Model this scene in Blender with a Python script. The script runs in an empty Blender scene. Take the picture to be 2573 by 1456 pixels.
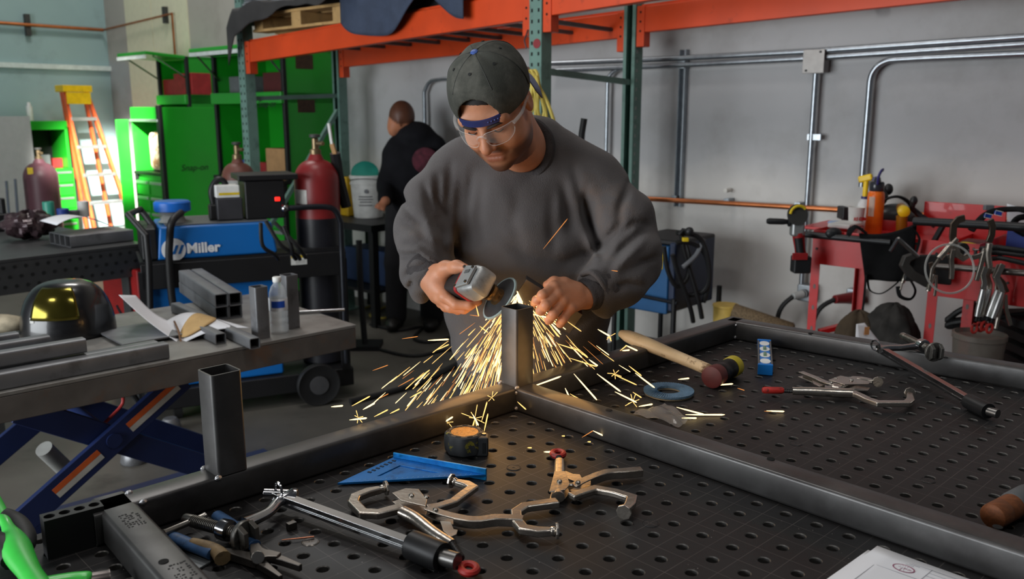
import bpy, bmesh, math, random
import numpy as np
from mathutils import Vector as V, Matrix
C = bpy.context.scene.collection
SC = bpy.context.scene
rnd = random.Random(7)

# ---------------------------------------------------------------- camera
F, PITCH, ZC, ZT, U = 2183.0, 0.2008, 1.533, 0.92, 0.0508   # focal px, pitch, camera height, table height, hole pitch
cp, sp = math.cos(PITCH), math.sin(PITCH)
cam = bpy.data.cameras.new('camera'); camo = bpy.data.objects.new('camera', cam); C.objects.link(camo)
camo.location = (0, 0, ZC); camo.rotation_euler = (math.pi/2 - PITCH, 0, 0)
cam.sensor_width = 36; cam.lens = 36*F/2573; cam.clip_start = .05; cam.clip_end = 100
cam.dof.use_dof = True; cam.dof.focus_distance = 1.6; cam.dof.aperture_fstop = 5.8
SC.camera = camo

# ---------------------------------------------------------------- world, light, exposure
SC.view_settings.view_transform = 'Standard'; SC.view_settings.look = 'None'
SC.view_settings.gamma = 1; SC.view_settings.use_curve_mapping = False
SC.view_settings.exposure = 0.0
SC.cycles.use_denoising = True
SC.cycles.max_bounces = 6; SC.cycles.sample_clamp_indirect = 4; SC.cycles.caustics_reflective = False; SC.cycles.caustics_refractive = False
W = bpy.data.worlds.new('world'); SC.world = W; W.use_nodes = True
W.node_tree.nodes['Background'].inputs[0].default_value = (.80, .88, 1, 1)
W.node_tree.nodes['Background'].inputs[1].default_value = .055
def area(name, loc, target, sx, sy, power, col=(1, 1, 1), spread=180):
    l = bpy.data.lights.new(name, 'AREA'); l.shape = 'RECTANGLE'; l.size = sx; l.size_y = sy; l.energy = power; l.color = col
    l.spread = math.radians(spread)
    o = bpy.data.objects.new(name, l); C.objects.link(o); o.location = loc
    d = V(target) - V(loc); o.rotation_euler = d.to_track_quat('-Z', 'Y').to_euler(); return o
area('bay_door_daylight', (-5.2, -.6, 1.5), (1.2, 3.4, .9), 4.4, 2.6, 370, (.92, .97, 1))
area('ceiling_lamp', (-1.2, 3.4, 6.0), (-1.2, 3.4, 0), 1.4, .6, 66, (1, .97, .93))
area('ceiling_lamp', (1.6, -.6, 6.0), (1.6, -.6, 0), 1.4, .6, 46, (1, .97, .93))
area('ceiling_lamp', (-3.0, 7.2, 6.0), (-3.0, 7.2, 0), 1.4, .6, 100, (1, .97, .93))
area('ceiling_lamp', (-3.4, -1.5, 6.0), (-3.4, -1.5, 0), 1.4, .6, 66, (1, .97, .93))
sl = bpy.data.lights.new('sun_patch_spot', 'SPOT'); sl.energy = 16000; sl.spot_size = math.radians(13); sl.spot_blend = .6  # spot added inside the room to throw the sun patch by the ladder
sl.shadow_soft_size = .12; sl.color = (1, .97, .9)
so = bpy.data.objects.new('sun_patch_spot', sl); C.objects.link(so); so.location = (-2.4, 3.6, 3.9)
so.rotation_euler = (V((-4.46, 10.05, .50)) - V(so.location)).to_track_quat('-Z', 'Y').to_euler()

# ---------------------------------------------------------------- measuring helpers
def ray(x, y):
    a, b = (x - 1286.5)/F, (728 - y)/F
    return V((a, cp + b*sp, -sp + b*cp))
CAM = V((0, 0, ZC))
def PZ(x, y, z):
    d = ray(x, y); return CAM + d*((z - ZC)/d.z)
def P(x, y, Y):
    d = ray(x, y); return CAM + d*(Y/d.y)
LA = V((0.69404508, -0.71993154, 0)); LB = V((0.71993154, 0.69404508, 0))       # table axes
def LT(a, b, z=0.0):
    return LA*((a - 14.987)*U) + LB*((b + 16.2137)*U) + V((0, 0, ZT + z))
W0 = V((1.61, 4.6, 0)); WD = V((-.745, .667, 0)).normalized(); WN = V((-.667, -.745, 0)).normalized()   # right wall: point, direction, normal
def WP(t, off, z): return W0 + WD*t + WN*off + V((0, 0, z))
def OW(x, y, off=0.0):
    d = ray(x, y); o = W0 + WN*off
    k = (o - CAM).dot(WN)/d.dot(WN); return CAM + d*k
ZV = V((0, 0, 1))

# ---------------------------------------------------------------- materials
def lin(c):
    return tuple(((x/255)/12.92 if x/255 <= .04045 else ((x/255 + .055)/1.055)**2.4) for x in c)
MATS = {}
def M(name, col, rough=.5, metal=0.0, var=.12, scale=18, bump=0.0, bscale=80, emit=0, alpha=1, trans=0, ior=1.45, stretch=None, dirt=None, dscale=6, dlo=.55, dhi=.7, spec=.5, coat=0, sheen=0):
    if name in MATS: return MATS[name]
    m = bpy.data.materials.new(name); m.use_nodes = True; nt = m.node_tree; N = nt.nodes; L = nt.links
    b = N['Principled BSDF']; c = lin(col)
    b.inputs['Roughness'].default_value = rough; b.inputs['Metallic'].default_value = metal
    b.inputs['Alpha'].default_value = alpha; b.inputs['Transmission Weight'].default_value = trans; b.inputs['IOR'].default_value = ior
    b.inputs['Specular IOR Level'].default_value = spec; b.inputs['Coat Weight'].default_value = coat; b.inputs['Sheen Weight'].default_value = sheen
    tc = N.new('ShaderNodeTexCoord'); src = tc.outputs['Object']
    if stretch:
        mp = N.new('ShaderNodeMapping'); mp.inputs['Scale'].default_value = stretch; L.new(src, mp.inputs['Vector']); src = mp.outputs[0]
    nz = N.new('ShaderNodeTexNoise'); nz.inputs['Scale'].default_value = scale; nz.inputs['Detail'].default_value = 5; L.new(src, nz.inputs['Vector'])
    r = N.new('ShaderNodeValToRGB'); r.color_ramp.elements[0].position = .3; r.color_ramp.elements[1].position = .7
    r.color_ramp.elements[0].color = (*[x*(1 - var) for x in c], 1); r.color_ramp.elements[1].color = (*[min(1, x*(1 + var)) for x in c], 1)
    L.new(nz.outputs['Fac'], r.inputs[0]); out = r.outputs[0]
    if dirt:
        n2 = N.new('ShaderNodeTexNoise'); n2.inputs['Scale'].default_value = dscale; n2.inputs['Detail'].default_value = 8; n2.inputs['Roughness'].default_value = .65
        L.new(tc.outputs['Object'], n2.inputs['Vector'])
        r2 = N.new('ShaderNodeValToRGB'); r2.color_ramp.elements[0].position = dlo; r2.color_ramp.elements[1].position = dhi; L.new(n2.outputs['Fac'], r2.inputs[0])
        mx = N.new('ShaderNodeMixRGB'); mx.inputs[2].default_value = (*lin(dirt), 1); L.new(r2.outputs[0], mx.inputs[0]); L.new(out, mx.inputs[1]); out = mx.outputs[0]
    L.new(out, b.inputs['Base Color'])
    if bump:
        n3 = N.new('ShaderNodeTexNoise'); n3.inputs['Scale'].default_value = bscale; n3.inputs['Detail'].default_value = 4; L.new(src, n3.inputs['Vector'])
        bp = N.new('ShaderNodeBump'); bp.inputs['Strength'].default_value = bump; bp.inputs['Distance'].default_value = .01
        L.new(n3.outputs['Fac'], bp.inputs['Height']); L.new(bp.outputs[0], b.inputs['Normal'])
    if emit:
        b.inputs['Emission Color'].default_value = (*c, 1); b.inputs['Emission Strength'].default_value = emit
    MATS[name] = m; return m

# ---------------------------------------------------------------- mesh helpers
def frame(d, up=ZV):
    d = V(d).normalized(); u = V(up)
    if abs(d.dot(u.normalized())) > .98: u = V((1, 0, 0)) if abs(d.x) < .9 else V((0, 1, 0))
    s = d.cross(u).normalized(); u = s.cross(d).normalized(); return d, s, u
class MB:
    def __init__(self): self.v = []; self.f = []
    def add(self, vs, fs):
        n = len(self.v); self.v += [tuple(p) for p in vs]; self.f += [[i + n for i in q] for q in fs]; return self
    def hexa(self, p): # 0-3 bottom ring, 4-7 top ring
        return self.add(p, [(3, 2, 1, 0), (4, 5, 6, 7), (0, 1, 5, 4), (1, 2, 6, 5), (2, 3, 7, 6), (3, 0, 4, 7)])
    def box(self, c, s, ax=None):
        c = V(c); X, Y, Z = ax or (V((1, 0, 0)), V((0, 1, 0)), V((0, 0, 1)))
        X, Y, Z = V(X)*s[0]/2, V(Y)*s[1]/2, V(Z)*s[2]/2
        return self.hexa([c - X - Y - Z, c + X - Y - Z, c + X + Y - Z, c - X + Y - Z, c - X - Y + Z, c + X - Y + Z, c + X + Y + Z, c - X + Y + Z])
    def bar(self, p0, p1, w, h, up=ZV):   # box along a segment, w sideways, h along up
        p0, p1 = V(p0), V(p1); d, s, u = frame(p1 - p0, up)
        return self.box((p0 + p1)/2, ((p1 - p0).length, w, h), (d, s, u))
    def ring(self, c, s, u, ru, rv, n): return [c + s*math.cos(2*math.pi*i/n)*ru + u*math.sin(2*math.pi*i/n)*rv for i in range(n)]
    def loft(self, rings, cap=True, closed=False):
        n = len(rings[0]); vs = [p for r in rings for p in r]; k = len(rings); fs = []
        for i in range(k if closed else k - 1):
            a, b = i*n, ((i + 1) % k)*n
            fs += [(a + j, a + (j + 1) % n, b + (j + 1) % n, b + j) for j in range(n)]
        if cap and not closed: fs += [tuple(range(n))[::-1], tuple(range((k - 1)*n, k*n))]
        return self.add(vs, fs)
    def cyl(self, p0, p1, r, r1=None, n=16, cap=True):
        p0, p1 = V(p0), V(p1); d, s, u = frame(p1 - p0); r1 = r if r1 is None else r1
        return self.loft([self.ring(p0, s, u, r, r, n), self.ring(p1, s, u, r1, r1, n)], cap)
    def tube(self, pts, r, n=8, closed=False, cap=True, flat=1.0, up=ZV):
        pts = [V(p) for p in pts]; k = len(pts); rs = r if isinstance(r, (list, tuple)) else [r]*k; rings = []; pu = None
        for i, p in enumerate(pts):
            t = (pts[(i + 1) % k] - pts[i - 1]) if closed else (pts[min(i + 1, k - 1)] - pts[max(i - 1, 0)])
            d, s, u = frame(t, pu or up); pu = u; rings.append(self.ring(p, s, u, rs[i], rs[i]*flat, n))
        return self.loft(rings, cap, closed)
    def lathe(self, prof, o, ax=ZV, n=24, cap=True):
        o = V(o); d, s, u = frame(ax)
        return self.loft([self.ring(o + d*h, s, u, max(r, 1e-5), max(r, 1e-5), n) for r, h in prof], cap)
    def prism(self, poly, O, X, Y, N, t0, t1):
        O, X, Y, N = V(O), V(X), V(Y), V(N)
        return self.loft([[O + X*a + Y*b + N*t for a, b in poly] for t in (t0, t1)])
    def ell(self, c, r, ax=None, nu=20, nv=12):
        c = V(c); X, Y, Z = ax or (V((1, 0, 0)), V((0, 1, 0)), V((0, 0, 1))); rings = []
        for j in range(nv + 1):
            t = math.pi*j/nv; q = max(math.sin(t), 1e-3)
            rings.append([c + X*r[0]*q*math.cos(2*math.pi*i/nu) + Y*r[1]*q*math.sin(2*math.pi*i/nu) - Z*r[2]*math.cos(t) for i in range(nu)])
        return self.loft(rings)
    def sheet(self, fn, nu, nv):
        vs = [fn(i/nu, j/nv) for j in range(nv + 1) for i in range(nu + 1)]
        return self.add(vs, [(j*(nu + 1) + i, j*(nu + 1) + i + 1, (j + 1)*(nu + 1) + i + 1, (j + 1)*(nu + 1) + i) for j in range(nv) for i in range(nu)])
    def sq(self, p0, p1, w, h=None, wall=.003, rad=.006, up=ZV):   # hollow rounded rectangular steel tube
        h = h or w; p0, p1 = V(p0), V(p1); d, s, u = frame(p1 - p0, up)
        def sec(c, a, b, r):
            out = []
            for sx, sy, t0 in ((1, 1, 0), (-1, 1, 90), (-1, -1, 180), (1, -1, 270)):
                for k in range(4):
                    t = math.radians(t0 + 30*k); out.append(c + s*(sx*(a/2 - r) + r*math.cos(t)) + u*(sy*(b/2 - r) + r*math.sin(t)))
            return out
        A = [sec(c, w, h, rad) for c in (p0, p1)]; B = [sec(c, w - 2*wall, h - 2*wall, max(rad - wall, .001)) for c in (p1, p0)]
        return self.loft([A[0], A[1], B[0], B[1]], closed=True)
    def build(self, name, mat, parent=None, smooth=40, bev=0, seg=2, solid=0, sub=0, kind=None, world=True, label=None):
        vs = self.v
        if parent is not None and world:
            inv = INV.get(parent.name)
            if inv is not None: vs = [inv @ V(p) for p in vs]
        me = bpy.data.meshes.new(name); me.from_pydata([tuple(p) for p in vs], [], self.f); 
        bm = bmesh.new(); bm.from_mesh(me); bmesh.ops.recalc_face_normals(bm, faces=bm.faces); bm.to_mesh(me); bm.free()
        if smooth:
            me.polygons.foreach_set('use_smooth', [True]*len(me.polygons))
            if smooth < 180: me.set_sharp_from_angle(angle=math.radians(smooth))
        me.materials.append(mat)
        o = bpy.data.objects.new(name, me); C.objects.link(o)
        if parent is not None:
            o.parent = parent
            if parent.name in INV: INV[o.name] = INV[parent.name]
        if solid: md = o.modifiers.new('solid', 'SOLIDIFY'); md.thickness = solid; md.offset = 0
        if bev:
            md = o.modifiers.new('bevel', 'BEVEL'); md.width = bev; md.segments = seg; md.limit_method = 'ANGLE'; md.angle_limit = math.radians(35)
            md.harden_normals = bool(smooth)
        if sub: md = o.modifiers.new('sub', 'SUBSURF'); md.levels = sub; md.render_levels = sub
        if kind: o['kind'] = kind
        if label: o['label'] = label
        return o
INV = {}
def tag(o, label, cat, group=None):
    o['label'] = label; o['category'] = cat
    if group: o['group'] = group
    return o
def thing(name, label, cat, loc=(0, 0, 0), rot=None, group=None):
    o = bpy.data.objects.new(name, None); C.objects.link(o); o.empty_display_size = .05
    m = Matrix.Translation(V(loc))
    if rot is not None: m = m @ rot.to_4x4()
    o.matrix_world = m; INV[o.name] = m.inverted(); return tag(o, label, cat, group)
def dup(root, m, label=None, group=None):      # copy of a thing with copies of its parts and sub-parts
    r = root.copy(); C.objects.link(r); r.matrix_world = m; INV[r.name] = m.inverted()
    if label: r['label'] = label
    if group: r['group'] = group
    for ch in list(root.children):
        c = ch.copy(); C.objects.link(c); c.parent = r
        for g in list(ch.children):
            d = g.copy(); C.objects.link(d); d.parent = c
    return r
def struct(o): o['kind'] = 'structure'; return o
def axm(X, Y, Z): return Matrix((X, Y, Z)).transposed()
def arc(c, X, Y, r, a0, a1, n): return [V(c) + X*r*math.cos(math.radians(a0 + (a1 - a0)*i/n)) + Y*r*math.sin(math.radians(a0 + (a1 - a0)*i/n)) for i in range(n + 1)]
def spline(pts, n=8):     # Catmull-Rom through points
    pts = [V(p) for p in pts]; out = []
    for i in range(len(pts) - 1):
        a, b, c, d = pts[max(i - 1, 0)], pts[i], pts[i + 1], pts[min(i + 2, len(pts) - 1)]
        for k in range(n):
            t = k/n; out.append(.5*((2*b) + (c - a)*t + (2*a - 5*b + 4*c - d)*t*t + (3*b - a - 3*c + d)*t**3))
    return out + [pts[-1]]
def text(s, mat, parent, O, X, Y, size, name='lettering', shear=0, ext=.0004, offset=0):
    cu = bpy.data.curves.new(name, 'FONT'); cu.body = s; cu.size = size; cu.shear = shear; cu.extrude = ext; cu.align_x = 'CENTER'; cu.align_y = 'CENTER'; cu.resolution_u = 3; cu.offset = offset
    t_ = bpy.data.objects.new('text_curve', cu); C.objects.link(t_); bpy.context.view_layer.update()
    me = bpy.data.meshes.new_from_object(t_.evaluated_get(bpy.context.evaluated_depsgraph_get())); bpy.data.objects.remove(t_); bpy.data.curves.remove(cu)
    me.name = name; me.materials.clear(); me.materials.append(mat); o = bpy.data.objects.new(name, me); C.objects.link(o)
    X, Y = V(X).normalized(), V(Y).normalized(); Z = X.cross(Y); m = Matrix.Translation(V(O)) @ axm(X, Y, Z).to_4x4()
    if parent is not None: o.parent = parent; m = INV[parent.name] @ m if parent.name in INV else m
    o.matrix_local = m; return o
# ================================================================ setting
m_wall = M('painted_concrete', (212, 210, 208), .55, var=.05, scale=2.2, bump=.05, bscale=40, dirt=(184, 181, 176), dscale=1.6, dlo=.5, dhi=.75)
def zone_wall(m):     # three paint zones one above the other with soft, uneven edges
    nt = m.node_tree; N = nt.nodes; L = nt.links; b = N['Principled BSDF']; src = b.inputs['Base Color'].links[0].from_socket
    tc = N.new('ShaderNodeTexCoord'); sx = N.new('ShaderNodeSeparateXYZ'); L.new(tc.outputs['Object'], sx.inputs[0])
    nz = N.new('ShaderNodeTexNoise'); nz.inputs['Scale'].default_value = 1.3; nz.inputs['Detail'].default_value = 5; L.new(tc.outputs['Object'], nz.inputs['Vector'])
    ad = N.new('ShaderNodeMath'); ad.operation = 'MULTIPLY_ADD'; ad.inputs[1].default_value = .5; L.new(nz.outputs['Fac'], ad.inputs[0]); L.new(sx.outputs['Z'], ad.inputs[2])
    rp = N.new('ShaderNodeValToRGB'); mr = N.new('ShaderNodeMapRange'); mr.inputs['From Min'].default_value = .75; mr.inputs['From Max'].default_value = 3.0; L.new(ad.outputs[0], mr.inputs[0]); L.new(mr.outputs[0], rp.inputs[0])
    e = rp.color_ramp.elements; e[0].position = .28; e[0].color = (.86, .85, .83, 1); e[1].position = .36; e[1].color = (.60, .615, .64, 1)
    for p_, c_ in ((.70, (.55, .565, .59, 1)), (.74, (.60, .565, .52, 1))): q_ = e.new(p_); q_.color = c_
    mx = N.new('ShaderNodeMixRGB'); mx.blend_type = 'MULTIPLY'; mx.inputs[0].default_value = 1; L.new(src, mx.inputs[1]); L.new(rp.outputs[0], mx.inputs[2]); L.new(mx.outputs[0], b.inputs['Base Color'])
zone_wall(m_wall)
m_wall2 = M('far_wall_paint', (150, 176, 176), .6, var=.05, scale=2, dirt=(136, 158, 158), dscale=2)
m_floor = M('concrete_floor', (88, 85, 79), .5, var=.12, scale=5, dirt=(62, 60, 56), dscale=2.5, bump=.04, bscale=60)
m_seam = M('wall_seam', (120, 120, 115), .8)
fl = MB().add([(-14, -6, 0), (8, -6, 0), (8, 16, 0), (-14, 16, 0)], [(0, 1, 2, 3)]).build('floor', m_floor); struct(fl)
TC = 8.26   # wall parameter of the far corner
def slab(name, p, q, n, z0, z1, mat):
    th = -n*.18
    return struct(MB().hexa([p + ZV*z0, q + ZV*z0, q + th + ZV*z0, p + th + ZV*z0, p + ZV*z1, q + ZV*z1, q + th + ZV*z1, p + th + ZV*z1]).build(name, mat, smooth=0))
slab('wall_right', WP(-6, 0, 0), WP(TC + .2, 0, 0), WN, 0, 6.5, m_wall)
FN = -WD
corner = WP(TC, 0, 0)
slab('wall_left', corner, corner + WN*7, FN, 0, 6.5, m_wall2)
m_pale = M('pale_wall_panel', (214, 210, 182), .6, var=.04)
# paler painted panel of the right wall next to the corner, with a joint in it
def wallpt(x, y, off): return OW(x, y, off)
a = OW(313, 0); b = OW(470, 0)
ta = (a - W0).dot(WD); tb = (b - W0).dot(WD)
mid = (OW(380, 0) - W0).dot(WD)
tr = MB()
for t0, t1 in ((mid + .012, ta), (tb, mid - .012)):
    tr.box(WP((t0 + t1)/2, .006, 3.2), (abs(t1 - t0), .012, 6.4), (WD, WN, ZV))
struct(tr.build('trim_1', m_pale, smooth=0))
# horizontal ledge on the far wall
q0 = OW(300, 186); zl = 2.02
led = MB().box(corner + WN*2.2 + FN*.02 + ZV*zl, (4.4, .05, .05), (WN, FN, ZV)); struct(led.build('trim_2', M('ledge_white', (210, 222, 218), .5)))
m_emt = M('galvanised_conduit', (150, 156, 162), .32, .85, var=.12, scale=30)
m_copper = M('copper_pipe', (186, 112, 70), .32, .9, var=.15, scale=12)
m_dark = M('dark_bracket', (58, 58, 56), .6)
# copper pipe high on the far wall turning the corner
cpz = P(300, 76, 10.05).z
pp = [corner + WN*1.6 + FN*.06 + ZV*(cpz + .0), corner + WN*.06 + FN*.06 + ZV*cpz]
e0 = OW(432, 34, .05); e1 = OW(440, 178, .05)
pp += [V((e0.x, e0.y, e0.z)), V((e0.x, e0.y, e1.z - .5))]
t = thing('copper_pipe', 'thin copper air line high on the pale far wall, bending down past the corner', 'pipe', pp[0])
MB().tube([pp[0], pp[1]], .018, 8).build('pipe_run', m_copper, t)
MB().tube(pp[1:], .012, 8).build('pipe_drop', m_copper, t)
MB().box(corner + WN*.83 + FN*.03 + ZV*(cpz), (.05, .05, .22), (WN, FN, ZV)).build('wall_bracket', m_dark, t)
g = OW(416, 38, .03); MB().box(g, (.05, .05, .16), (WD, WN, ZV)).build('wall_bracket', m_dark, t)
# conduits on the right wall
def onw(x, y, off): return OW(x, y, off)
def cond(name, label, pts, r, extra=None):
    t = thing(name, label, 'conduit', pts[0]); MB().tube(pts, r, 10).build('pipe_run', m_emt, t)
    return t
r1 = .015
t = cond('wall_conduit', 'topmost of the three steel conduits running along the grey wall', [onw(1385, 160, .06), onw(1700, 147, .06), onw(2030, 130, .06), onw(2640, 88, .06)], r1)
t = cond('wall_conduit', 'middle steel conduit of the three, passing behind the square junction box', [onw(1385, 178, .055), onw(1700, 164, .055), onw(2030, 147, .055), onw(2640, 106, .055)], r1)
bend = [onw(2640, 132, .05), onw(2350, 145, .05), onw(2260, 150, .05), onw(2230, 153, .05), onw(2207, 165, .05), onw(2192, 184, .05), onw(2186, 204, .05)]
low = bend[-1].copy(); low.z = onw(2173, 470, .05).z
t = cond('wall_conduit', 'lowest steel conduit, bending down the wall above the orange bottle', spline(bend, 4) + [low], r1)
MB().box(low + ZV*.9 + WN*-.02, (.06, .02, .03), (WD, WN, ZV)).build('pipe_strap', m_emt, t)
jb = onw(2052, 155, .05)
j = thing('junction_box', 'square grey steel junction box on the wall conduits', 'box', jb)
MB().box(jb, (.105, .075, .11), (WD, WN, ZV)).build('box_body', M('box_grey', (140, 138, 136), .5, .3), j, bev=.004)
MB().box(jb + WN*.04, (.112, .004, .117), (WD, WN, ZV)).build('cover_plate', M('box_plate', (156, 152, 148), .45, .3), j, bev=.002)
for sx in (-1, 1): MB().cyl(jb + WN*.04 + WD*.035*sx - ZV*.045*sx, jb + WN*.046 + WD*.035*sx - ZV*.045*sx, .006).build('screw', m_dark, j)
dn = jb - ZV*.06; dl = dn.copy(); dl.z = onw(2040, 730, .05).z
t = cond('wall_conduit', 'vertical steel conduit dropping from the junction box to the socket', [dn, dl], .014)
MB().box(dn - ZV*.32 - WD*.015, (.07, .016, .03), (WD, WN, ZV)).build('pipe_strap', m_emt, t)
us = onw(1720, 125, .02); ul = us.copy(); ul.z = onw(1712, 520, .02).z
t = thing('strut_channel', 'vertical galvanised strut channel fixed to the wall, left of the junction box', 'strut', us)
k = MB()
for s in (-1, 1): k.box((us + ul)/2 + WD*.018*s, (.006, .041, us.z - ul.z), (WD, WN, ZV))
k.box((us + ul)/2 - WN*.017, (.041, .006, us.z - ul.z), (WD, WN, ZV)); k.build('channel', m_emt, t)
for zz in (.07, .1): MB().box(us + WN*.01 - ZV*(zz), (.05, .05, .012), (WD, WN, ZV)).build('clamp', m_emt, t)
v0 = onw(1527, 205, .05); v1 = v0.copy(); v1.z = .6
pts = [onw(1570, 168, .05), onw(1545, 178, .05), onw(1532, 190, .05), v0, v1]
t = cond('wall_conduit', 'thin conduit curving down the wall between the rack posts, right of the man', spline(pts[:4], 4) + [v1], .012)
v0 = onw(1066, 232, .05); v1 = v0.copy(); v1.z = .9
t = cond('wall_conduit', 'conduit bent at the top behind the man in the black hoodie', spline([onw(1150, 197, .05), onw(1100, 200, .05), onw(1078, 208, .05), v0], 4) + [v1], .014)
# copper line low on the wall
c0, c1, c2 = onw(1560, 496, .07), onw(2100, 527, .07), onw(2640, 560, .07)
t = thing('copper_pipe', 'long copper air line along the grey wall above the red carts', 'pipe', c0)
MB().tube([c0, c1, c2], .0145, 10).build('pipe_run', m_copper, t)
for x in (1832, 1700, 2010):
    g = onw(x, 505 + (x - 1832)*.058, .035); MB().box(g, (.03, .07, .03), (WD, WN, ZV)).build('pipe_clip', m_emt, t)
g = onw(1833, 478, .02); MB().cyl(g, g + WN*.05, .012, n=8).add([], []).build('pipe_hook', M('white_plastic', (215, 212, 205), .5), t)
# socket with plug under the junction box
sb = onw(2028, 735, .05)
s = thing('wall_socket', 'galvanised socket box at the foot of the vertical conduit', 'socket', sb)
MB().box(sb, (.085, .07, .09), (WD, WN, ZV)).build('box_body', m_emt, s, bev=.006)
MB().cyl(sb + WN*.04, sb + WN*.055, .024).build('outlet', M('outlet_grey', (120, 122, 124), .5), s)
m_blackrub = M('black_rubber', (24, 24, 25), .55, var=.2)
pl = thing('power_plug', 'grey plug in the wall socket with a thick black cord hanging down', 'plug', sb + WN*.06)
MB().cyl(sb + WN*.055, sb + WN*.11 + WD*.03 - ZV*.01, .022, .018).build('plug_body', M('plug_grey', (176, 178, 176), .45), pl, bev=.004)
cd = spline([sb + WN*.11 + WD*.03 - ZV*.01, sb + WN*.15 + WD*.08 - ZV*.09, sb + WN*.17 + WD*.11 - ZV*.3, sb + WN*.2 + WD*.25 - ZV*.52, P(1900, 850, 3.6)], 6)
MB().tube(cd, .013, 8).build('cord', m_blackrub, pl)
sb2 = onw(2150, 745, .05)
s = thing('wall_socket', 'second socket box on the wall, behind the legs of the red cart', 'socket', sb2)
MB().box(sb2, (.08, .06, .08), (WD, WN, ZV)).build('box_body', m_emt, s, bev=.006)
pl = thing('power_plug', 'dark red plug behind the red cart with a black cord', 'plug', sb2 + WN*.06)
MB().cyl(sb2 + WN*.05, sb2 + WN*.15 + WD*.05, .03, .022).build('plug_body', M('plug_red', (120, 30, 32), .45), pl, bev=.004)
cd = spline([sb2 + WN*.15 + WD*.05, sb2 + WN*.2 + WD*.11 - ZV*.06, sb2 + WN*.24 + WD*.16 - ZV*.24, sb2 + WN*.3 + WD*.3 - ZV*.5, sb2 + WN*.4 + WD*.5 - ZV*.74], 6)
MB().tube(cd, .013, 8).build('cord', m_blackrub, pl)
# ================================================================ fixture table and welded frame
def grid_steel():
    m = bpy.data.materials.new('fixture_table_steel'); m.use_nodes = True; nt = m.node_tree; N = nt.nodes; L = nt.links; b = N['Principled BSDF']
    tc = N.new('ShaderNodeTexCoord'); mp = N.new('ShaderNodeMapping'); mp.inputs['Scale'].default_value = (1/U, 1/U, 1/U); mp.inputs['Location'].default_value = (.0, .0, 0); L.new(tc.outputs['Object'], mp.inputs[0])
    sx = N.new('ShaderNodeSeparateXYZ'); L.new(mp.outputs[0], sx.inputs[0]); vals = []
    for ax in (0, 1):
        f = N.new('ShaderNodeMath'); f.operation = 'FRACT'; L.new(sx.outputs[ax], f.inputs[0])
        s = N.new('ShaderNodeMath'); s.operation = 'SUBTRACT'; s.inputs[1].default_value = .5; L.new(f.outputs[0], s.inputs[0])
        a = N.new('ShaderNodeMath'); a.operation = 'ABSOLUTE'; L.new(s.outputs[0], a.inputs[0])
        l = N.new('ShaderNodeMath'); l.operation = 'LESS_THAN'; l.inputs[1].default_value = .009; L.new(a.outputs[0], l.inputs[0]); vals.append(l)
    mxx = N.new('ShaderNodeMath'); mxx.operation = 'MAXIMUM'; L.new(vals[0].outputs[0], mxx.inputs[0]); L.new(vals[1].outputs[0], mxx.inputs[1])
    n1 = N.new('ShaderNodeTexNoise'); n1.inputs['Scale'].default_value = 5; n1.inputs['Detail'].default_value = 6; L.new(tc.outputs['Object'], n1.inputs['Vector'])
    r = N.new('ShaderNodeValToRGB'); e = r.color_ramp.elements; e[0].position = .32; e[0].color = (*lin((26, 25, 26)), 1); e[1].position = .68; e[1].color = (*lin((40, 39, 40)), 1); L.new(n1.outputs['Fac'], r.inputs[0])
    n2 = N.new('ShaderNodeTexNoise'); n2.inputs['Scale'].default_value = 9; n2.inputs['Detail'].default_value = 3; L.new(tc.outputs['Object'], n2.inputs['Vector'])
    mk = N.new('ShaderNodeMath'); mk.operation = 'MULTIPLY'; L.new(mxx.outputs[0], mk.inputs[0]); L.new(n2.outputs['Fac'], mk.inputs[1])
    mx = N.new('ShaderNodeMixRGB'); mx.inputs[2].default_value = (*lin((104, 98, 95)), 1); L.new(mk.outputs[0], mx.inputs[0]); L.new(r.outputs[0], mx.inputs[1])
    # fine dust specks
    vo = N.new('ShaderNodeTexVoronoi'); vo.inputs['Scale'].default_value = 90; L.new(tc.outputs['Object'], vo.inputs['Vector'])
    ls = N.new('ShaderNodeMath'); ls.operation = 'LESS_THAN'; ls.inputs[1].default_value = .07; L.new(vo.outputs['Distance'], ls.inputs[0])
    n4 = N.new('ShaderNodeTexNoise'); n4.inputs['Scale'].default_value = 14; L.new(tc.outputs['Object'], n4.inputs['Vector'])
    gt = N.new('ShaderNodeMath'); gt.operation = 'GREATER_THAN'; gt.inputs[1].default_value = .58; L.new(n4.outputs['Fac'], gt.inputs[0])
    ml = N.new('ShaderNodeMath'); ml.operation = 'MULTIPLY'; L.new(ls.outputs[0], ml.inputs[0]); L.new(gt.outputs[0], ml.inputs[1])
    mx2 = N.new('ShaderNodeMixRGB'); mx2.inputs[2].default_value = (*lin((150, 145, 140)), 1); L.new(ml.outputs[0], mx2.inputs[0]); L.new(mx.outputs[0], mx2.inputs[1])
    L.new(mx2.outputs[0], b.inputs['Base Color']); b.inputs['Metallic'].default_value = .35
    r3 = N.new('ShaderNodeMapRange'); r3.inputs['To Min'].default_value = .42; r3.inputs['To Max'].default_value = .6; L.new(n1.outputs['Fac'], r3.inputs[0]); L.new(r3.outputs[0], b.inputs['Roughness'])
    return m
m_table = grid_steel()
m_steel = M('mill_scale_steel', (86, 85, 85), .36, .6, var=.2, scale=9, dirt=(60, 58, 58), dscale=5, dlo=.45, dhi=.7)
m_steel2 = M('blued_steel_block', (42, 42, 43), .42, .5, var=.15, scale=14)
m_bright = M('bright_worn_steel', (150, 146, 140), .28, .95, var=.12, scale=25)
TM = Matrix.Translation(LT(0, 0, 0)) @ axm(LA, LB, ZV).to_4x4()     # local frame of the table: lattice axes
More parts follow.
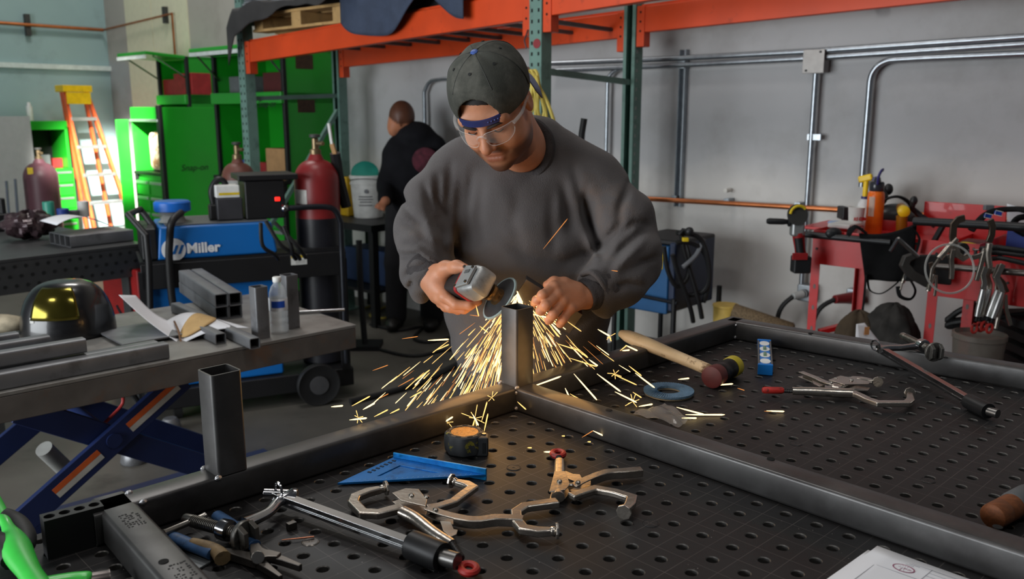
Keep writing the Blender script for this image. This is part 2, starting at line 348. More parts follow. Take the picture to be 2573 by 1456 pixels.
ft = thing('fixture_table', 'large black perforated steel welding table filling the foreground', 'table', (0, 0, 0))
ft.matrix_world = TM; INV[ft.name] = TM.inverted()
A0, A1, B0, B1 = -11, 29, -15, 25          # hole indices covered by the plate
def plate(h=.022):
    vs, fs = [], []; n = 16; r, rc = .0086, .0098
    def add(p): vs.append(p); return len(vs) - 1
    for a in range(A0, A1 + 1):
        for b in range(B0, B1 + 1):
            ca, cb = a*U, b*U; H = U/2
            per = []
            for i in range(n):
                t = 2*math.pi*(i + .5)/n - math.pi/4; x, y = math.cos(t), math.sin(t); k = H/max(abs(x), abs(y)); per.append(add((ca + x*k, cb + y*k, 0)))
            cor = [add((ca + H*sx, cb + H*sy, 0)) for sx, sy in ((1, -1), (1, 1), (-1, 1), (-1, -1))]
            o = [add((ca + rc*math.cos(2*math.pi*(i + .5)/n - math.pi/4), cb + rc*math.sin(2*math.pi*(i + .5)/n - math.pi/4), 0)) for i in range(n)]
            m_ = [add((ca + r*math.cos(2*math.pi*(i + .5)/n - math.pi/4), cb + r*math.sin(2*math.pi*(i + .5)/n - math.pi/4), -.0014)) for i in range(n)]
            l = [add((ca + r*math.cos(2*math.pi*(i + .5)/n - math.pi/4), cb + r*math.sin(2*math.pi*(i + .5)/n - math.pi/4), -h)) for i in range(n)]
            for i in range(n):
                j = (i + 1) % n
                if i % 4 == 3: fs.append((o[i], per[i], cor[(i//4 + 1) % 4], per[j], o[j]))
                else: fs.append((o[i], per[i], per[j], o[j]))
                fs.append((m_[i], o[i], o[j], m_[j])); fs.append((l[i], m_[i], m_[j], l[j]))
    return vs, fs
vs, fs = plate(); k = MB(); k.add(vs, fs); pp0 = k.build('perforated_plate', m_table, ft, smooth=30, world=False)
pp0.data.materials.append(M('lit_hole_steel', (88, 86, 84), .45, .6, var=.1))  # hole walls and rims coloured lighter for the light they catch
pp0.data.polygons.foreach_set('material_index', [1 if i % 3 else 0 for i in range(len(pp0.data.polygons))])
xa0, xa1, yb0, yb1 = (A0 - .5)*U, (A1 + .5)*U, (B0 - .5)*U, (B1 + .5)*U
k = MB()
for c, s in ((((xa0 + xa1)/2, yb0 + .006, -.08), (xa1 - xa0, .012, .16)), (((xa0 + xa1)/2, yb1 - .006, -.08), (xa1 - xa0, .012, .16)),
             ((xa0 + .006, (yb0 + yb1)/2, -.08), (.012, yb1 - yb0 - .024, .16)), ((xa1 - .006, (yb0 + yb1)/2, -.08), (.012, yb1 - yb0 - .024, .16))):
    k.box(V(c) - ZV*.0005, s)
k.build('apron', m_steel2, ft, world=False)
MB().box(((xa0 + xa1)/2, (yb0 + yb1)/2, -.15), (xa1 - xa0 - .03, yb1 - yb0 - .03, .01)).build('dark_backing', M('backing_black', (16, 16, 16), .7), ft, world=False)  # black sheet added below the open plate so the holes show dark
for cx in (xa0 + .2, xa1 - .2):
    for cy in (yb0 + .2, yb1 - .2): MB().box((cx, cy, -.16 - (ZT - .16)/2), (.09, .09, ZT - .16)).build('leg', m_steel2, ft, world=False, bev=.004)

# ---- welded frame of square tubes lying on the table
TS = .0508; hz = TS/2 + .0004
fr = thing('welded_frame', 'rectangular frame of grey two inch square steel tubes with two welded uprights', 'frame', LT(-9.9, 8, 0))
ax1 = -9.92
FC = PZ(1850, 810, ZT + .0508)
FE = PZ(2573, 928, ZT + .0508)
dirF = (FE - FC); dirF.z = 0; dirF.normalize(); nF = ZV.cross(dirF).normalized()
if nF.dot(LB) < 0: nF = -nF
c_far = V((FC.x, FC.y, ZT + hz)) + nF*TS/2 + ZV*0
# left-rear rail: from the near-left corner to the far corner
n0 = LT(ax1, -8.95, hz); far_pt = V((FC.x, FC.y, ZT + hz)) - LA*TS/2 + LB*TS
MB().sq(n0, far_pt, TS).build('frame_tube', m_steel, fr)
MB().sq(LT(ax1 + .5, 8.05, hz), LT(26, 8.05 - .25, hz), TS).build('frame_tube', m_steel, fr)
MB().sq(c_far - dirF*.03, c_far + dirF*1.6, TS).build('frame_tube', m_steel, fr)
LC = PZ(220, 1250, ZT + .0508); LE = PZ(398, 1456, ZT + .0508); dL = (LE - LC); dL.z = 0; dL.normalize(); nL = ZV.cross(dL)
if nL.dot(LB) < 0: nL = -nL
lc = V((LC.x, LC.y, ZT + hz)) + nL*TS/2
MB().sq(lc + dL*.012, lc + dL*.9, TS).build('frame_tube', m_steel, fr)
up1 = MB().sq(LT(ax1, 8.1, TS + .0006), LT(ax1, 8.1, TS + .166), TS, up=LA).build('upright_tube', m_steel, fr, label='upright tube at the sparks, warm brown at its foot')
ub = PZ(535, 1193, ZT + TS); ucen = LT(ax1, 0, TS) + LB*((ub - LT(ax1, 0, TS)).dot(LB) + TS/2)
MB().sq(ucen + ZV*.0006, ucen + ZV*.166, TS, up=LA).build('upright_tube', m_steel, fr, label='upright tube near the left corner')
m_weld = M('weld_bead', (205, 205, 208), .3, .9, var=.2, scale=120, bump=.5, bscale=200)
def bead(p, r=.004): MB().ell(p, (r*1.5, r, r*1.2), (LB, LA, ZV), 10, 6).build('weld_bead', m_weld, fr)
h2 = TS/2
for p in (LT(ax1, 8.1, TS) + LA*h2 - LB*h2, LT(ax1, 8.1, TS) - LA*h2 - LB*h2, LT(ax1 + .5, 8.1 - .5, TS*.8) , LT(ax1 + .52, 8.1 - .52, .007),
          ucen + LA*h2 - LB*h2, ucen - LA*h2 - LB*h2, V((FC.x, FC.y, ZT + TS*.82)), V((FC.x, FC.y, ZT + .008)), LT(ax1 + .5, -7.6, TS - .002), LT(ax1 - .3, -7.7, TS)): bead(p)
# dark drilled holes and stencilled dots on the tube tops
m_hole = M('drilled_hole', (4, 4, 4), .9)
def hole(p, r=.007): MB().cyl(p - ZV*.0004, p + ZV*.0006, r, n=18).build('drilled_hole', m_hole, fr)
for x, y in ((1530, 1031), (1937, 1154), (2507, 1325), (2037, 838), (2375, 899), (411, 1412)): hole(PZ(x, y, ZT + TS + .0008), .0065)
k = MB(); q = random.Random(3)
def dots(x0, y0, w, h, n, rows):
    o = PZ(x0, y0, ZT + TS + .0009)
    for i in range(n):
        for j in range(rows):
            if q.random() < .72:
                c = o + dL*(i*w/n) + nL*(j*h/rows); c += dL*q.uniform(-.001, .001)
                k.box(c, (.0014 + q.random()*.0022, .0012 + q.random()*.003, .0003), (dL, nL, ZV))
dots(300, 1298, .05, .026, 8, 6); dots(420, 1425, .06, .026, 9, 6)
k.build('stencilled_code', M('stencil_ink', (30, 30, 31), .6), fr, kind='stuff')

# ---- black block with four holes against the frame corner
b0 = PZ(75, 1300, ZT + TS*1.15); 
bt = TS*1.15; b1 = PZ(110, 1312, ZT + bt); b2 = PZ(300, 1262, ZT + bt); bd = b2 - b1; bd.z = 0; bd.normalize(); bn = ZV.cross(bd)
if bn.dot(LA) > 0: bn = -bn
fb = thing('fixture_block', 'black steel stop block with a row of holes behind the near frame corner', 'block', b1 - ZV*bt)
L_ = .078; wdt = .028
k = MB()
nh = 4; per = .0490; seg = 16
# top face with holes
for i in range(nh):
    s0 = i*per - (.0 if i else .0); x0, x1 = i*L_/nh, (i + 1)*L_/nh; cx = (x0 + x1)/2; r = .0075
    O = b1; pts = []
    ring = [(cx + r*math.cos(2*math.pi*j/seg), wdt/2 + r*math.sin(2*math.pi*j/seg)) for j in range(seg)]
    outer = []
    for j in range(seg):
        t = 2*math.pi*j/seg; X_, Y_ = math.cos(t), math.sin(t); hw, hh = (x1 - x0)/2, wdt/2; kk = min(hw/abs(X_) if abs(X_) > 1e-6 else 9, hh/abs(Y_) if abs(Y_) > 1e-6 else 9); outer.append((cx + X_*kk, wdt/2 + Y_*kk))
    w = lambda p, z: O + bd*p[0] + bn*p[1] + ZV*z
    vs = [w(p, 0) for p in outer] + [w(p, 0) for p in ring] + [w(p, -.04) for p in ring]
    cs = [w(p, 0) for p in ((x0, 0), (x1, 0), (x1, wdt), (x0, wdt))]
    f_ = []
    for j in range(seg):
        jj = (j + 1) % seg; f_ += [(j, jj, seg + jj, seg + j), (seg + j, seg + jj, 2*seg + jj, 2*seg + j)]
    k.add(vs, f_)
    for cidx, (cxx, cyy) in enumerate(((x0, 0), (x1, 0), (x1, wdt), (x0, wdt))):
        ang = math.atan2(cyy - wdt/2, cxx - cx) % (2*math.pi); j = int(ang/(2*math.pi/seg)); k.add([vs[j], w((cxx, cyy), 0), vs[(j + 1) % seg]], [(0, 1, 2)])
lo = -bt + .0005
for p, q_ in (((0, 0), (L_, 0)), ((L_, 0), (L_, wdt)), ((L_, wdt), (0, wdt)), ((0, wdt), (0, 0))):
    k.add([w(p, 0), w(q_, 0), w(q_, lo), w(p, lo)], [(0, 1, 2, 3)])
k.build('block_body', m_steel2, fb, smooth=30)
# ================================================================ tools on the table
m_clamp = M('nickel_plated_steel', (196, 188, 178), .27, .95, var=.12, scale=22, dirt=(140, 128, 116), dscale=11, dlo=.5, dhi=.75, bump=.06, bscale=120)
m_chrome = M('chrome_steel', (172, 172, 174), .16, 1.0, var=.08, scale=30)
m_black = M('black_oxide_steel', (38, 38, 39), .45, .5, var=.2, scale=20)
m_red = M('red_vinyl', (172, 40, 34), .5, var=.2, scale=60, dirt=(90, 30, 26), dscale=50, dlo=.55, dhi=.65)
def tp(x, y, h): return PZ(x, y, ZT + h)
def flatbar(k, pts, w, t, up=ZV):
    pts = [V(p) for p in pts]; n = len(pts); ws = w if isinstance(w, (list, tuple)) else [w]*n; rings = []
    for i, p in enumerate(pts):
        d0 = (pts[i] - pts[i - 1]).normalized() if i else None; d1 = (pts[i + 1] - pts[i]).normalized() if i < n - 1 else None
        d = ((d0 or d1) + (d1 or d0)).normalized(); s = d.cross(up).normalized(); u = s.cross(d).normalized()
        c = 1.0
        if d0 is not None and d1 is not None: c = 1/max(.5, d.dot(d1))
        a, b = s*ws[i]/2*c, u*t/2
        rings.append([p - a - b, p + a - b, p + a + b, p - a + b])
    return k.loft(rings)
def pxs(l, h): return [tp(q[0], q[1], q[2] if len(q) > 2 else h) for q in l]
def pad(root, c, ax, r=.0125, mat=None):
    ax = V(ax).normalized(); k = MB(); k.cyl(c - ax*.002, c + ax*.002, r, n=8); k.build('swivel_pad', mat or m_clamp, root, bev=.0008)
    k = MB(); k.ell(c + ax*.006, (.007, .007, .007), nu=12, nv=8); k.build('ball_joint', mat or m_clamp, root)
def rivet(k, p, r=.0045, h=.004): k.cyl(p, p + ZV*h*.5, r, n=12); k.cyl(p + ZV*h*.5, p + ZV*h, r, r*.6, n=12)
def ringgrip(root, c, d, r=.0105, wire=.0052):
    d = V(d); d.z = 0; d.normalize(); s = d.cross(ZV)
    k = MB(); k.tube([c + d*r*1.25*math.cos(2*math.pi*i/16) + s*r*math.sin(2*math.pi*i/16) for i in range(16)], wire, 8, closed=True); return k.build('red_screw_ring', m_red, root, label='red dipped screw ring')
def locking_clamp(name, label, group, fixed, moving, handle, screw, ring, lever, release, body, hh=.014, tube_r=.0095, pax=None):
    root = thing(name, label, 'clamp', tp(body[0][0], body[0][1], 0), group=group)
    k = MB(); flatbar(k, pxs(fixed, hh), [.012] + [.017]*(len(fixed) - 2) + [.019], .011); k.build('fixed_jaw', m_clamp, root, bev=.0028, seg=3)
    k = MB(); flatbar(k, pxs(moving, hh + .001), [.019] + [.017]*(len(moving) - 2) + [.012], .010); k.build('moving_jaw', m_clamp, root, bev=.0028, seg=3)
    hp = pxs(handle, hh); k = MB(); k.tube(spline(hp, 5), [tube_r*(1.15 - .25*i/(5*(len(hp) - 1))) for i in range(5*(len(hp) - 1) + 1)], 14, flat=.86); k.build('grip_handle', m_clamp, root)
    k = MB(); bp = [tp(x, y, 0) for x, y in body]; O = V((0, 0, 0))
    lo = [p + ZV*(hh + .0065) for p in bp]; up = [p + ZV*(hh + .0085) for p in bp]; k.loft([lo, up])
    lo = [p + ZV*(hh - .0085) for p in bp]; up = [p + ZV*(hh - .0065) for p in bp]; k.loft([lo, up]); k.build('body_plates', m_clamp, root, bev=.0006)
    k = MB(); c = sum(bp, V((0, 0, 0)))/len(bp) + ZV*(hh + .0082); rivet(k, c); k.build('rivet', m_bright, root)
    k = MB(); rivet(k, tp(moving[0][0], moving[0][1], 0) + ZV*(hh + .006)); k.build('rivet', m_bright, root)
    s0, s1 = tp(screw[0][0], screw[0][1], hh), tp(screw[1][0], screw[1][1], hh); n = 14; pr = []
    for i in range(n + 1): pr += [(.0045 + .0012*(i % 2), (s1 - s0).length*i/n)]
    k = MB(); k.lathe(pr, s0, s1 - s0, 12); k.build('adjusting_screw', m_black, root, smooth=20)
    if ring: ringgrip(root, tp(ring[0], ring[1], hh - .004), s1 - s0)
    lp = spline(pxs(lever, hh), 4); k = MB(); w = [.016]*len(lp)
    flatbar(k, [p + ZV*.0055 for p in lp], .0150, .0025); flatbar(k, [p - ZV*.0055 for p in lp], .0150, .0025)
    d, s, u = frame(lp[-1] - lp[len(lp)//2]);  flatbar(k, [p + s*.0075 for p in lp[len(lp)//3:]], .0022, .012); k.build('lever_handle', m_clamp, root, bev=.0007)
    k = MB(); rivet(k, lp[2] + ZV*.0065); k.build('rivet', m_bright, root)
    k = MB(); rp = [tp(x, y, hh + .001) for x, y in release]; lo = [p - ZV*.0012 for p in rp]; up = [p + ZV*.0012 for p in rp]; k.loft([lo, up]); k.build('release_lever', m_clamp, root, bev=.0004)
    fj, mj = pxs(fixed, hh), pxs(moving, hh); df = fj[0] - fj[1]; dm = mj[-1] - mj[-2]
    pad(root, fj[0] + df.normalized()*.008 + ZV*.001, pax or -df, .0125); pad(root, mj[-1] + dm.normalized()*.008 + ZV*.001, pax or -dm, .0125)
    return root
locking_clamp('locking_clamp', 'nickel locking C clamp open below the blue square, its red ring at the bottom edge', 'locking clamps on the table',
    [(958, 1231), (925, 1238), (893, 1251), (888, 1266), (912, 1291), (950, 1293), (1012, 1277)],
    [(1072, 1281), (1102, 1276), (1140, 1264), (1166, 1244), (1188, 1228), (1172, 1219), (1145, 1213)],
    [(1012, 1288), (1045, 1305), (1090, 1340), (1136, 1369)], [(1134, 1367), (1160, 1404)], (1178, 1430),
    [(1074, 1285), (1124, 1302), (1190, 1314), (1250, 1308), (1314, 1311)],
    [(1106, 1312), (1132, 1313), (1140, 1332), (1150, 1334), (1147, 1345), (1132, 1352), (1114, 1336)],
    [(986, 1272), (1020, 1260), (1052, 1262), (1074, 1290), (1070, 1306), (1008, 1291)])
locking_clamp('locking_clamp', 'nickel locking C clamp with jaws open downwards and red ring pointing away', 'locking clamps on the table',
    [(1386, 1337), (1352, 1338), (1314, 1331), (1299, 1312), (1297, 1290), (1318, 1276), (1402, 1264)],
    [(1434, 1250), (1462, 1241), (1496, 1231), (1546, 1240), (1588, 1253), (1584, 1268), (1572, 1284)],
    [(1402, 1250), (1404, 1222), (1406, 1190), (1406, 1160)], [(1406, 1162), (1404, 1150)], (1402, 1141),
    [(1440, 1230), (1470, 1214), (1522, 1194), (1570, 1190), (1612, 1186)],
    [(1420, 1185), (1440, 1193), (1457, 1194), (1462, 1203), (1458, 1212), (1444, 1212), (1424, 1204)],
    [(1393, 1216), (1420, 1216), (1432, 1250), (1420, 1264), (1380, 1269), (1386, 1245)])
cl3 = locking_clamp('locking_clamp', 'bright locking C clamp lying beyond the long middle tube, red sleeve at left', 'locking clamps on the table',
    [(2286, 992), (2287, 1008), (2278, 1015), (2206, 1015), (2180, 1006), (2160, 996), (2140, 988)],
    [(2098, 977), (2118, 966), (2146, 953), (2166, 954), (2196, 960)],
    [(2140, 989), (2090, 987), (2040, 984), (1990, 983)], [(1996, 983), (1966, 982)], None,
    [(2100, 974), (2072, 966), (2050, 956), (2030, 948), (2012, 941)],
    [(2040, 956), (2056, 962), (2068, 962), (2072, 968), (2060, 973), (2044, 966)],
    [(2080, 981), (2110, 970), (2150, 978), (2186, 985), (2180, 992), (2120, 993)], hh=.016, tube_r=.011, pax=V((.12, 1, -.12)))
k = MB(); k.lathe([(.0055, 0), (.0075, .004), (.0075, .042), (.005, .046)], tp(1969, 982, .016), tp(1920, 981, .016) - tp(1969, 982, .016), 14); k.build('screw_sleeve', m_red, cl3, label='red sleeve on the screw')

# ---- two bar clamps for the fixture table
def bar_clamp(label, bar, zb, collar, cr, shaft, sr, arm, armz, screw, screwz, foot, tbar=None, handle=None, loop=None):
    b0, b1 = PZ(*bar[0], zb[0]), PZ(*bar[1], zb[1])
    root = thing('bar_clamp', label, 'clamp', b0, group='bar clamps'); d, s, u = frame(b1 - b0)
    k = MB(); g = .0022; w = .0078
    sec = [(-w, -w), (w, -w), (w, -g), (w - .0025, -g), (w - .0025, g), (w, g), (w, w), (-w, w), (-w, g), (-w + .0025, g), (-w + .0025, -g), (-w, -g)]
    k.loft([[p + s*a + u*b for a, b in sec] for p in (b0, b1)]); k.build('clamp_bar', m_chrome, root, bev=.0006)
    c0, c1 = PZ(*collar[0], ZT + collar[2]), PZ(*collar[1], ZT + collar[2]); ax = (c1 - c0).normalized(); Lc = (c1 - c0).length
    k = MB(); k.lathe([(cr*.55, 0), (cr*.97, .0015), (cr, .004), (cr, Lc - .003), (cr*.96, Lc), (cr*.5, Lc)], c0, ax, 28); k.build('collar', m_black, root)
    k = MB(); k.cyl(c1 - ax*.002, PZ(*shaft, ZT + collar[2]), sr, n=24); k.build('shank', M('machined_steel', (110, 108, 106), .35, .9, stretch=(1, 1, 60)), root, bev=.001)
    ap = [PZ(x, y, z) for (x, y), z in zip(arm, armz)]; k = MB(); sp_ = spline(ap, 5); k.tube(sp_, [.0095 + .004*abs(2*i/(len(sp_) - 1) - 1)**3 for i in range(len(sp_))], 12, flat=.8); k.build('swing_arm', m_chrome, root)
    s0, s1 = PZ(*screw[0], screwz[0]), PZ(*screw[1], screwz[1]); n = 26; sd = s1 - s0; pr = [(.0085, -.001)]
    for i in range(n): pr += [(.0095, sd.length*(i + .15)/n), (.0095, sd.length*(i + .5)/n), (.0072, sd.length*(i + .65)/n), (.0072, sd.length*(i + 1)/n)]
    k = MB(); k.lathe([(.008, -.016), (.0088, -.014), (.0088, 0)] + pr, s0, sd, 14); k.build('clamp_screw', m_bright, root, smooth=25)
    e = sd.normalized(); k = MB(); cc = s0 + sd*.74; k.lathe([(.0105, -.009), (.0152, -.008), (.0158, 0), (.0152, .008), (.0105, .009)], cc, e, 20); k.build('arm_eye', m_chrome, root)
    k = MB(); fc = PZ(*foot, screwz[1]); k.lathe([(.009, -.013), (.0215, -.009), (.0235, -.003), (.0225, 0)], fc, e, 22)
    d2, s2, u2 = frame(e)
    for q in (-1, 1): k.prism([(-.020, 0), (.020, 0), (.011, .012), (-.011, .012)], fc + s2*.0105*q - s2*.004, u2, e, s2, 0, .008)
    k.build('vee_foot', M('grey_cast_foot', (104, 102, 98), .4, .7, dirt=(60, 55, 50), dscale=40), root, bev=.0008)
    if tbar:
        k = MB(); k.cyl(PZ(*tbar[0], zb[0] + .004), PZ(*tbar[1], zb[0] + .004), .0075, n=14); k.build('release_pin', m_chrome, root, bev=.001)
    if handle:
        h0, h1 = PZ(*handle[0], screwz[0]), PZ(*handle[1], screwz[0]); hd = h1 - h0; k = MB(); k.lathe([(.004, 0), (.006, .002), (.0048, .006), (.0048, hd.length - .006), (.006, hd.length - .002), (.004, hd.length)], h0, hd, 12); k.build('tommy_bar', m_bright, root)
    if loop:
        lc = PZ(*loop, zb[0] + .014); k = MB(); k.tube([lc + V((.7, .7, 0))*0 + LA*.010*math.cos(t) + ZV*.012*math.sin(t) for t in [2*math.pi*i/18 for i in range(18)]], .0021, 6, closed=True); k.build('ring', m_chrome, root)
    return root
bar_clamp('chrome bar clamp in front with a fat black collar, its screw beside the blue pliers',
    [(692, 1247), (1052, 1378)], (ZT + .024, ZT + .019), [(1032, 1369), (1112, 1401), .0205], .0205, (1150, 1412), .0118,
    [(738, 1244), (700, 1262), (672, 1290), (612, 1318)], [ZT + .028, ZT + .024, ZT + .022, ZT + .024], [(484, 1310), (598, 1341)], (ZT + .022, ZT + .024), (618, 1349),
    tbar=[(664, 1240), (748, 1243)], handle=[(408, 1342), (518, 1296)], loop=(700, 1232))
bar_clamp('slim chrome bar clamp leaning across the far frame tube at the right',
    [(2206, 874), (2440, 1010)], (ZT + .062, ZT + .018), [(2432, 1008), (2484, 1034), .018], .0165, (2508, 1041), .0095,
    [(2208, 878), (2236, 875), (2270, 874), (2318, 868)], [ZT + .062, ZT + .064, ZT + .064, ZT + .068], [(2276, 848), (2334, 876)], (ZT + .072, ZT + .070), (2350, 886), handle=None, loop=(2200, 868))

# ---- pliers and scraps at the left front
m_blueg = M('blue_grip', (52, 84, 124), .5, var=.2, scale=60, dirt=(40, 50, 66), dscale=40)
m_tang = M('tan_grip', (138, 116, 84), .6, var=.2, scale=60, dirt=(90, 76, 58), dscale=40)
m_dsteel = M('dark_tool_steel', (98, 94, 90), .32, .9, var=.2, scale=20)
pr_ = thing('pliers', 'open welding pliers with blue and tan grips between the frame tube and the bar clamp', 'pliers', tp(640, 1400, 0))
hp = spline(pxs([(428, 1350, .012), (468, 1366, .013), (506, 1380, .013), (534, 1392, .012)], .012), 4); k = MB(); k.tube(hp, [.008] + [.0105]*(len(hp) - 2) + [.0105], 14, flat=.8); k.build('handle_grip', m_blueg, pr_, label='blue grip')
hp = spline(pxs([(482, 1362, .018), (516, 1372, .018), (545, 1386, .014), (560, 1404, .012)], .012), 4); k = MB(); k.tube(hp, [.006 + .006*i/(len(hp) - 1) for i in range(len(hp))], 12, flat=.9); k.build('grip_sleeve', m_tang, pr_, label='tan end of the grip')
hp = spline(pxs([(640, 1372, .012), (612, 1345, .014), (580, 1318, .016), (545, 1296, .016)], .012), 4); k = MB(); k.tube(hp, .0095, 12, flat=.8); k.build('handle_grip', m_blueg, pr_, label='blue grip reaching away under the clamp foot')
k = MB(); flatbar(k, pxs([(556, 1391), (580, 1394), (614, 1403), (648, 1408), (672, 1414)], .010), [.011, .013, .016, .026, .02], .012); k.build('lower_half', m_dsteel, pr_, bev=.0015)
k = MB(); flatbar(k, pxs([(640, 1374), (645, 1388), (652, 1402), (676, 1398), (702, 1402)], .016), [.012, .018, .024, .018, .012], .010); k.build('upper_half', m_dsteel, pr_, bev=.0015)
k = MB(); flatbar(k, pxs([(676, 1400), (714, 1412), (756, 1428)], .013), [.013, .010, .006], .010); k.build('jaw', m_dsteel, pr_, bev=.0012)
k = MB(); flatbar(k, pxs([(652, 1416), (676, 1434), (706, 1456)], .010), [.014, .010, .006], .010); k.build('jaw', m_dsteel, pr_, bev=.0012)
k = MB(); k.cyl(tp(648, 1402, .016), tp(648, 1402, .0225), .009, n=18); k.build('pivot', m_bright, pr_, bev=.001)
k = MB(); pq = [tp(445, 1391, 0), tp(464, 1383, 0), tp(540, 1411, 0), tp(495, 1438, 0)]; k.loft([[p + ZV*.0006 for p in pq], [p + ZV*.0036 for p in pq]])
tag(k.build('steel_plate', M('raw_plate', (112, 116, 118), .5, .5, var=.12, scale=20), bev=.0005), 'small grey steel plate under the blue and tan pliers', 'plate')
nt_ = tp(733, 1331, 0); k = MB(); k.box(nt_ + ZV*.006, (.010, .014, .011), (LA, LB, ZV)); tag(k.build('steel_slug', m_dsteel, bev=.001), 'tiny square steel offcut between the bar clamp and the pliers', 'offcut')
k = MB(); k.tube([tp(708, 1358, .003), tp(740, 1355, .004), tp(789, 1350, .003)], [.0008, .0011, .0015], 8); tag(k.build('wire_scrap', M('copper_wire', (170, 110, 84), .4, .8)), 'short bent scrap of copper welding wire on the black table', 'wire')
for i, (x, y, r) in enumerate(((780, 1363, .0125), (1291, 1177, .0125), (1635, 1317, .0125), (2000, 1116, .0115), (2332, 1209, .0115), (2487, 1075, .0115))):
    c = tp(x, y, 0); k = MB(); k.lathe([(r*.16, .0002), (r*.2, .0007), (r*.86, .0007), (r*.9, .0002), (r*.97, .0002), (r, .0006), (r*1.04, .0001)], c + ZV*.0002, ZV, 28); k.build('flush_plug', m_dsteel if i < 1 else m_table, ft)

# ---- green and black power tool handle at the left edge
m_green = M('bright_green_plastic', (62, 198, 74), .38, var=.08, scale=30, coat=.2)
m_rub = M('soft_black_grip', (40, 41, 42), .6, var=.1)
gt_ = thing('hand_tool', 'bright green and black ratcheting tool cut off by the lower left corner', 'tool', tp(60, 1420, 0))
sp_ = spline([tp(-30, 1250, .06), tp(2, 1290, .05), tp(26, 1338, .04), tp(48, 1395, .036), tp(78, 1445, .034), tp(110, 1495, .03)], 6)
rr = [.013, .0132, .0128, .012, .011, .010, .0092, .0085, .008, .0078, .008, .009, .0108, .0135, .0158, .0175, .0185, .019, .0185, .0178, .0170, .016, .0152, .0145, .014, .0142, .0145, .015, .0155, .016, .016]
k = MB(); k.tube(sp_, rr[:len(sp_)], 18, flat=.85); k.build('green_body', m_green, gt_)
sp_ = spline([tp(5, 1292, .05), tp(40, 1318, .036), tp(62, 1352, .03), tp(66, 1378, .028)], 5); k = MB(); k.tube(sp_, [.010 + .006*math.sin(math.pi*i/(len(sp_) - 1)) for i in range(len(sp_))], 14); k.build('rubber_grip', m_rub, gt_)
sp_ = spline([tp(-25, 1345, .05), tp(-2, 1372, .036), tp(18, 1398, .03), tp(22, 1412, .028)], 5); k = MB(); k.tube(sp_, [.010 + .008*math.sin(math.pi*i/(len(sp_) - 1)) for i in range(len(sp_))], 14); k.build('rubber_grip', m_rub, gt_)
sp_ = spline([tp(60, 1505, .028), tp(110, 1480, .026), tp(170, 1468, .024), tp(214, 1464, .023), tp(230, 1464, .022)], 5); k = MB(); k.tube(sp_, [.015]*6 + [.0150]*10 + [.0148, .0142, .013, .011, .008], 16, flat=.9); k.build('green_head', m_green, gt_)
g0, g1 = tp(222, 1464, .020), tp(276, 1455, .018); k = MB(); k.lathe([(.009, 0), (.0122, .001), (.0122, .022), (.0128, .024), (.0128, (g1 - g0).length), (.009, (g1 - g0).length)], g0, g1 - g0, 24); k.build('steel_collar', M('grey_collar', (96, 90, 88), .35, .8), gt_)

# ---- tape measure
m_tape = M('black_rubber_case', (50, 51, 53), .55, var=.15, scale=40, dirt=(120, 112, 38), dscale=34, dlo=.585, dhi=.605)
m_case = M('case_black', (46, 47, 49), .5, var=.12, scale=40)
tcen = tp(1168, 1135, 0); Y0 = tcen.y; th = thing('tape_measure', 'black rubber cased tape measure lying flat under the sparks', 'tape measure', tcen)
k = MB(); R_ = .0365; n = 8; pts = []
for i in range(48):
    t = 2*math.pi*i/48; r = R_*(1 + .035*math.cos(8*t)); pts.append((r*math.cos(t), r*math.sin(t)))
def rg(z, sc): return [tcen + V((a*sc, b*sc, z)) for a, b in pts]
k.loft([rg(.0008, .88), rg(.004, .97), rg(.012, 1), rg(.030, 1), rg(.037, .97), rg(.0395, .90), rg(.0398, .74), rg(.0375, .70)]); k.build('case', m_tape, th, smooth=35)
k = MB(); k.lathe([(.001, .0), (.0245, 0), (.0255, .0012)], tcen + ZV*.0377, ZV, 32); k.build('face_label', M('worn_gold_label', (176, 122, 50), .3, .5, dirt=(70, 48, 26), dscale=70, bump=.6, bscale=150), th)
for i in range(9):
    t = 2*math.pi*i/9 + .2; c = tcen + V((.0305*math.cos(t), .0305*math.sin(t), .0394)); tt = V((-math.sin(t), math.cos(t), 0)); nn = V((math.cos(t), math.sin(t), 0))
    MB().box(c, (.010, .003, .0012), (tt, nn, ZV)).build('slot', M('slot_black', (12, 12, 12), .8), th)
ne = tp(1213, 1150, 0); ndir = (ne - tcen); ndir.z = 0; ndir.normalize(); nside = ZV.cross(ndir)
k = MB(); k.box(tcen + V((.029, -.014, .0185)), (.030, .026, .0365), (V((1, 0, 0)), V((0, 1, 0)), ZV)); k.build('nose_box', m_case, th, bev=.003)
MB().box(tcen + V((.036, -.0273, .017)), (.005, .0012, .020), None).build('tape_slot', M('slot_black', (12, 12, 12), .8), th)
k = MB(); c = tcen + V((.036, -.010, .037)); k.cyl(c, c + ZV*.002, .004, n=14); k.build('screw', m_chrome, th)

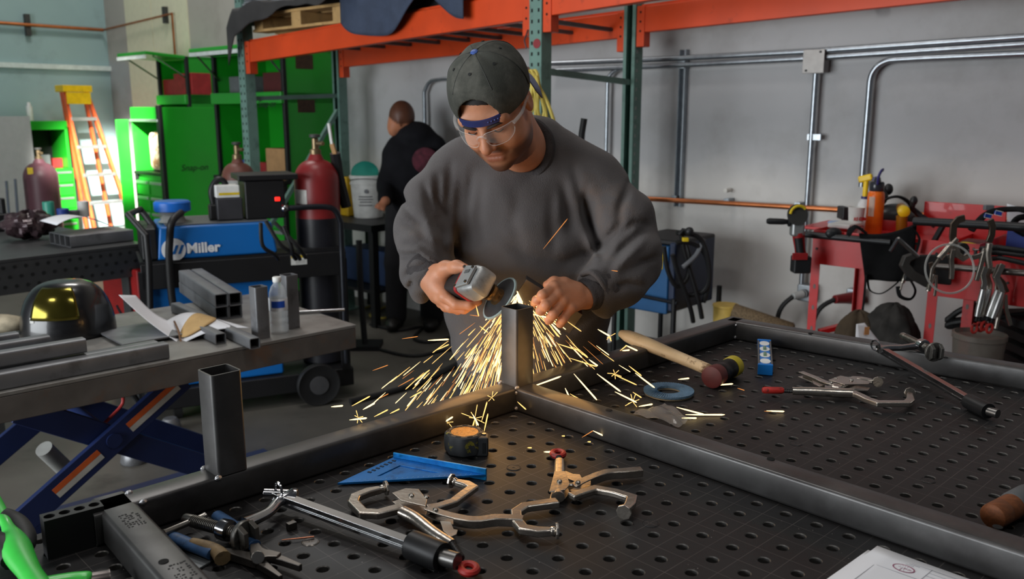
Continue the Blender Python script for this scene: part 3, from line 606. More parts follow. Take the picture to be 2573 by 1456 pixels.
# ---- blue speed square
m_sq = M('blue_anodised_lit', (24, 150, 226), .32, .45, var=.1, scale=14, dirt=(20, 108, 176), dscale=18, dlo=.45, dhi=.7)  # fence and plate are one blue; light on the fence is in its colour
m_sq2 = M('blue_anodised_shaded', (24, 106, 176), .34, .5, var=.2, scale=10, dirt=(20, 62, 110), dscale=12)
Rr, Ll, Ap = tp(1221, 1209, .0), tp(988, 1167, .0), tp(848, 1222, .0)
sq = thing('speed_square', 'blue anodised triangular speed square beside the tape measure', 'square', Ll)
fd = (Rr - Ll).normalized(); fn = ZV.cross(fd)
k = MB(); k.box((Ll + Rr)/2 + ZV*.0108 + fn*.002, ((Rr - Ll).length, .004, .0212), (fd, fn, ZV)); k.build('fence', m_sq, sq, bev=.0007)
tri = [Ll + ZV*.011, Rr + ZV*.0095, Ap + ZV*.0035]
cen = sum(tri, V((0, 0, 0)))/3
hole_ = [cen + (p - cen)*.42 + V((0, 0, 0)) for p in tri]
k = MB()
def trip(z): return [p + ZV*z for p in tri], [p + ZV*z for p in hole_]
o0, h0 = trip(-.002); o1, h1 = trip(.002); k.loft([o0, o1, h1, h0], closed=True); k.build('triangle_plate', m_sq2, sq, bev=.0007)
inr = [cen + (p - cen)*.425 for p in tri]; k = MB(); k.loft([[p - ZV*.0012 for p in inr], [p + ZV*.0004 for p in inr]]); k.build('recessed_web', m_sq2, sq)
for i in range(7):
    p = tri[0] + (tri[2] - tri[0])*(.10 + .075*i) + (tri[1] - tri[0])*.07; MB().box(p + ZV*.0022, (.007, .004, .0012), (fd, fn, ZV)).build('notch', M('notch_dark', (14, 40, 66), .6), sq)
for i in range(24):
    p = tri[2] + (tri[1] - tri[2])*(.06 + .037*i) - fn*(-.003); MB().box(p + ZV*.0021 + (tri[0] - p)*.03, (.0006, .005 if i % 4 else .008, .0005), (fd, fn, ZV)).build('scale_tick', M('tick_pale', (120, 170, 205), .4, .4), sq)

# ---- hammer with a wooden handle
m_wood = M('worn_hickory', (212, 184, 144), .5, var=.12, scale=10, stretch=(1, 1, 1), dirt=(110, 80, 52), dscale=26, dlo=.56, dhi=.64)
hm = thing('dead_blow_hammer', 'soft faced hammer with a worn wooden handle resting on the frame tube', 'hammer', tp(1815, 945, 0))
H0, H1 = PZ(1560, 838, ZT + TS + .017), tp(1800, 938, .030); hv = H1 - H0; n = 14
rad = [.010, .0165, .0185, .0188, .0185, .018, .0172, .0165, .016, .0155, .0152, .0150, .015, .0145, .014]
k = MB(); k.tube([H0 + hv*(i/n) for i in range(n + 1)], rad, 18, flat=.9); k.build('wooden_handle', m_wood, hm)
F0, F1 = tp(1787, 950, .0265), tp(1842, 921, .0265); fa = (F1 - F0); fl_ = fa.length; fa.normalize()
k = MB(); k.lathe([(.020, 0), (.0250, .002), (.0255, .006), (.0245, .035), (.021, .040)], F0, fa, 28); k.build('red_face', M('dark_red_face', (96, 38, 36), .55, var=.2, scale=30), hm, label='scuffed dark red striking face')
k = MB(); k.lathe([(.020, .036), (.023, .040), (.0235, .052), (.021, .056), (.021, .074), (.0235, .078), (.0235, fl_ - .020), (.020, fl_ - .018)], F0, fa, 28); k.build('hammer_head', m_black, hm)
k = MB(); k.lathe([(.018, fl_ - .019), (.0245, fl_ - .017), (.025, fl_ + .006), (.022, fl_ + .012), (.012, fl_ + .015), (.001, fl_ + .0155)], F0, fa, 28); k.build('yellow_face', M('yellow_face', (196, 178, 24), .45, var=.1), hm, label='domed yellow striking face')

# ---- torpedo level
l0, l1 = tp(1922, 944, 0), tp(1919, 878, 0); lv = thing('torpedo_level', 'small blue torpedo level with white vial windows standing near the far tube', 'level', l0)
ld = (l1 - l0); LL = ld.length; ld.normalize(); ls_ = ld.cross(ZV)
m_lvl = M('level_blue', (24, 122, 208), .38, var=.05); m_rail = M('level_rail', (120, 122, 124), .4, .7); m_vial = M('vial_white', (235, 238, 238), .35)
w_ = .034; h_ = .026
k = MB(); k.box(l0 + ld*LL/2 + ZV*(h_/2), (LL - .012, w_ - .008, h_ - .004), (ld, ls_, ZV)); k.build('level_body', m_lvl, lv, bev=.002)
for s in (-1, 1): MB().box(l0 + ld*LL/2 + ls_*s*(w_/2 - .002) + ZV*(h_/2), (LL - .008, .004, h_), (ld, ls_, ZV)).build('metal_rail', m_rail, lv, bev=.001)
for q in (.004, LL - .004): MB().box(l0 + ld*q + ZV*(h_/2 + .0008), (.010, w_ + .001, h_ + .001), (ld, ls_, ZV)).build('end_cap', m_lvl, lv, bev=.002)
for i, f_ in enumerate((.16, .39, .63, .86)):
    c = l0 + ld*LL*f_ + ZV*(h_ - .0018); X_, Y_ = (ls_*.0125, ld*.024) ; k = MB(); k.loft([[c + ls_*.0125*math.cos(2*math.pi*j/24) + ld*.022*math.sin(2*math.pi*j/24) + ZV*z for j in range(24)] for z in (0, .0008)]); vb = k.build('vial_window', m_vial, lv)
    if i in (1, 2):
        k = MB(); k.tube([c + ld*(-.012) + ZV*.002, c + ld*.010 + ZV*.002], .004, 10); k.build('vial', M('vial_green', (120, 150, 120), .2), vb)

# ---- flap disc
fc = tp(1680, 990, .0); fdz = thing('flap_disc', 'blue grey abrasive flap disc lying past the middle tube', 'disc', fc)
m_flap = M('zirconia_flaps', (86, 116, 142), .7, var=.15, scale=80, bump=.3, bscale=300); nf = 60
k = MB(); r0, r1 = .026, .0555
for i in range(nf):
    t0, t1 = 2*math.pi*i/nf, 2*math.pi*(i + 1.12)/nf; p = [(r0, t0), (r1, t0 + .05), (r1, t1 + .05), (r0, t1)]
    b_ = [fc + V((r*math.cos(t), r*math.sin(t), .004 + (.0015 if j in (2, 3) else 0))) for j, (r, t) in enumerate(p)]; u_ = [q + ZV*.0045 for q in b_]; k.hexa(b_ + u_)
k.build('abrasive_flaps', m_flap, fdz, kind='stuff')
k = MB(); k.loft([[fc + V((r*math.cos(2*math.pi*j/40), r*math.sin(2*math.pi*j/40), z)) for j in range(40)] for r, z in ((.027, .0008), (.0535, .0008), (.0535, .0045), (.027, .0045))], closed=True); k.build('backing_ring', M('tan_backing', (150, 140, 118), .7), fdz)

# ---- clear plastic bag
def bag(u, v):
    p = q00*(1 - u)*(1 - v) + q10*u*(1 - v) + q11*u*v + q01*(1 - u)*v
    return p + ZV*(.004 + .007*abs(math.sin(7*u + 3*v) * math.cos(5*v - 2*u)) + .006*math.sin(math.pi*u)*math.sin(math.pi*v))
q00, q10, q11, q01 = tp(1590, 1046, 0), tp(1670, 1020, 0), tp(1738, 1062, 0), tp(1705, 1080, 0)
m_bag = M('clear_plastic', (190, 185, 180), .15, var=.05, alpha=.32)
tag(MB().sheet(bag, 22, 16).build('plastic_bag', m_bag, smooth=60), 'crumpled clear plastic bag on the table behind the middle tube', 'bag')

# ---- torch nozzle at the right edge
t0, t1 = PZ(2492, 1300, ZT + .0215), PZ(2640, 1222, ZT + .024); tv = t1 - t0; tz = thing('torch_nozzle', 'scorched copper brown torch nozzle at the right edge', 'nozzle', t0)
k = MB(); k.lathe([(.016, 0), (.0188, .002), (.0195, .006), (.0195, .030), (.0188, .031), (.0195, .034), (.0195, .05), (.0195, .060)], t0, tv, 26); k.build('copper_nozzle', M('scorched_copper', (122, 72, 42), .55, .3, var=.25, scale=40, stretch=(1, 6, 6)), tz)
k = MB(); k.lathe([(.0195, .060), (.0215, .064), (.0215, .11), (.020, .115), (.020, tv.length)], t0, tv, 26); k.build('grey_sleeve', M('grey_sleeve', (82, 84, 86), .6), tz)

# ---- drawing sheets at the lower right
m_paper = M('white_paper', (226, 227, 232), .7, var=.015); m_ink = M('grey_ink', (150, 152, 160), .7); m_stamp = M('purple_stamp', (150, 96, 118), .7, var=.3, scale=200)
def sheet_thing(name, label, c0, dx, dy, wx, wy, z, curl):
    def fn(u, v):
        p = c0 + dx*wx*u + dy*wy*v; return p + ZV*(z + curl*(1 - u)**3*(1 - v)**2)
    return tag(MB().sheet(fn, 10, 10).build(name, m_paper, smooth=60, solid=.0006), label, 'paper', 'drawing sheets')
pc = tp(2204, 1376, .004); pe = tp(2420, 1452, .003); pl_ = tp(2094, 1456, .003)
dx = (pe - pc); dx.z = 0; dx.normalize(); dy = (pl_ - pc); dy.z = 0; dy.normalize()
sheet_thing('paper_sheet', 'under sheet of the white papers, its corner peeping out at the left', tp(2181, 1385, 0), dx, dy, .28, .22, .0012, .0)
s2 = sheet_thing('paper_sheet', 'upper white drawing sheet with a purple round stamp at the lower right', V((pc.x, pc.y, ZT)), dx, dy, .28, .22, .0030, .003)
def line(a, b, w=.0007):
    k = MB(); flatbar(k, [V((p.x, p.y, ZT + .0040 + .0006)) for p in (a, b)], w, .0002); return k.build('printed_line', m_ink, s2)
o = tp(2229, 1403, 0); line(o, o + dx*.3); line(o, o + dy*.3); o2 = tp(2202, 1428, 0); line(o2, o2 + dx*.09); o3 = tp(2342, 1441, 0); line(o3, o3 + dy*.1); line(o3 + dy*.012, o3 + dy*.012 + dx*.1, .0005); line(o3 + dy*.022, o3 + dy*.022 + dx*.1, .0005)
for i in range(3):
    o4 = tp(2254, 1415, 0) + dy*.004*i; line(o4, o4 + dx*(.03 - .006*i), .0013)
sc_ = tp(2270, 1437, 0); sc_ = V((sc_.x, sc_.y, ZT + .0045))
k = MB(); k.loft([[sc_ + dx*.0145*f_*math.cos(2*math.pi*j/30) + dy*.0105*f_*math.sin(2*math.pi*j/30) + ZV*z for j in range(30)] for f_, z in ((1, 0), (1, .0004), (.86, .0004), (.86, 0))], closed=True); st = k.build('round_stamp', m_stamp, s2)
k = MB(); q = random.Random(5)
for i in range(26):
    t = q.uniform(0, 6.28); r = q.uniform(.1, .75); k.box(sc_ + dx*.0135*r*math.cos(t) + dy*.0095*r*math.sin(t), (.0022, .0006, .0003), (dx*math.cos(t) + dy*math.sin(t), dy*math.cos(t) - dx*math.sin(t), ZV))
k.build('stamp_print', m_stamp, s2, kind='stuff')
# ================================================================ people (signed distance fields turned into one continuous mesh each)
class SDF:
    def __init__(self, lo, hi, h):
        self.lo = np.array(lo, np.float32); self.h = h; self.n = np.ceil((np.array(hi) - np.array(lo))/h).astype(int) + 1
        g = [self.lo[i] + h*np.arange(self.n[i], dtype=np.float32) for i in range(3)]
        X, Y, Z = np.meshgrid(*g, indexing='ij'); self.p = np.stack([X, Y, Z], -1).reshape(-1, 3); self.d = np.full(len(self.p), 1e3, np.float32)
    def ell(self, c, r, ax=None):
        q = self.p - np.array(c, np.float32)
        if ax is not None: q = q @ np.array([list(a) for a in ax], np.float32).T
        r = np.array(r, np.float32); k0 = np.sqrt(((q/r)**2).sum(1)); k1 = np.sqrt(((q/(r*r))**2).sum(1)); return k0*(k0 - 1)/np.maximum(k1, 1e-6)
    def cap(self, a, b, ra, rb=None, sq=None):
        rb = ra if rb is None else rb; a = np.array(a, np.float32); b = np.array(b, np.float32); ab = b - a; q = self.p - a
        t = np.clip((q @ ab)/(ab @ ab), 0, 1); return np.sqrt(((q - t[:, None]*ab)**2).sum(1)) - (ra + (rb - ra)*t)
    def u(self, e, k=.02):
        h = np.clip(.5 + .5*(self.d - e)/k, 0, 1); self.d = self.d*(1 - h) + e*h - k*h*(1 - h); return self
    def sub(self, e, k=.01):
        h = np.clip(.5 - .5*(self.d + e)/k, 0, 1); self.d = self.d*(1 - h) - e*h + k*h*(1 - h); return self
    def chain(self, pts, rs, k=.008):
        for i in range(len(pts) - 1): self.u(self.cap(pts[i], pts[i + 1], rs[i], rs[i + 1]), k)
        return self
    def mesh(self):
        n = self.n; D = self.d.reshape(n); S = D < 0; idx = -np.ones(tuple(n - 1), np.int64)
        c = [(i, j, k) for i in (0, 1) for j in (0, 1) for k in (0, 1)]
        def sub(A, o): return A[o[0]:n[0] - 1 + o[0], o[1]:n[1] - 1 + o[1], o[2]:n[2] - 1 + o[2]]
        cnt = sum(sub(S, o).astype(np.int8) for o in c); act = (cnt > 0) & (cnt < 8); ii = np.argwhere(act); idx[act] = np.arange(len(ii))
        acc = np.zeros((len(ii), 3)); w = np.zeros(len(ii))
        for a in range(8):
            for b in range(a + 1, 8):
                if sum(abs(c[a][q] - c[b][q]) for q in range(3)) != 1: continue
                A = D[ii[:, 0] + c[a][0], ii[:, 1] + c[a][1], ii[:, 2] + c[a][2]]; B = D[ii[:, 0] + c[b][0], ii[:, 1] + c[b][1], ii[:, 2] + c[b][2]]
                m = (A < 0) != (B < 0); t = np.where(m, A/np.where(m, A - B, 1), 0)
                pa = np.array(c[a], float); pb = np.array(c[b], float); acc += np.where(m[:, None], pa + t[:, None]*(pb - pa), 0); w += m
        vs = self.lo + self.h*(ii + acc/w[:, None]); fs = []
        for ax in range(3):
            o = [0, 0, 0]; o[ax] = 1; sl0 = [slice(0, n[q]) for q in range(3)]; sl1 = list(sl0); sl0[ax] = slice(0, n[ax] - 1); sl1[ax] = slice(1, n[ax])
            ch = S[tuple(sl0)] != S[tuple(sl1)]; e = np.argwhere(ch); inside = S[tuple(sl0)][ch]
            b1, b2 = (ax + 1) % 3, (ax + 2) % 3; ok = (e[:, b1] > 0) & (e[:, b2] > 0) & (e[:, b1] < n[b1] - 1) & (e[:, b2] < n[b2] - 1); e = e[ok]; inside = inside[ok]
            def at(d1, d2):
                q = e.copy(); q[:, b1] += d1; q[:, b2] += d2; return idx[q[:, 0], q[:, 1], q[:, 2]]
            Q = np.stack([at(-1, -1), at(0, -1), at(0, 0), at(-1, 0)], 1); Q[~inside] = Q[~inside][:, ::-1]; fs.append(Q)
        return vs, np.concatenate(fs)
    def build(self, name, mat, parent=None, cut=None, smooth_it=2, colors=None):
        vs, fs = self.mesh()
        if cut is not None: keep = cut(vs); fs = fs[keep[fs].all(1)]
        # light laplacian smoothing
        for _ in range(smooth_it):
            s = np.zeros_like(vs); n_ = np.zeros(len(vs))
            for a, b in ((0, 1), (1, 2), (2, 3), (3, 0)):
                np.add.at(s, fs[:, a], vs[fs[:, b]]); np.add.at(n_, fs[:, a], 1); np.add.at(s, fs[:, b], vs[fs[:, a]]); np.add.at(n_, fs[:, b], 1)
            m = n_ > 0; vs[m] = .5*vs[m] + .5*s[m]/n_[m, None]
        world = vs
        if parent is not None and parent.name in INV:
            m4 = np.array(INV[parent.name]); vs = vs @ m4[:3, :3].T + m4[:3, 3]
        me = bpy.data.meshes.new(name); me.from_pydata(vs.tolist(), [], fs.tolist()); me.polygons.foreach_set('use_smooth', [True]*len(me.polygons)); me.materials.append(mat)
        if colors is not None:
            at = me.color_attributes.new('tone', 'FLOAT_COLOR', 'POINT'); cc = colors(world); at.data.foreach_set('color', np.concatenate([cc, np.ones((len(cc), 1))], 1).astype(np.float32).ravel())
        o = bpy.data.objects.new(name, me); C.objects.link(o)
        if parent is not None:
            o.parent = parent
            if parent.name in INV: INV[o.name] = INV[parent.name]
        return o
def skin_mat(name):
    m = M(name, (190, 130, 98), .5, var=.08, scale=40, bump=.05, bscale=220); nt = m.node_tree; b = nt.nodes['Principled BSDF']
    a = nt.nodes.new('ShaderNodeAttribute'); a.attribute_name = 'tone'; mx = nt.nodes.new('ShaderNodeMixRGB'); mx.blend_type = 'MULTIPLY'; mx.inputs[0].default_value = 1
    src = b.inputs['Base Color'].links[0].from_socket; nt.links.new(src, mx.inputs[1]); nt.links.new(a.outputs['Color'], mx.inputs[2]); nt.links.new(mx.outputs[0], b.inputs['Base Color'])
    b.inputs['Subsurface Weight'].default_value = .12; b.inputs['Subsurface Radius'].default_value = (.01, .004, .002); return m
m_skin = skin_mat('warm_skin')
# ---------------- head frame
def rot_head(yaw, pitch, roll):
    yw, pt, rl = map(math.radians, (yaw, pitch, roll))
    f = V((-math.sin(yw)*math.cos(pt), -math.cos(yw)*math.cos(pt), -math.sin(pt))); u = V((-math.sin(yw)*math.sin(pt), -math.cos(yw)*math.sin(pt), math.cos(pt))); r = V((math.cos(yw), -math.sin(yw), 0))
    return r*math.cos(rl) + u*math.sin(rl), f, u*math.cos(rl) - r*math.sin(rl)
HR, HF, HU = rot_head(17, 40, 8); HC = P(1243, 266, 2.03)
def H(x, y, z): return HC + HR*x + HF*y + HU*z
HAX = (HR, HF, HU)
NB = P(1312, 376, 2.24)           # neck base
rsh, rel, rwr = P(1192, 446, 2.32), P(1066, 580, 2.20), P(1080, 690, 2.06)
lsh, lel, lwr = P(1476, 470, 2.28), P(1574, 640, 2.15), P(1468, 744, 1.985)
man = None
# one continuous body: head, neck, arms, hands, torso and legs
s = SDF((-.36, 1.80, .80), (.40, 2.55, 1.80), .0062)
pel = V((.04, 2.36, .93))
s.u(s.ell(P(1330, 560, 2.30), (.15, .09, .2)), .05).u(s.ell(P(1335, 760, 2.28), (.15, .12, .2)), .06)
s.chain([NB, rsh], [.055, .045], .03); s.chain([NB, lsh], [.055, .045], .03)
s.chain([rsh, rel, rwr], [.040, .038, .030], .02); s.chain([lsh, lel, lwr], [.040, .038, .030], .02)
# (the clothed trunk is finished at coarse resolution; head and hands come at fine resolution below and are part of the same skin)
def tone(vs):
    q = (vs - np.array(HC)) @ np.array([list(HR), list(HF), list(HU)]).T
    x, y, z = q[:, 0], q[:, 1], q[:, 2]; c = np.ones((len(vs), 3))
    inhead = (np.abs(x) < .12) & (z > -.16) & (z < .16)
    ss = lambda a, b, t: np.clip((t - a)/(b - a), 0, 1)
    beard = ss(-.048, -.066, z)*ss(-.03, .01, y)*inhead; must = ss(.030, .018, np.abs(x))*ss(-.040, -.046, z)*ss(-.062, -.055, z)*ss(.08, .09, y)
    cheek = ss(.030, .048, np.abs(x))
    b = np.clip(np.maximum(beard*(.55 + .45*np.maximum(cheek, ss(-.088, -.098, z))), must*.9), 0, 1)*.92
    c *= (1 - b[:, None]*np.array([.84, .84, .82]))
    lip = ss(.025, .019, np.abs(x))*ss(-.054, -.057, z)*ss(-.083, -.078, z)*ss(.085, .092, y)*inhead
    c *= 1 - lip[:, None]*np.array([.06, .24, .22])
    nose = np.exp(-((x/.017)**2 + ((z + .03)/.014)**2))*ss(.095, .11, y)*inhead; c *= 1 - nose[:, None]*np.array([0, .08, .07])
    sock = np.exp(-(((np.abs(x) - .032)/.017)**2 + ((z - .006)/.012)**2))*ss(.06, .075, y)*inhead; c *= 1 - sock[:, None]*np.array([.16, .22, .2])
    return c
def head_sdf(hd):
    e = lambda c, r: hd.ell(H(*c), r, HAX)
    hd.u(e((0, -.012, .045), (.077, .097, .084)), .01); hd.u(e((0, .030, -.028), (.066, .064, .092)), .03)
    for q in (-1, 1):
        hd.u(e((q*.040, .052, -.040), (.030, .034, .034)), .022); hd.u(e((q*.048, .022, -.078), (.022, .04, .028)), .025)
    hd.u(e((0, .060, -.080), (.045, .036, .034)), .02); hd.u(e((0, .080, -.104), (.023, .020, .018)), .02)
    hd.u(hd.cap(H(-.044, .074, .026), H(.044, .074, .026), .0165), .018)
    for q in (-1, 1): hd.sub(e((q*.033, .106, .004), (.019, .018, .012)), .014)
    for q in (-1, 1): hd.u(e((q*.032, .074, .005), (.0155, .0155, .0135)), .005)
    hd.u(hd.cap(H(0, .090, .016), H(0, .1165, -.026), .0085, .0125), .012)
    for q in (-1, 1): hd.u(e((q*.0140, .104, -.032), (.0088, .0115, .0085)), .006)
    hd.u(e((0, .119, -.0305), (.0115, .0095, .0095)), .006)
    hd.u(hd.cap(H(-.017, .0905, -.062), H(.017, .0905, -.062), .0062), .008); hd.u(hd.cap(H(-.014, .0915, -.0745), H(.014, .0915, -.0745), .0072), .008)
    hd.sub(hd.cap(H(-.023, .098, -.0675), H(.023, .098, -.0675), .0026), .004)
    for q in (-1, 1):
        hd.sub(hd.cap(H(q*.022, .103, -.034), H(q*.034, .088, -.062), .002), .010)
        ec = H(q*.080, -.006, .004); hd.u(hd.ell(ec, (.011, .019, .033), (HR, HF*.96 - HR*q*.28, HU)), .008); hd.sub(hd.ell(H(q*.092, .000, .006), (.006, .009, .016), HAX), .006)
    hd.u(hd.cap(H(0, -.028, -.05), NB, .060, .062), .03); hd.u(hd.cap(H(0, .035, -.085), NB + V((0, -.06, .0)), .035, .05), .035)
    return hd
# hands -------------------------------------------------------------------
def pl(*q): return [P(*w) for w in q]
def left_hand(hd):
    wr = P(1472, 746, 1.985); mc = pl((1392, 722, 1.932), (1400, 741, 1.924), (1413, 760, 1.924), (1433, 777, 1.930))
    for m_, r in zip(mc, (.0135, .014, .0135, .012)): hd.u(hd.cap(wr, m_, .024, r), .010)
    hd.u(hd.cap(P(1445, 735, 1.962), P(1410, 733, 1.945), .019, .015), .01)
    hd.chain([wr, lwr + (lel - lwr)*.25], [.027, .032], .01)
    F_ = [([(1392, 722, 1.932), (1363, 742, 1.900), (1349, 755, 1.912), (1342, 763, 1.934)], (.0130, .0108, .0098, .0088)),
          ([(1400, 741, 1.924), (1371, 768, 1.890), (1359, 781, 1.902), (1356, 786, 1.926)], (.0135, .0112, .0100, .0090)),
          ([(1413, 760, 1.924), (1390, 791, 1.894), (1380, 803, 1.906), (1378, 808, 1.930)], (.0130, .0108, .0098, .0088)),
          ([(1433, 777, 1.930), (1415, 803, 1.908), (1408, 813, 1.918), (1407, 816, 1.936)], (.0115, .0098, .0090, .0080))]
    tmp = hd.d.copy()
    for pts, rs in F_:
        hd.d = np.full(len(hd.p), 1e3, np.float32); hd.chain(pl(*pts), rs, .004)
        for q in pts[1:3]: hd.u(hd.ell(P(*q), (rs[1]*1.08,)*3), .003)
        e = hd.d; hd.d = tmp; h = hd.u(e, .0035); tmp = hd.d.copy()
    hd.chain(pl((1448, 728, 1.972), (1418, 712, 1.962), (1392, 708, 1.955), (1374, 716, 1.955)), (.019, .0135, .0115, .0095), .008)
    for m_ in mc: hd.u(hd.ell(m_ + V((0, -.004, .002)), (.0105,)*3), .008)
GN = V((.71, .29, -.58)).normalized(); GD = V((-.74, .66, -.02)); GD = (GD - GN*GD.dot(GN)).normalized(); GS = GN.cross(GD).normalized()
GH = P(1196, 712, 1.935)             # gear head centre of the grinder in his right hand
def gp(a, s_, n_): return GH + GD*a + GS*s_ + GN*n_
def right_hand(hd):
    wr = P(1080, 696, 2.055); hd.chain([wr, rwr + (rel - rwr)*.3], [.028, .034], .01)
    hd.u(hd.ell(P(1104, 716, 2.03), (.034, .030, .040)), .02)
    mc = pl((1118, 744, 1.992), (1106, 748, 2.012), (1096, 746, 2.032), (1090, 738, 2.052))
    for m_ in mc: hd.u(hd.cap(wr, m_, .026, .0145), .012)
    F_ = [([(1118, 744, 1.992), (1146, 766, 1.968), (1180, 768, 1.960), (1202, 758, 1.968)], (.0140, .0122, .0110, .0095)),
          ([(1106, 748, 2.012), (1132, 774, 1.992), (1166, 778, 1.986), (1186, 768, 1.992)], (.0140, .0122, .0110, .0095)),
          ([(1096, 746, 2.032), (1120, 772, 2.016), (1150, 780, 2.010), (1172, 772, 2.014)], (.0135, .0118, .0105, .0092)),
          ([(1090, 738, 2.052), (1108, 764, 2.042), (1134, 774, 2.036), (1152, 768, 2.038)], (.0120, .0105, .0095, .0085))]
    tmp = hd.d.copy()
    for pts, rs in F_:
        hd.d = np.full(len(hd.p), 1e3, np.float32); hd.chain(pl(*pts), rs, .004); e = hd.d; hd.d = tmp; hd.u(e, .005); tmp = hd.d.copy()
    hd.chain(pl((1092, 690, 2.045), (1120, 676, 2.012), (1148, 671, 1.985), (1168, 674, 1.968)), (.024, .0175, .0135, .0105), .014)
    for m_ in mc[:2]: hd.u(hd.ell(m_ + V((0, -.005, -.002)), (.0115,)*3), .008)
# fine pieces of the skin are evaluated on their own grids and joined with the trunk into one mesh
def joined(name, mat, pieces, colors, parent=None):
    VS, FS, n = [], [], 0
    for sd, cut in pieces:
        vs, fs = sd.mesh()
        if cut is not None: keep = cut(vs); fs = fs[keep[fs].all(1)]
        for _ in range(1):
            s_ = np.zeros_like(vs); n_ = np.zeros(len(vs))
            for a, b in ((0, 1), (1, 2), (2, 3), (3, 0)):
                np.add.at(s_, fs[:, a], vs[fs[:, b]]); np.add.at(n_, fs[:, a], 1); np.add.at(s_, fs[:, b], vs[fs[:, a]]); np.add.at(n_, fs[:, b], 1)
            mm = n_ > 0; vs[mm] = .5*vs[mm] + .5*s_[mm]/n_[mm, None]
        VS.append(vs); FS.append(fs + n); n += len(vs)
    vs = np.concatenate(VS); fs = np.concatenate(FS); me = bpy.data.meshes.new(name); me.from_pydata(vs.tolist(), [], fs.tolist())
    me.polygons.foreach_set('use_smooth', [True]*len(me.polygons)); me.materials.append(mat)
    at = me.color_attributes.new('tone', 'FLOAT_COLOR', 'POINT'); cc = colors(vs); at.data.foreach_set('color', np.concatenate([cc, np.ones((len(cc), 1))], 1).astype(np.float32).ravel())
    o = bpy.data.objects.new(name, me); C.objects.link(o); return o
def box_of(pts, pad): a = np.array([list(p) for p in pts]); return a.min(0) - pad, a.max(0) + pad
lo, hi = box_of([H(x, y, z) for x in (-.095, .095) for y in (-.115, .135) for z in (-.13, .14)] + [NB], .02); hs = head_sdf(SDF(lo, hi, .0030))
lo, hi = box_of(pl((1340, 700, 1.88), (1480, 825, 2.0)) + [lwr], .03); lh = SDF(lo, hi, .0022); left_hand(lh)
lo, hi = box_of(pl((1060, 660, 1.93), (1210, 790, 2.08)) + [rwr], .03); rh = SDF(lo, hi, .0024); right_hand(rh)
# legs
s2_ = SDF((-.2, 2.12, .0), (.30, 2.62, 1.0), .012)
rhip, lhip = V((-.05, 2.36, .93)), V((.135, 2.36, .93)); rkn, lkn = V((-.07, 2.34, .5)), V((.16, 2.33, .5)); ran, lan = V((-.08, 2.42, .09)), V((.18, 2.41, .09))
s2_.chain([rhip, rkn, ran], [.08, .055, .042], .02).chain([lhip, lkn, lan], [.08, .055, .042], .02)
man = joined('person', m_skin, [(s, None), (hs, None), (lh, None), (rh, None), (s2_, None)], tone)
tag(man, 'man in grey sweatshirt and backwards cap bending over the table with a grinder', 'person')
INV[man.name] = Matrix.Identity(4)
# ---------------- sweatshirt
m_sweat = M('charcoal_fleece', (84, 80, 80), .92, var=.10, scale=9, bump=.35, bscale=420, sheen=.15, dirt=(100, 84, 74), dscale=5, dlo=.58, dhi=.8, spec=.2)
sw = SDF((-.40, 1.86, .82), (.46, 2.60, 1.64), .0055)
yk = sw.ell(P(1335, 470, 2.31), (.20, .115, .13))
sw.u(yk, .05); sw.u(sw.ell(P(1318, 590, 2.275), (.222, .150, .21)), .06); sw.u(sw.ell(P(1326, 760, 2.235), (.222, .180, .24)), .07)
sw.u(sw.ell(P(1335, 880, 2.26), (.195, .165, .13)), .05)
sw.u(sw.cap(P(1322, 384, 2.30), P(1190, 418, 2.31), .085, .078), .05); sw.u(sw.cap(P(1345, 378, 2.30), P(1480, 458, 2.27), .085, .082), .05)
sw.u(sw.cap(P(1150, 440, 2.30), P(1094, 515, 2.25), .078, .082), .05); sw.u(sw.cap(P(1094, 515, 2.25), P(1066, 575, 2.19), .080, .073), .03)
sw.chain(pl((1066, 580, 2.18), (1076, 640, 2.12), (1074, 680, 2.075)), (.073, .066, .052), .03); sw.u(sw.cap(P(1046, 690, 2.10), P(1058, 738, 2.11), .036, .026), .03)
sw.u(sw.cap(P(1484, 466, 2.26), P(1556, 560, 2.20), .082, .086), .05); sw.u(sw.cap(P(1556, 560, 2.20), P(1576, 640, 2.14), .087, .080), .03)
sw.chain(pl((1578, 655, 2.13), (1545, 700, 2.07), (1505, 724, 2.02)), (.080, .072, .054), .03); sw.u(sw.cap(P(1528, 735, 2.03), P(1516, 776, 2.03), .036, .024), .025)
def crease(path, depth, width, Yc=2.12, ran_=.20):
    global sw
    p3 = [P(*q, Yc) if len(q) == 2 else P(*q) for q in path]; best = np.full(len(sw.p), 9., np.float32)
    X, Z = sw.p[:, 0], sw.p[:, 2]; tt = np.zeros(len(sw.p), np.float32)
    for i in range(len(p3) - 1):
        ax_, az = p3[i].x, p3[i].z; bx, bz = p3[i + 1].x - ax_, p3[i + 1].z - az; t = np.clip(((X - ax_)*bx + (Z - az)*bz)/(bx*bx + bz*bz), 0, 1)
        d = np.hypot(X - ax_ - t*bx, Z - az - t*bz); m = d < best; best[m] = d[m]; tt[m] = ((i + t)/(len(p3) - 1))[m]
    sw.d += (1.25 if abs(depth) > .0075 else 1.9)*depth*np.exp(-(best/(.85*width))**2)*(sw.p[:, 1] < Yc + ran_)*np.sin(np.pi*np.clip(tt*.9 + .08, 0, 1))**.6
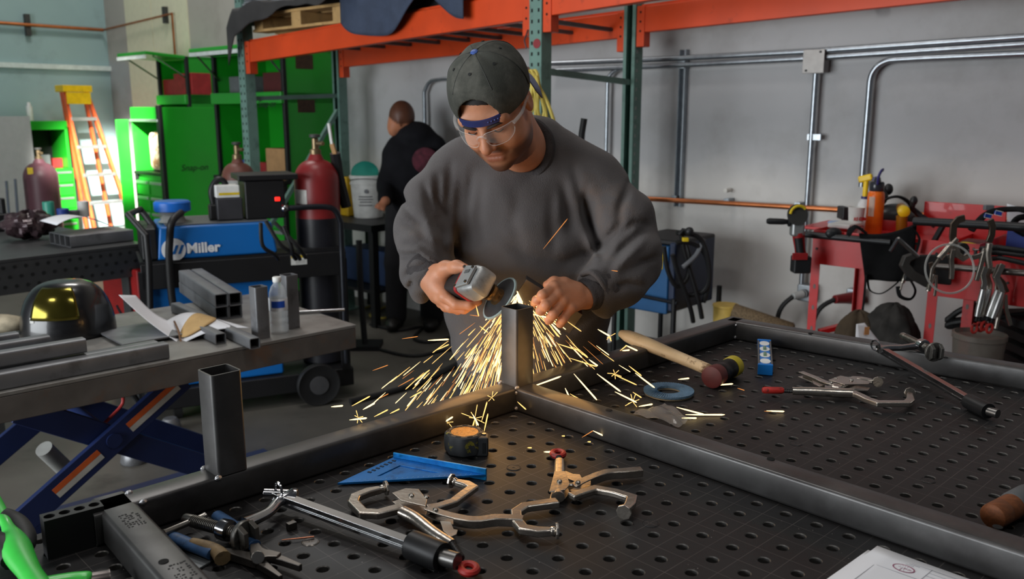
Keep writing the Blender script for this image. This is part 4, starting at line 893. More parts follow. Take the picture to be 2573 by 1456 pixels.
C_ = [([(992, 508), (1040, 545), (1100, 585)], .016, .012), ([(1000, 560), (1050, 572), (1098, 612)], .010, .010), ([(1098, 560), (1112, 600), (1126, 668)], .014, .014),
      ([(1092, 452), (1096, 510), (1110, 560)], .014, .012), ([(1126, 420), (1118, 520), (1124, 600)], .007, .014), ([(1150, 440), (1146, 560), (1160, 640)], .004, .016),
      ([(1008, 640), (1052, 628), (1100, 650)], .010, .009), ([(1012, 610), (1060, 604), (1104, 636)], .008, .009), ([(1020, 690), (1046, 664), (1084, 652), (1122, 668)], .012, .008), ([(1030, 724), (1042, 700), (1046, 684)], .010, .008),
      ([(1420, 470), (1428, 540), (1436, 590)], .007, .014), ([(1446, 430), (1466, 500), (1480, 560), (1500, 640)], .010, .016), ([(1484, 500), (1492, 570), (1512, 630)], .017, .015),
      ([(1560, 560), (1524, 600), (1500, 650)], .012, .012), ([(1640, 560), (1580, 600), (1530, 640), (1500, 690)], .012, .013), ([(1650, 640), (1600, 650), (1540, 668)], .010, .012), ([(1600, 700), (1560, 690), (1520, 700)], .010, .010),
      ([(1590, 470), (1560, 520), (1552, 560)], .007, .012), ([(1130, 630), (1200, 680), (1270, 705)], .006, .016), ([(1480, 640), (1420, 660), (1350, 650)], .006, .018), ([(1260, 600), (1320, 640), (1400, 640)], .004, .02),
      ([(1060, 470), (1080, 530), (1100, 570)], .007, .010), ([(1180, 440), (1172, 540), (1180, 620)], .004, .012), ([(1390, 500), (1384, 560), (1392, 640)], .004, .014), ([(1440, 700), (1380, 720), (1320, 716)], .006, .014), ([(1130, 690), (1180, 730), (1250, 744)], .006, .014), ([(1620, 560), (1590, 560), (1550, 590)], .007, .010), ([(1480, 470), (1470, 540), (1478, 600)], .006, .010), ([(1140, 800), (1240, 780), (1330, 790)], .008, .016), ([(1340, 830), (1430, 820), (1500, 780)], .009, .016), ([(1300, 500), (1290, 560), (1310, 620)], .003, .018), ([(1210, 470), (1200, 560), (1215, 620)], .004, .016)]
for c in C_: crease(*c)
for c in [([(1020, 528), (1070, 560), (1104, 596)], -.006, .010), ([(1462, 520), (1474, 580), (1486, 640)], -.006, .012), ([(1610, 600), (1560, 630), (1520, 660)], -.006, .010), ([(1016, 626), (1060, 616), (1102, 644)], -.004, .008)]: crease(*c)
nx = sw.p*np.array([1, 1, 1], np.float32)
sw.d += .0030*np.sin(nx[:, 0]*31 + 4*np.sin(nx[:, 2]*13))*np.sin(nx[:, 2]*23 + nx[:, 1]*11) + .0012*np.sin(nx[:, 2]*57 + 3*np.sin(nx[:, 0]*29))
sw.sub(sw.cap(NB + (HC - NB)*.05 + V((0, -.015, .0)), HC, .062, .07), .012)
sweat = sw.build('sweatshirt', m_sweat, man)
# ribbed collar and cuffs
m_rib = M('ribbed_knit', (66, 63, 64), .92, var=.1, scale=90, bump=.3, bscale=300, spec=.2)
nd = (HC - NB).normalized(); d_, s_n, u_n = frame(nd, V((0, -1, 0)))
cc_ = NB + nd*.005 + V((-.006, -.018, -.004))
k = MB(); k.tube([cc_ + s_n*.078*math.cos(2*math.pi*i/40) + u_n*.074*math.sin(2*math.pi*i/40) - nd*(.012*math.sin(2*math.pi*i/40)) for i in range(40)], .0135, 10, closed=True, flat=1.2); k.build('collar', m_rib, sweat)
def cuff(a, b, ra, rb, nm='cuff'):
    a, b = V(a), V(b); k = MB(); ax = b - a; L_ = ax.length; n = 9; pr = [(ra*.9, 0)]
    for i in range(n + 1): t = i/n; pr.append((ra + (rb - ra)*t + .0012*math.sin(i*2.2), L_*t))
    pr += [(rb*.93, L_ + .002), (rb*.86, L_ - .004)]
    k.lathe(pr, a, ax, 28); return k.build(nm, m_rib, sweat, smooth=80)
cuff(P(1062, 664, 2.085), P(1088, 700, 2.052), .047, .039)
cuff(P(1516, 722, 2.025), P(1466, 745, 1.984), .050, .037)
m_fold = m_sweat
def sleeve_roll(pts, r, f=.6):
    k = MB(); k.tube(spline(pts, 5), r, 10, flat=f); return k.build('sleeve_fold', m_fold, sweat, smooth=80)
sleeve_roll(pl((1462, 690, 2.0), (1486, 684, 1.985), (1510, 706, 1.975), (1524, 740, 1.985), (1520, 772, 2.0)), .0105)
sleeve_roll(pl((1046, 735, 2.09), (1040, 712, 2.066), (1046, 686, 2.05), (1062, 668, 2.045), (1092, 664, 2.05)), .008)
# ---------------- trousers and boots
m_trous = M('dark_work_trousers', (34, 33, 36), .9, var=.15, scale=20, bump=.2, bscale=200)
tr_ = SDF((-.26, 2.05, .05), (.36, 2.62, 1.02), .010)
tr_.u(tr_.ell(V((.042, 2.35, .93)), (.185, .150, .11)), .03).chain([rhip, rkn, ran + V((0, 0, .02))], [.105, .085, .075], .04).chain([lhip, lkn, lan + V((0, 0, .02))], [.105, .085, .075], .04)
tr_.build('trousers', m_trous, man)
m_boot = M('black_leather', (28, 26, 25), .5, var=.2)
for a in (ran, lan):
    b = SDF((a.x - .08, a.y - .26, 0.0), (a.x + .08, a.y + .10, .2), .008)
    b.u(b.cap(a + V((0, .0, .04)), a + V((0, .01, -.03)), .056, .058), .02).u(b.ell(a + V((0, -.10, -.045)), (.05, .11, .042)), .03); b.d = np.maximum(b.d, .004 - b.p[:, 2]); b.build('boot', m_boot, man)
# ---------------- cap
m_cap = M('faded_grey_cap', (68, 69, 64), .9, var=.25, scale=7, bump=.10, bscale=300, dirt=(100, 99, 92), dscale=11, dlo=.46, dhi=.72, spec=.2)
lo, hi = box_of([H(0, .13, 0), H(0, -.13, .16), H(.11, 0, 0), H(-.11, 0, .1)], .03); cp_ = SDF(lo, hi, .0030)
q = (cp_.p - np.array(HC, np.float32)) @ np.array([list(HR), list(HF), list(HU)], np.float32).T; qx, qy, qz = q.T
outer = np.minimum(cp_.ell(H(0, -.010, .050), (.0935, .1115, .092), HAX), 9.); 
sq_ = cp_.ell(H(0, -.010, .040), (.0925, .1110, .120), HAX); cp_.d = np.maximum(outer, -9.)
cp_.d += .0016*np.cos(6*np.arctan2(qx, qy + .01))*np.clip((qz - .0)/.1, 0, 1)
inner = cp_.d + .0075; cp_.d = np.maximum(cp_.d, -inner)
rim = .0225 + .10*(qy)*.12 - .004*np.abs(qx)/.09; cp_.d = np.maximum(cp_.d, rim - qz)
arch = np.hypot(qx/.047, (qz - .036)/.052) - 1; cp_.d = np.maximum(cp_.d, -np.where(qy > .02, arch*.045, 9.))
cap_o = cp_.build('cap', m_cap, man, smooth_it=5)
def capsurf(x, y, z, off=.001):   # project a local direction onto the crown
    c0 = V((0, -.010, .048)); d = V((x, y, z)) - c0; t = 1/math.sqrt((d.x/.0935)**2 + (d.y/.1115)**2 + (d.z/.0925)**2); return H(*(c0 + d*(t*(1 + off/.1))))
k = MB(); k.lathe([(.0085, -.001), (.0088, .002), (.006, .0045), (.001, .005)], capsurf(0, -.010, .2, .000), HU, 18); k.build('button', M('blue_button', (58, 88, 160), .5), cap_o, label='blue button on top')
for i in range(6):
    a = math.radians(30 + 60*i); pts = [capsurf(math.sin(a)*r, math.cos(a)*r - .01, z, .0026) for r, z in [(.01, .147), (.045, .14), (.075, .12), (.09, .095), (.095, .065), (.096, .04)]]
    if i in (0, 5): pts = pts[:4]
    k = MB(); k.tube(spline(pts, 3), .0013, 6); k.build('seam', M('seam_thread', (56, 57, 54), .9), cap_o)
    a = math.radians(60*i); p = capsurf(math.sin(a)*.062, math.cos(a)*.062 - .01, .132, .0005); k = MB(); dn_ = (p - H(0, -.01, .05)).normalized(); k.cyl(p, p + dn_*.0012, .0035, n=12); k.build('eyelet', M('eyelet_dark', (28, 29, 28), .8), cap_o)
def bandpt(az, z, off): return H(math.sin(az)*(.0925 + off), -.010 + math.cos(az)*(.1110 + off), z)
k = MB(); az = [math.radians(-32 + 64*i/16) for i in range(17)]
k.loft([[bandpt(a, .026, .001), bandpt(a, .042, -.001), bandpt(a, .042, .0015), bandpt(a, .026, .0035)] for a in az]); st_ = k.build('snap_strap', M('navy_strap', (38, 46, 96), .45, var=.1), cap_o, label='navy blue snap strap', bev=.0004)
for i in range(4): p = bandpt(math.radians(14 + 4.5*i), .034, .0028); k = MB(); k.ell(p, (.0022, .0022, .0022), nu=8, nv=6); k.build('snap', M('snap_blue', (60, 68, 120), .35), st_)
def vis(u, v):
    w = (u - .5)*2; x = .074*w; yb = -.012 - .107*math.sqrt(max(0, 1 - (x/.0945)**2)); ln = .036*math.sqrt(max(0, 1 - (w*.98)**4)); y = yb - ln*v
    return H(x*(1 + .05*v), y, .020 - .052*w*w - .030*v)
k = MB(); k.sheet(vis, 22, 8); k.build('visor', M('slate_visor', (112, 118, 142), .75, var=.1), cap_o, smooth=80, solid=.003, label='blue grey visor pointing backwards')
# hair seen through the cap opening and at the temples
lo, hi = box_of([H(0, .10, .12), H(0, -.11, 0), H(.09, 0, 0), H(-.09, 0, .1)], .012); hr = SDF(lo, hi, .0034); q = (hr.p - np.array(HC, np.float32)) @ np.array([list(HR), list(HF), list(HU)], np.float32).T
hr.d = np.maximum(hr.ell(H(0, -.012, .045), (.0795, .0995, .0865), HAX), -(hr.ell(H(0, -.012, .045), (.070, .090, .077), HAX)))
hl = np.where(q[:, 1] > .03, .062 - .05*np.abs(q[:, 0]), np.where(np.abs(q[:, 0]) > .05, -.010, .05)); hr.d = np.maximum(hr.d, hl - q[:, 2] + .002*np.sin(q[:, 0]*500)); hr.build('hair', M('black_hair', (26, 22, 22), .6, var=.3, scale=200), man)
m_brow = M('eyebrow_hair', (38, 28, 24), .8)
for sgn in (-1, 1):
    k = MB(); pts = [H(sgn*x, y + .0035, z - .004) for x, y, z in ((.013, .0945, .0195), (.024, .0945, .0235), (.036, .0905, .026), (.046, .0835, .0245), (.052, .076, .019))]; k.tube(spline(pts, 4), [.0016 + .0012*math.sin(math.pi*i/16) for i in range(17)], 8, flat=1.5); k.build('eyebrow', m_brow, man)
    k = MB(); pts = [H(sgn*x, y, z) for x, y, z in ((.018, .0845, .000), (.026, .0895, -.0025), (.034, .0900, -.003), (.043, .0850, -.001))]; k.tube(spline(pts, 4), .0013, 6); k.build('eyelashes', m_brow, man)
# ---------------- safety glasses
m_lens = M('clear_lens', (235, 235, 232), .06, var=.0, alpha=.07); m_clear = M('clear_frame', (225, 225, 222), .12, alpha=.2, var=.02)
gl = thing('safety_glasses', 'clear safety glasses on the face of the man in the grey sweatshirt', 'glasses', H(0, .1, 0), axm(HR, HF, HU))
def gpt(w, z): a = w*1.10; return H(.080*math.sin(a), .034 + .084*math.cos(a)*(1 - .0*abs(w)), z)
for sgn in (-1, 1):
    def lens(u, v):
        w = sgn*(.12 + .80*u); zt = .0155 - .003*u; zb = -.019 + .012*(1 - min(1, u*3)) + .012*max(0, u - .7)/.3; return gpt(w, zb + (zt - zb)*v)
    MB().sheet(lens, 16, 8).build('lens', m_lens, gl, smooth=80, solid=.0015)
    pts = [gpt(sgn*w, z) for w, z in ((.06, .010), (.14, .0165), (.3, .018), (.5, .0175), (.7, .016), (.92, .014))]; k = MB(); k.tube(spline(pts, 4), .0010, 6); k.build('brow_rim', m_clear, gl)
    pts = [gpt(sgn*w, z) for w, z in ((.10, -.004), (.2, -.018), (.4, -.022), (.65, -.022), (.85, -.014), (.92, -.002))]; k = MB(); k.tube(spline(pts, 4), .0009, 6); k.build('lower_rim', m_clear, gl)
    a0 = gpt(sgn*.93, .008); pts = [a0, H(sgn*.083, .050, .012), H(sgn*.086, .01, .016), H(sgn*.084, -.02, .010)]; k = MB(); k.tube(spline(pts, 4), [.0042, .004, .004, .0036, .0034, .0032, .003, .003, .003, .003, .003, .003, .002], 8, flat=1.1); k.build('temple', m_clear, gl)
k = MB(); k.tube(spline([gpt(-.12, .004), gpt(-.05, .010), gpt(.05, .010), gpt(.12, .004)], 4), .0022, 8); k.build('nose_bridge', m_clear, gl)

# ================================================================ angle grinder and the piece being ground
m_alu = M('cast_aluminium', (178, 180, 180), .42, .7, var=.08, scale=25, dirt=(140, 140, 138), dscale=14)
m_gred = M('tool_red', (150, 34, 36), .42, var=.1); m_gblk = M('tool_black', (32, 31, 32), .5, var=.15)
gr = thing('angle_grinder', 'angle grinder throwing sparks, held in the right hand of the man', 'grinder', GH)
def rsec(a, hw, hn, r=.35, off=0):
    out = []
    for i in range(24):
        t = 2*math.pi*i/24; c, s__ = math.cos(t), math.sin(t); e = .38; out.append(gp(a, hw*math.copysign(abs(c)**e, c), off + hn*math.copysign(abs(s__)**e, s__)))
    return out
k = MB(); k.loft([rsec(-.040, .024, .018), rsec(-.036, .031, .024), rsec(-.012, .036, .028), rsec(.012, .036, .029), rsec(.028, .033, .027), rsec(.030, .030, .024)]); k.build('gear_head', m_alu, gr, smooth=45)
k = MB(); k.loft([rsec(-.028, .024, .0035, off=-.0305), rsec(.022, .030, .0035, off=-.0310)]); k.build('head_cover', m_alu, gr, bev=.001)
for a in (-.022, .022):
    for s__ in (-1, 1):
        p = gp(a, s__*(.019 if a < 0 else .025), -.0345); k = MB(); k.cyl(p + GN*.001, p - GN*.003, .0035, n=12); k.build('screw', m_dsteel, gr)
k = MB(); p = gp(-.004, .010, -.0345); k.box(p, (.022, .009, .003), (GD, GS, GN)); k.build('lock_button', M('grey_button', (80, 82, 82), .5), gr, bev=.0012)
k = MB(); k.loft([rsec(.029, .034, .029), rsec(.038, .035, .030)]); k.build('red_band', m_gred, gr, bev=.001)
k = MB(); k.loft([rsec(.038, .033, .028), rsec(.060, .031, .028), rsec(.085, .027, .027), rsec(.16, .025, .026), rsec(.20, .027, .028), rsec(.22, .022, .023)]); k.build('motor_housing', m_gblk, gr, smooth=45)
k = MB(); k.lathe([(.020, .024), (.021, .028), (.019, .036), (.014, .038), (.014, .046), (.021, .0465), (.021, .0515)], gp(-.008, 0, .011), GN, 26); k.build('spindle', M('brass_grey_spindle', (120, 96, 66), .35, .8), gr)
k = MB(); k.lathe([(.012, .0515), (.030, .0505), (.0545, .0540), (.0550, .0575), (.031, .0560), (.012, .0555)], gp(-.008, 0, .011), GN, 56); k.build('grinding_disc', M('grinding_disc_grey', (46, 47, 49), .55, var=.2, scale=30), gr, smooth=50)
k = MB(); k.lathe([(.0542, .0536), (.0560, .0538), (.0562, .0580), (.0542, .0580)], gp(-.008, 0, .011), GN, 56); k.build('disc_rim', M('disc_rim_pale', (140, 158, 158), .6), gr, smooth=50)
m_plate = M('ground_plate', (88, 84, 82), .42, .8, var=.15, scale=30)
w0, w1 = P(1306, 726, 1.955), P(1447, 815, 1.962); wa = (w1 - w0).normalized(); ws = V((-.42, .10, -.9)); ws = (ws - wa*ws.dot(wa)).normalized(); wn = wa.cross(ws).normalized()
if wn.y > 0: wn = -wn
wp = thing('steel_workpiece', 'short steel channel held to the grinding disc above the upright tube', 'workpiece', w0)
k = MB(); k.box((w0 + w1)/2, ((w1 - w0).length, .056, .004), (wa, ws, wn)); k.build('web', m_plate, wp, bev=.0007)
for sg in (-1, 1): k = MB(); k.box((w0 + w1)/2 + ws*sg*.026 - wn*.016, ((w1 - w0).length, .004, .028), (wa, ws, wn)); k.build('flange', m_plate, wp, bev=.0007)
# ================================================================ pallet rack
m_or = M('rack_orange', (214, 72, 26), .42, var=.08, scale=6, dirt=(150, 50, 24), dscale=8, dlo=.6, dhi=.75)
m_grn = M('rack_green', (104, 136, 126), .5, var=.08, scale=10, dirt=(82, 110, 102), dscale=14)
m_hole2 = M('punched_hole', (14, 16, 16), .9)
rk = thing('pallet_rack', 'steel pallet rack with green posts and orange beams behind the man', 'rack', WP(.963, 1.13, 0))
PFR, PBR, PFL, PBL = WP(.963, 1.13, 0), WP(.963, .33, 0), WP(3.60, 1.13, 0), WP(3.62, .33, 0)
def post(p, w=.076, face=1):
    k = MB(); h = 3.3; g = .0025     # open channel with punched front
    k.box(p + WN*(w/2)*face + ZV*h/2, (w, g, h), (WD, WN, ZV))
    for sg in (-1, 1): k.box(p + WD*sg*w/2 + ZV*h/2, (g, w, h), (WD, WN, ZV))
    for sg in (-1, 1): k.box(p + WD*sg*(w/2 - .010) - WN*(w/2)*face + ZV*h/2, (.020, g, h), (WD, WN, ZV))
    pb = k.build('post', m_grn, rk)
    zz = .9
    while zz < 2.6:
        for sg in (-1, 1):
            for q, nrm, ax in ((p + WD*sg*.021 + WN*(w/2 + .0016)*face, WN, WD),):
                k = MB(); k.box(q + ZV*zz, (.011, .0008, .017), (ax, nrm, ZV)); o = k.build('punched_hole', m_hole2, pb)
        zz += .0508
    MB().box(p + ZV*.006, (.14, .14, .012), (WD, WN, ZV)).build('foot_plate', m_grn, rk); return pb
for p, fc_ in ((PFR, 1), (PBR, -1), (PFL, 1), (PBL, -1)): post(p, face=fc_)
# tear-drop holes on the inner side of the right hand rear post
for i in range(30):
    k = MB(); k.box(PBR - WD*.0395 + WN*(.016) + ZV*(1.0 + i*.0508), (.0008, .012, .018), (WD, WN, ZV)); k.build('punched_hole', M('hole_glimpse', (150, 152, 150), .8), rk)
zL, zR = 1.955, 1.985
def beam(a, b, za, zb, h=.135, t=.05, off=0, ext0=0, ext1=0, mat=None):
    p0, p1 = a + WN*off + ZV*za, b + WN*off + ZV*zb
    k = MB(); k.bar(p0, p1, t, h); k.build('beam', mat or m_or, rk, bev=.004)
    k = MB(); k.bar(p0 + ZV*(h/2 + .008) - WN*.012, p1 + ZV*(h/2 + .008) - WN*.012, .022, .016); k.build('beam_lip', mat or m_or, rk)
    d = (p1 - p0).normalized()
    for q, s in ((p0, 1), (p1, -1)):
        k = MB(); k.box(q + d*s*.015 + WN*.0 - ZV*.035, (.05, t + .012, h + .08), (WD, WN, ZV)); cn = k.build('connector', mat or m_or, rk, bev=.003)
        for zz in (-.06, -.01, .04): k = MB(); k.cyl(q + d*s*.015 + WN*(t/2 + .006) + ZV*zz, q + d*s*.015 + WN*(t/2 + .0075) + ZV*zz, .006, n=8); k.build('rivet_hole', m_hole2, cn)
beam(PFL - WD*.05, PFR + WD*.05, 1.935, 2.045, off=.0)
beam(PBL - WD*.05, PBR + WD*.05, 1.935, 2.01, off=.0)
PFX, PBX = WP(.963 - 2.7, 1.13, 0), WP(.963 - 2.7, .33, 0)
beam(PFR - WD*.05, PFX, 2.055, 2.17, off=.0)
beam(PBR - WD*.05, PBX, 2.03, 2.10, off=.0)
for p in (PFX,): pass
# brace struts of the upright frames
def strut(a, b, nm='brace'): MB().bar(a, b, .03, .03).build(nm, m_grn, rk)
strut(PFR + ZV*1.735 - WN*.03, PBR + ZV*1.70 + WN*.03)
strut(PFL + ZV*1.63 - WN*.03, PBL + ZV*1.66 + WN*.03); strut(PFL + ZV*.62 - WN*.03, PBL + ZV*1.55 + WN*.03); strut(PFR + ZV*.7 - WN*.03, PBR + ZV*1.6 + WN*.03) if False else None
# wire deck and timber under the load
k = MB()
for i in range(9): k.bar(WP(1.1 + i*.28, 1.12, 2.0 + 0*i), WP(1.1 + i*.28, .34, 1.99), .03, .02)
k.build('deck_support', M('deck_grey', (90, 90, 92), .6, .4), rk, kind='stuff')
k = MB(); c = PFR + WN*.0405 + WD*-.012 + ZV*1.862; k.cyl(c, c + WN*.002, .023, n=20); k.build('red_sticker', M('sticker_red', (140, 44, 50), .5), rk)
k = MB(); k.tube([PFR + WD*.045 + WN*.04 + ZV*1.93, PFR + WD*.06 + WN*.05 + ZV*1.88, PFR + WD*.05 + WN*.045 + ZV*1.84], .004, 6); k.build('safety_clip', m_chrome, rk)
# yellow cord hung on the post
m_yel = M('yellow_cord', (196, 176, 82), .6, var=.15)
cd = thing('extension_cord', 'coiled pale yellow cord hanging on the rack post behind the cap', 'cord', P(1330, 180, 4.3))
for i in range(7):
    x0 = 1322 + i*3.5; jx = (9, -7, 5, -4, 12, -10, 3)[i]; pts = [P(1316, 196, 4.26), P(x0 + 2, 178 + (i % 3)*5, 4.22), P(x0 + 12, 215, 4.20 - .012*(i % 3)), P(x0 + 8 + i*3 + jx, 270 + i*3, 4.2), P(x0 - 4 + i*6 - jx, 330, 4.22), P(x0 - 6 + i*5 + jx*1.6, 380, 4.23)]
    k = MB(); k.tube(spline(pts, 5), .0085, 7); k.build('cord_loop', m_yel, cd)
k = MB(); k.tube(spline([P(1345, 205, 4.2), P(1372, 250, 4.2), P(1392, 305, 4.2), P(1404, 360, 4.25)], 5), .0085, 7); k.build('cord_loop', m_yel, cd)
k = MB(); k.ell(P(1324, 178, 4.24), (.02, .02, .02)); k.build('hook', m_chrome, cd)
# dark bar leaning behind the shoulder
lb = P(1467, 300, 4.4); k = MB(); k.tube([P(1468, 298, 4.4), P(1462, 335, 4.4), P(1440, 640, 4.4), V((P(1440, 640, 4.4).x - .03, 4.35, .01))], .017, 10); tag(k.build('pry_bar', M('bar_black', (30, 30, 32), .5)), 'black bar end standing up behind the shoulder of the man', 'bar')
# load: pallet with sheets under a dark tarp, and a blue tarp
pal = P(705, 75, 5.9); zt = 2.06; m_pal = M('pallet_wood', (196, 158, 104), .75, var=.15, scale=12, dirt=(150, 116, 74), dscale=14)
pa = thing('wooden_pallet', 'pale wooden pallet under the black covered sheets on the rack', 'pallet', WP(3.2, .75, zt))
for i in range(3): MB().box(WP(2.55 + i*.43, .74, zt + .06), (.10, .80, .085), (WD, WN, ZV)).build('stringer', m_pal, pa, bev=.004)
for zz in (.011, .112):
    for i in range(5): MB().box(WP(2.98, .40 + i*.17, zt + zz), (1.0, .12, .018), (WD, WN, ZV)).build('deck_board', m_pal, pa, bev=.003)
MB().box(WP(2.98, 1.12, zt + .06), (1.0, .02, .0), (WD, WN, ZV)).build('edge_board', m_pal, pa) if False else None
m_tarp = M('black_tarp', (52, 50, 50), .75, var=.25, scale=8, bump=.2, bscale=20); m_sheetm = M('grey_sheets', (176, 178, 184), .4, .5, var=.1)
zs = zt + .135
shs = thing('sheet_stack', 'stack of pale grey metal sheets on the rack above the black cover', 'sheets', WP(3.1, .75, zs))
for i in range(7): MB().box(WP(3.02 + .02*math.sin(i*3), .76 + .01*math.cos(i*2), zs + .05 + i*.016), (1.28, .78, .009), (WD, WN, ZV)).build('metal_sheet', m_sheetm, shs)
def tarp(u, v):
    t = 3.62 - 1.39*u; dr = .25*(v - .5)/.5 if v > .5 else 0; sag = .012*math.sin(17*u + 5*v) + .008*math.sin(31*u)
    drop = max(0, .10*(3.70 - t) if False else 0)
    edge = max(0, (t - 3.50))/.12
    z = zs + .035 - (dr*(.22 + .78*max(0, 1 - u*2.4)) if v > .5 else 0) - edge*.12 + sag
    off = .36 + .83*min(v/.5, 1) + (.02 + .03*math.sin(9*u) if v > .5 else 0) + .04*(v > .5)
    return WP(t, off, z)
tag(MB().sheet(tarp, 34, 22).build('dust_cover', m_tarp, smooth=80, solid=.006), 'sagging black cover hanging off the left end of the rack', 'cover')
def tarp2(u, v):
    t = 2.42 - 1.02*u; fl = .30*(.35 + .65*abs(math.sin(math.pi*(u*1.25 + .12)))); drop = (v - .4)/.6*fl if v > .4 else 0
    off = .5 + .70*min(v/.4, 1) + (.015 + .02*math.sin(13*u) if v > .4 else 0)
    return WP(t, off, 2.235 - drop + .012*math.sin(15*u + 4*v) + .05*u)
tag(MB().sheet(tarp2, 34, 22).build('blue_cloth', M('navy_blanket', (56, 66, 86), .85, var=.15, scale=14, bump=.2, bscale=60), smooth=80, solid=.006), 'dark blue cloth hanging over the orange rack beam', 'cloth')
bx = WP(1.9, .72, 2.16); k = MB(); k.box(bx, (.8, .62, .16), (WD, WN, ZV)); tag(k.build('crate', m_tarp, bev=.01), 'dark crate under the blue cloth on the rack', 'crate')

# ================================================================ green tool cabinets along the wall
m_gc = M('cabinet_green', (28, 152, 34), .36, var=.05, scale=4, coat=.3); m_trim = M('cabinet_trim_black', (20, 22, 22), .5); m_alu2 = M('drawer_pull_alu', (188, 192, 192), .3, .8); m_in = M('cabinet_dark_inside', (34, 40, 36), .7)
def cabinet(label, t0, t1, depth, zh, low, hut_depth, lid_out):
    # stands against the wall; front faces the room (WN), near end faces -WD
    c = thing('tool_cabinet', label, 'cabinet', WP((t0 + t1)/2, depth/2, 0)); Lc = t1 - t0; tm = (t0 + t1)/2
    def bx_(nm, ta, tb, oa, ob, za, zb, mat, par=c, bev=.006):
        k = MB(); k.box(WP((ta + tb)/2, (oa + ob)/2, (za + zb)/2), (abs(tb - ta), abs(ob - oa), zb - za), (WD, WN, ZV)); return k.build(nm, mat, par, bev=bev)
    bx_('lower_chest', t0, t1, .04, depth - .02, .12, low, m_gc)
    nd_ = 5; hz_ = (low - .2)/nd_
    for j in range(2):
        w_ = Lc/2
        for i in range(nd_):
            z0 = .16 + i*hz_; d = bx_('drawer', t0 + j*w_ + .02, t0 + (j + 1)*w_ - .02, depth - .02, depth + .005, z0, z0 + hz_ - .015, m_gc, bev=.003)
            bx_('pull', t0 + j*w_ + .03, t0 + (j + 1)*w_ - .03, depth + .005, depth + .02, z0 + hz_ - .045, z0 + hz_ - .02, m_alu2, d, .002)
    bx_('work_top', t0 - .01, t1 + .01, .03, depth + .01, low, low + .03, m_trim)
    bx_('hutch_back', t0, t1, .02, .05, low + .03, zh, m_gc); bx_('hutch_roof', t0, t1, .02, hut_depth, zh - .03, zh, m_gc)
    bx_('hutch_shelf', t0, t1, .02, hut_depth + .03, low + .60*(zh - low), low + .60*(zh - low) + .09, m_gc)
    for ta in (t0, t1 - .025): bx_('hutch_side', ta, ta + .025, .02, hut_depth, low + .03, zh, m_gc)
    for ta in (t0 - .004, t1 - .03): bx_('corner_trim', ta, ta + .034, hut_depth - .03, hut_depth + .004, low + .03, zh, m_trim)
    for k_ in range(2): bx_('corner_trim', (t0 - .004, t1 - .03)[k_], (t0 - .004, t1 - .03)[k_] + .034, depth - .03, depth + .006, .14, low, m_trim)
    # lid propped open
    p0, p1 = WP(tm, hut_depth, zh - .01), WP(tm, hut_depth + lid_out, zh + .015); k = MB(); k.box((p0 + p1)/2, ((p1 - p0).length, Lc, .03), ((p1 - p0).normalized(), WD, (p1 - p0).normalized().cross(WD))); l = k.build('lid', m_gc, c, bev=.006)
    k = MB(); k.box(p1 - ZV*.035, (Lc*.96, .02, .03), (WD, WN, ZV)); k.build('lid_light', M('lid_light_strip', (214, 222, 218), .4), l)
    for sg in (-1, 1): k = MB(); k.cyl(WP(tm + sg*Lc*.47, hut_depth - .04, zh - .22), WP(tm + sg*Lc*.47, hut_depth + lid_out*.8, zh - .01), .008, n=8); k.build('gas_strut', m_chrome, c)
    for ta in (t0 + .1, t1 - .1):
        for o in (.1, depth - .1): k = MB(); k.cyl(WP(ta - .02, o, .06), WP(ta + .02, o, .06), .06, n=16); k.build('caster', m_trim, c)
    return c, bx_
m_redit = M('red_item', (150, 40, 40), .5, var=.2); m_card = M('cardboard', (176, 136, 92), .8, var=.1); m_yit = M('yellow_item', (214, 184, 30), .5); m_bluit = M('blue_item', (44, 70, 150), .5); m_greyit = M('grey_item', (110, 112, 116), .5); m_whit = M('white_item', (222, 222, 218), .5)
c2, bx2 = cabinet('nearer green tool cabinet with raised lid behind the left rack post', 4.02, 5.06, .60, 2.02, .98, .56, .20)
g = text('Snap-on', m_trim, c2, WP(4.20, .602, 1.60), -WD, ZV, .075, shear=.25); g = text('Snap-on', m_trim, c2, WP(4.22, .607, .93), -WD, ZV, .07, shear=.25)
for z_, w_ in ((1.925, .11), (1.585, .10)): k = MB(); k.box(WP(4.0185, .36, z_), (.003, .16, w_), (WD, WN, ZV)); k.build('sticker', M('brown_label', (66, 44, 30), .6, var=.3, scale=40), c2)
c1, bx1 = cabinet('farther green tool cabinet with a tall side locker, next to the far corner', 5.98, 6.55, .60, 2.05, .95, .30, .38)
bx1('side_panel', 5.955, 5.978, .0, .61, .10, 1.585, m_gc)
for o in (.004, .596): bx1('panel_trim', 5.95, 6.01, o - .02, o + .02, .10, 1.60, m_trim)
g = text('Snap-on', m_trim, c1, WP(5.9535, .30, 1.02), -WN, ZV, .085, shear=.25)
bx1('lower_hutch_roof', 5.98, 6.55, .05, .60, 1.46, 1.585, m_gc); bx1('roof_edge', 5.98, 6.55, .60, .62, 1.45, 1.475, m_alu2); bx1('lower_hutch_side', 6.53, 6.55, .05, .60, .98, 1.46, m_gc); bx1('lower_hutch_back', 5.98, 6.53, .05, .07, .98, 1.46, m_in)
# folding side door at the far end of the farther cabinet
bx1('side_door', 6.56, 6.58, .62, .74, .12, 1.47, m_gc)
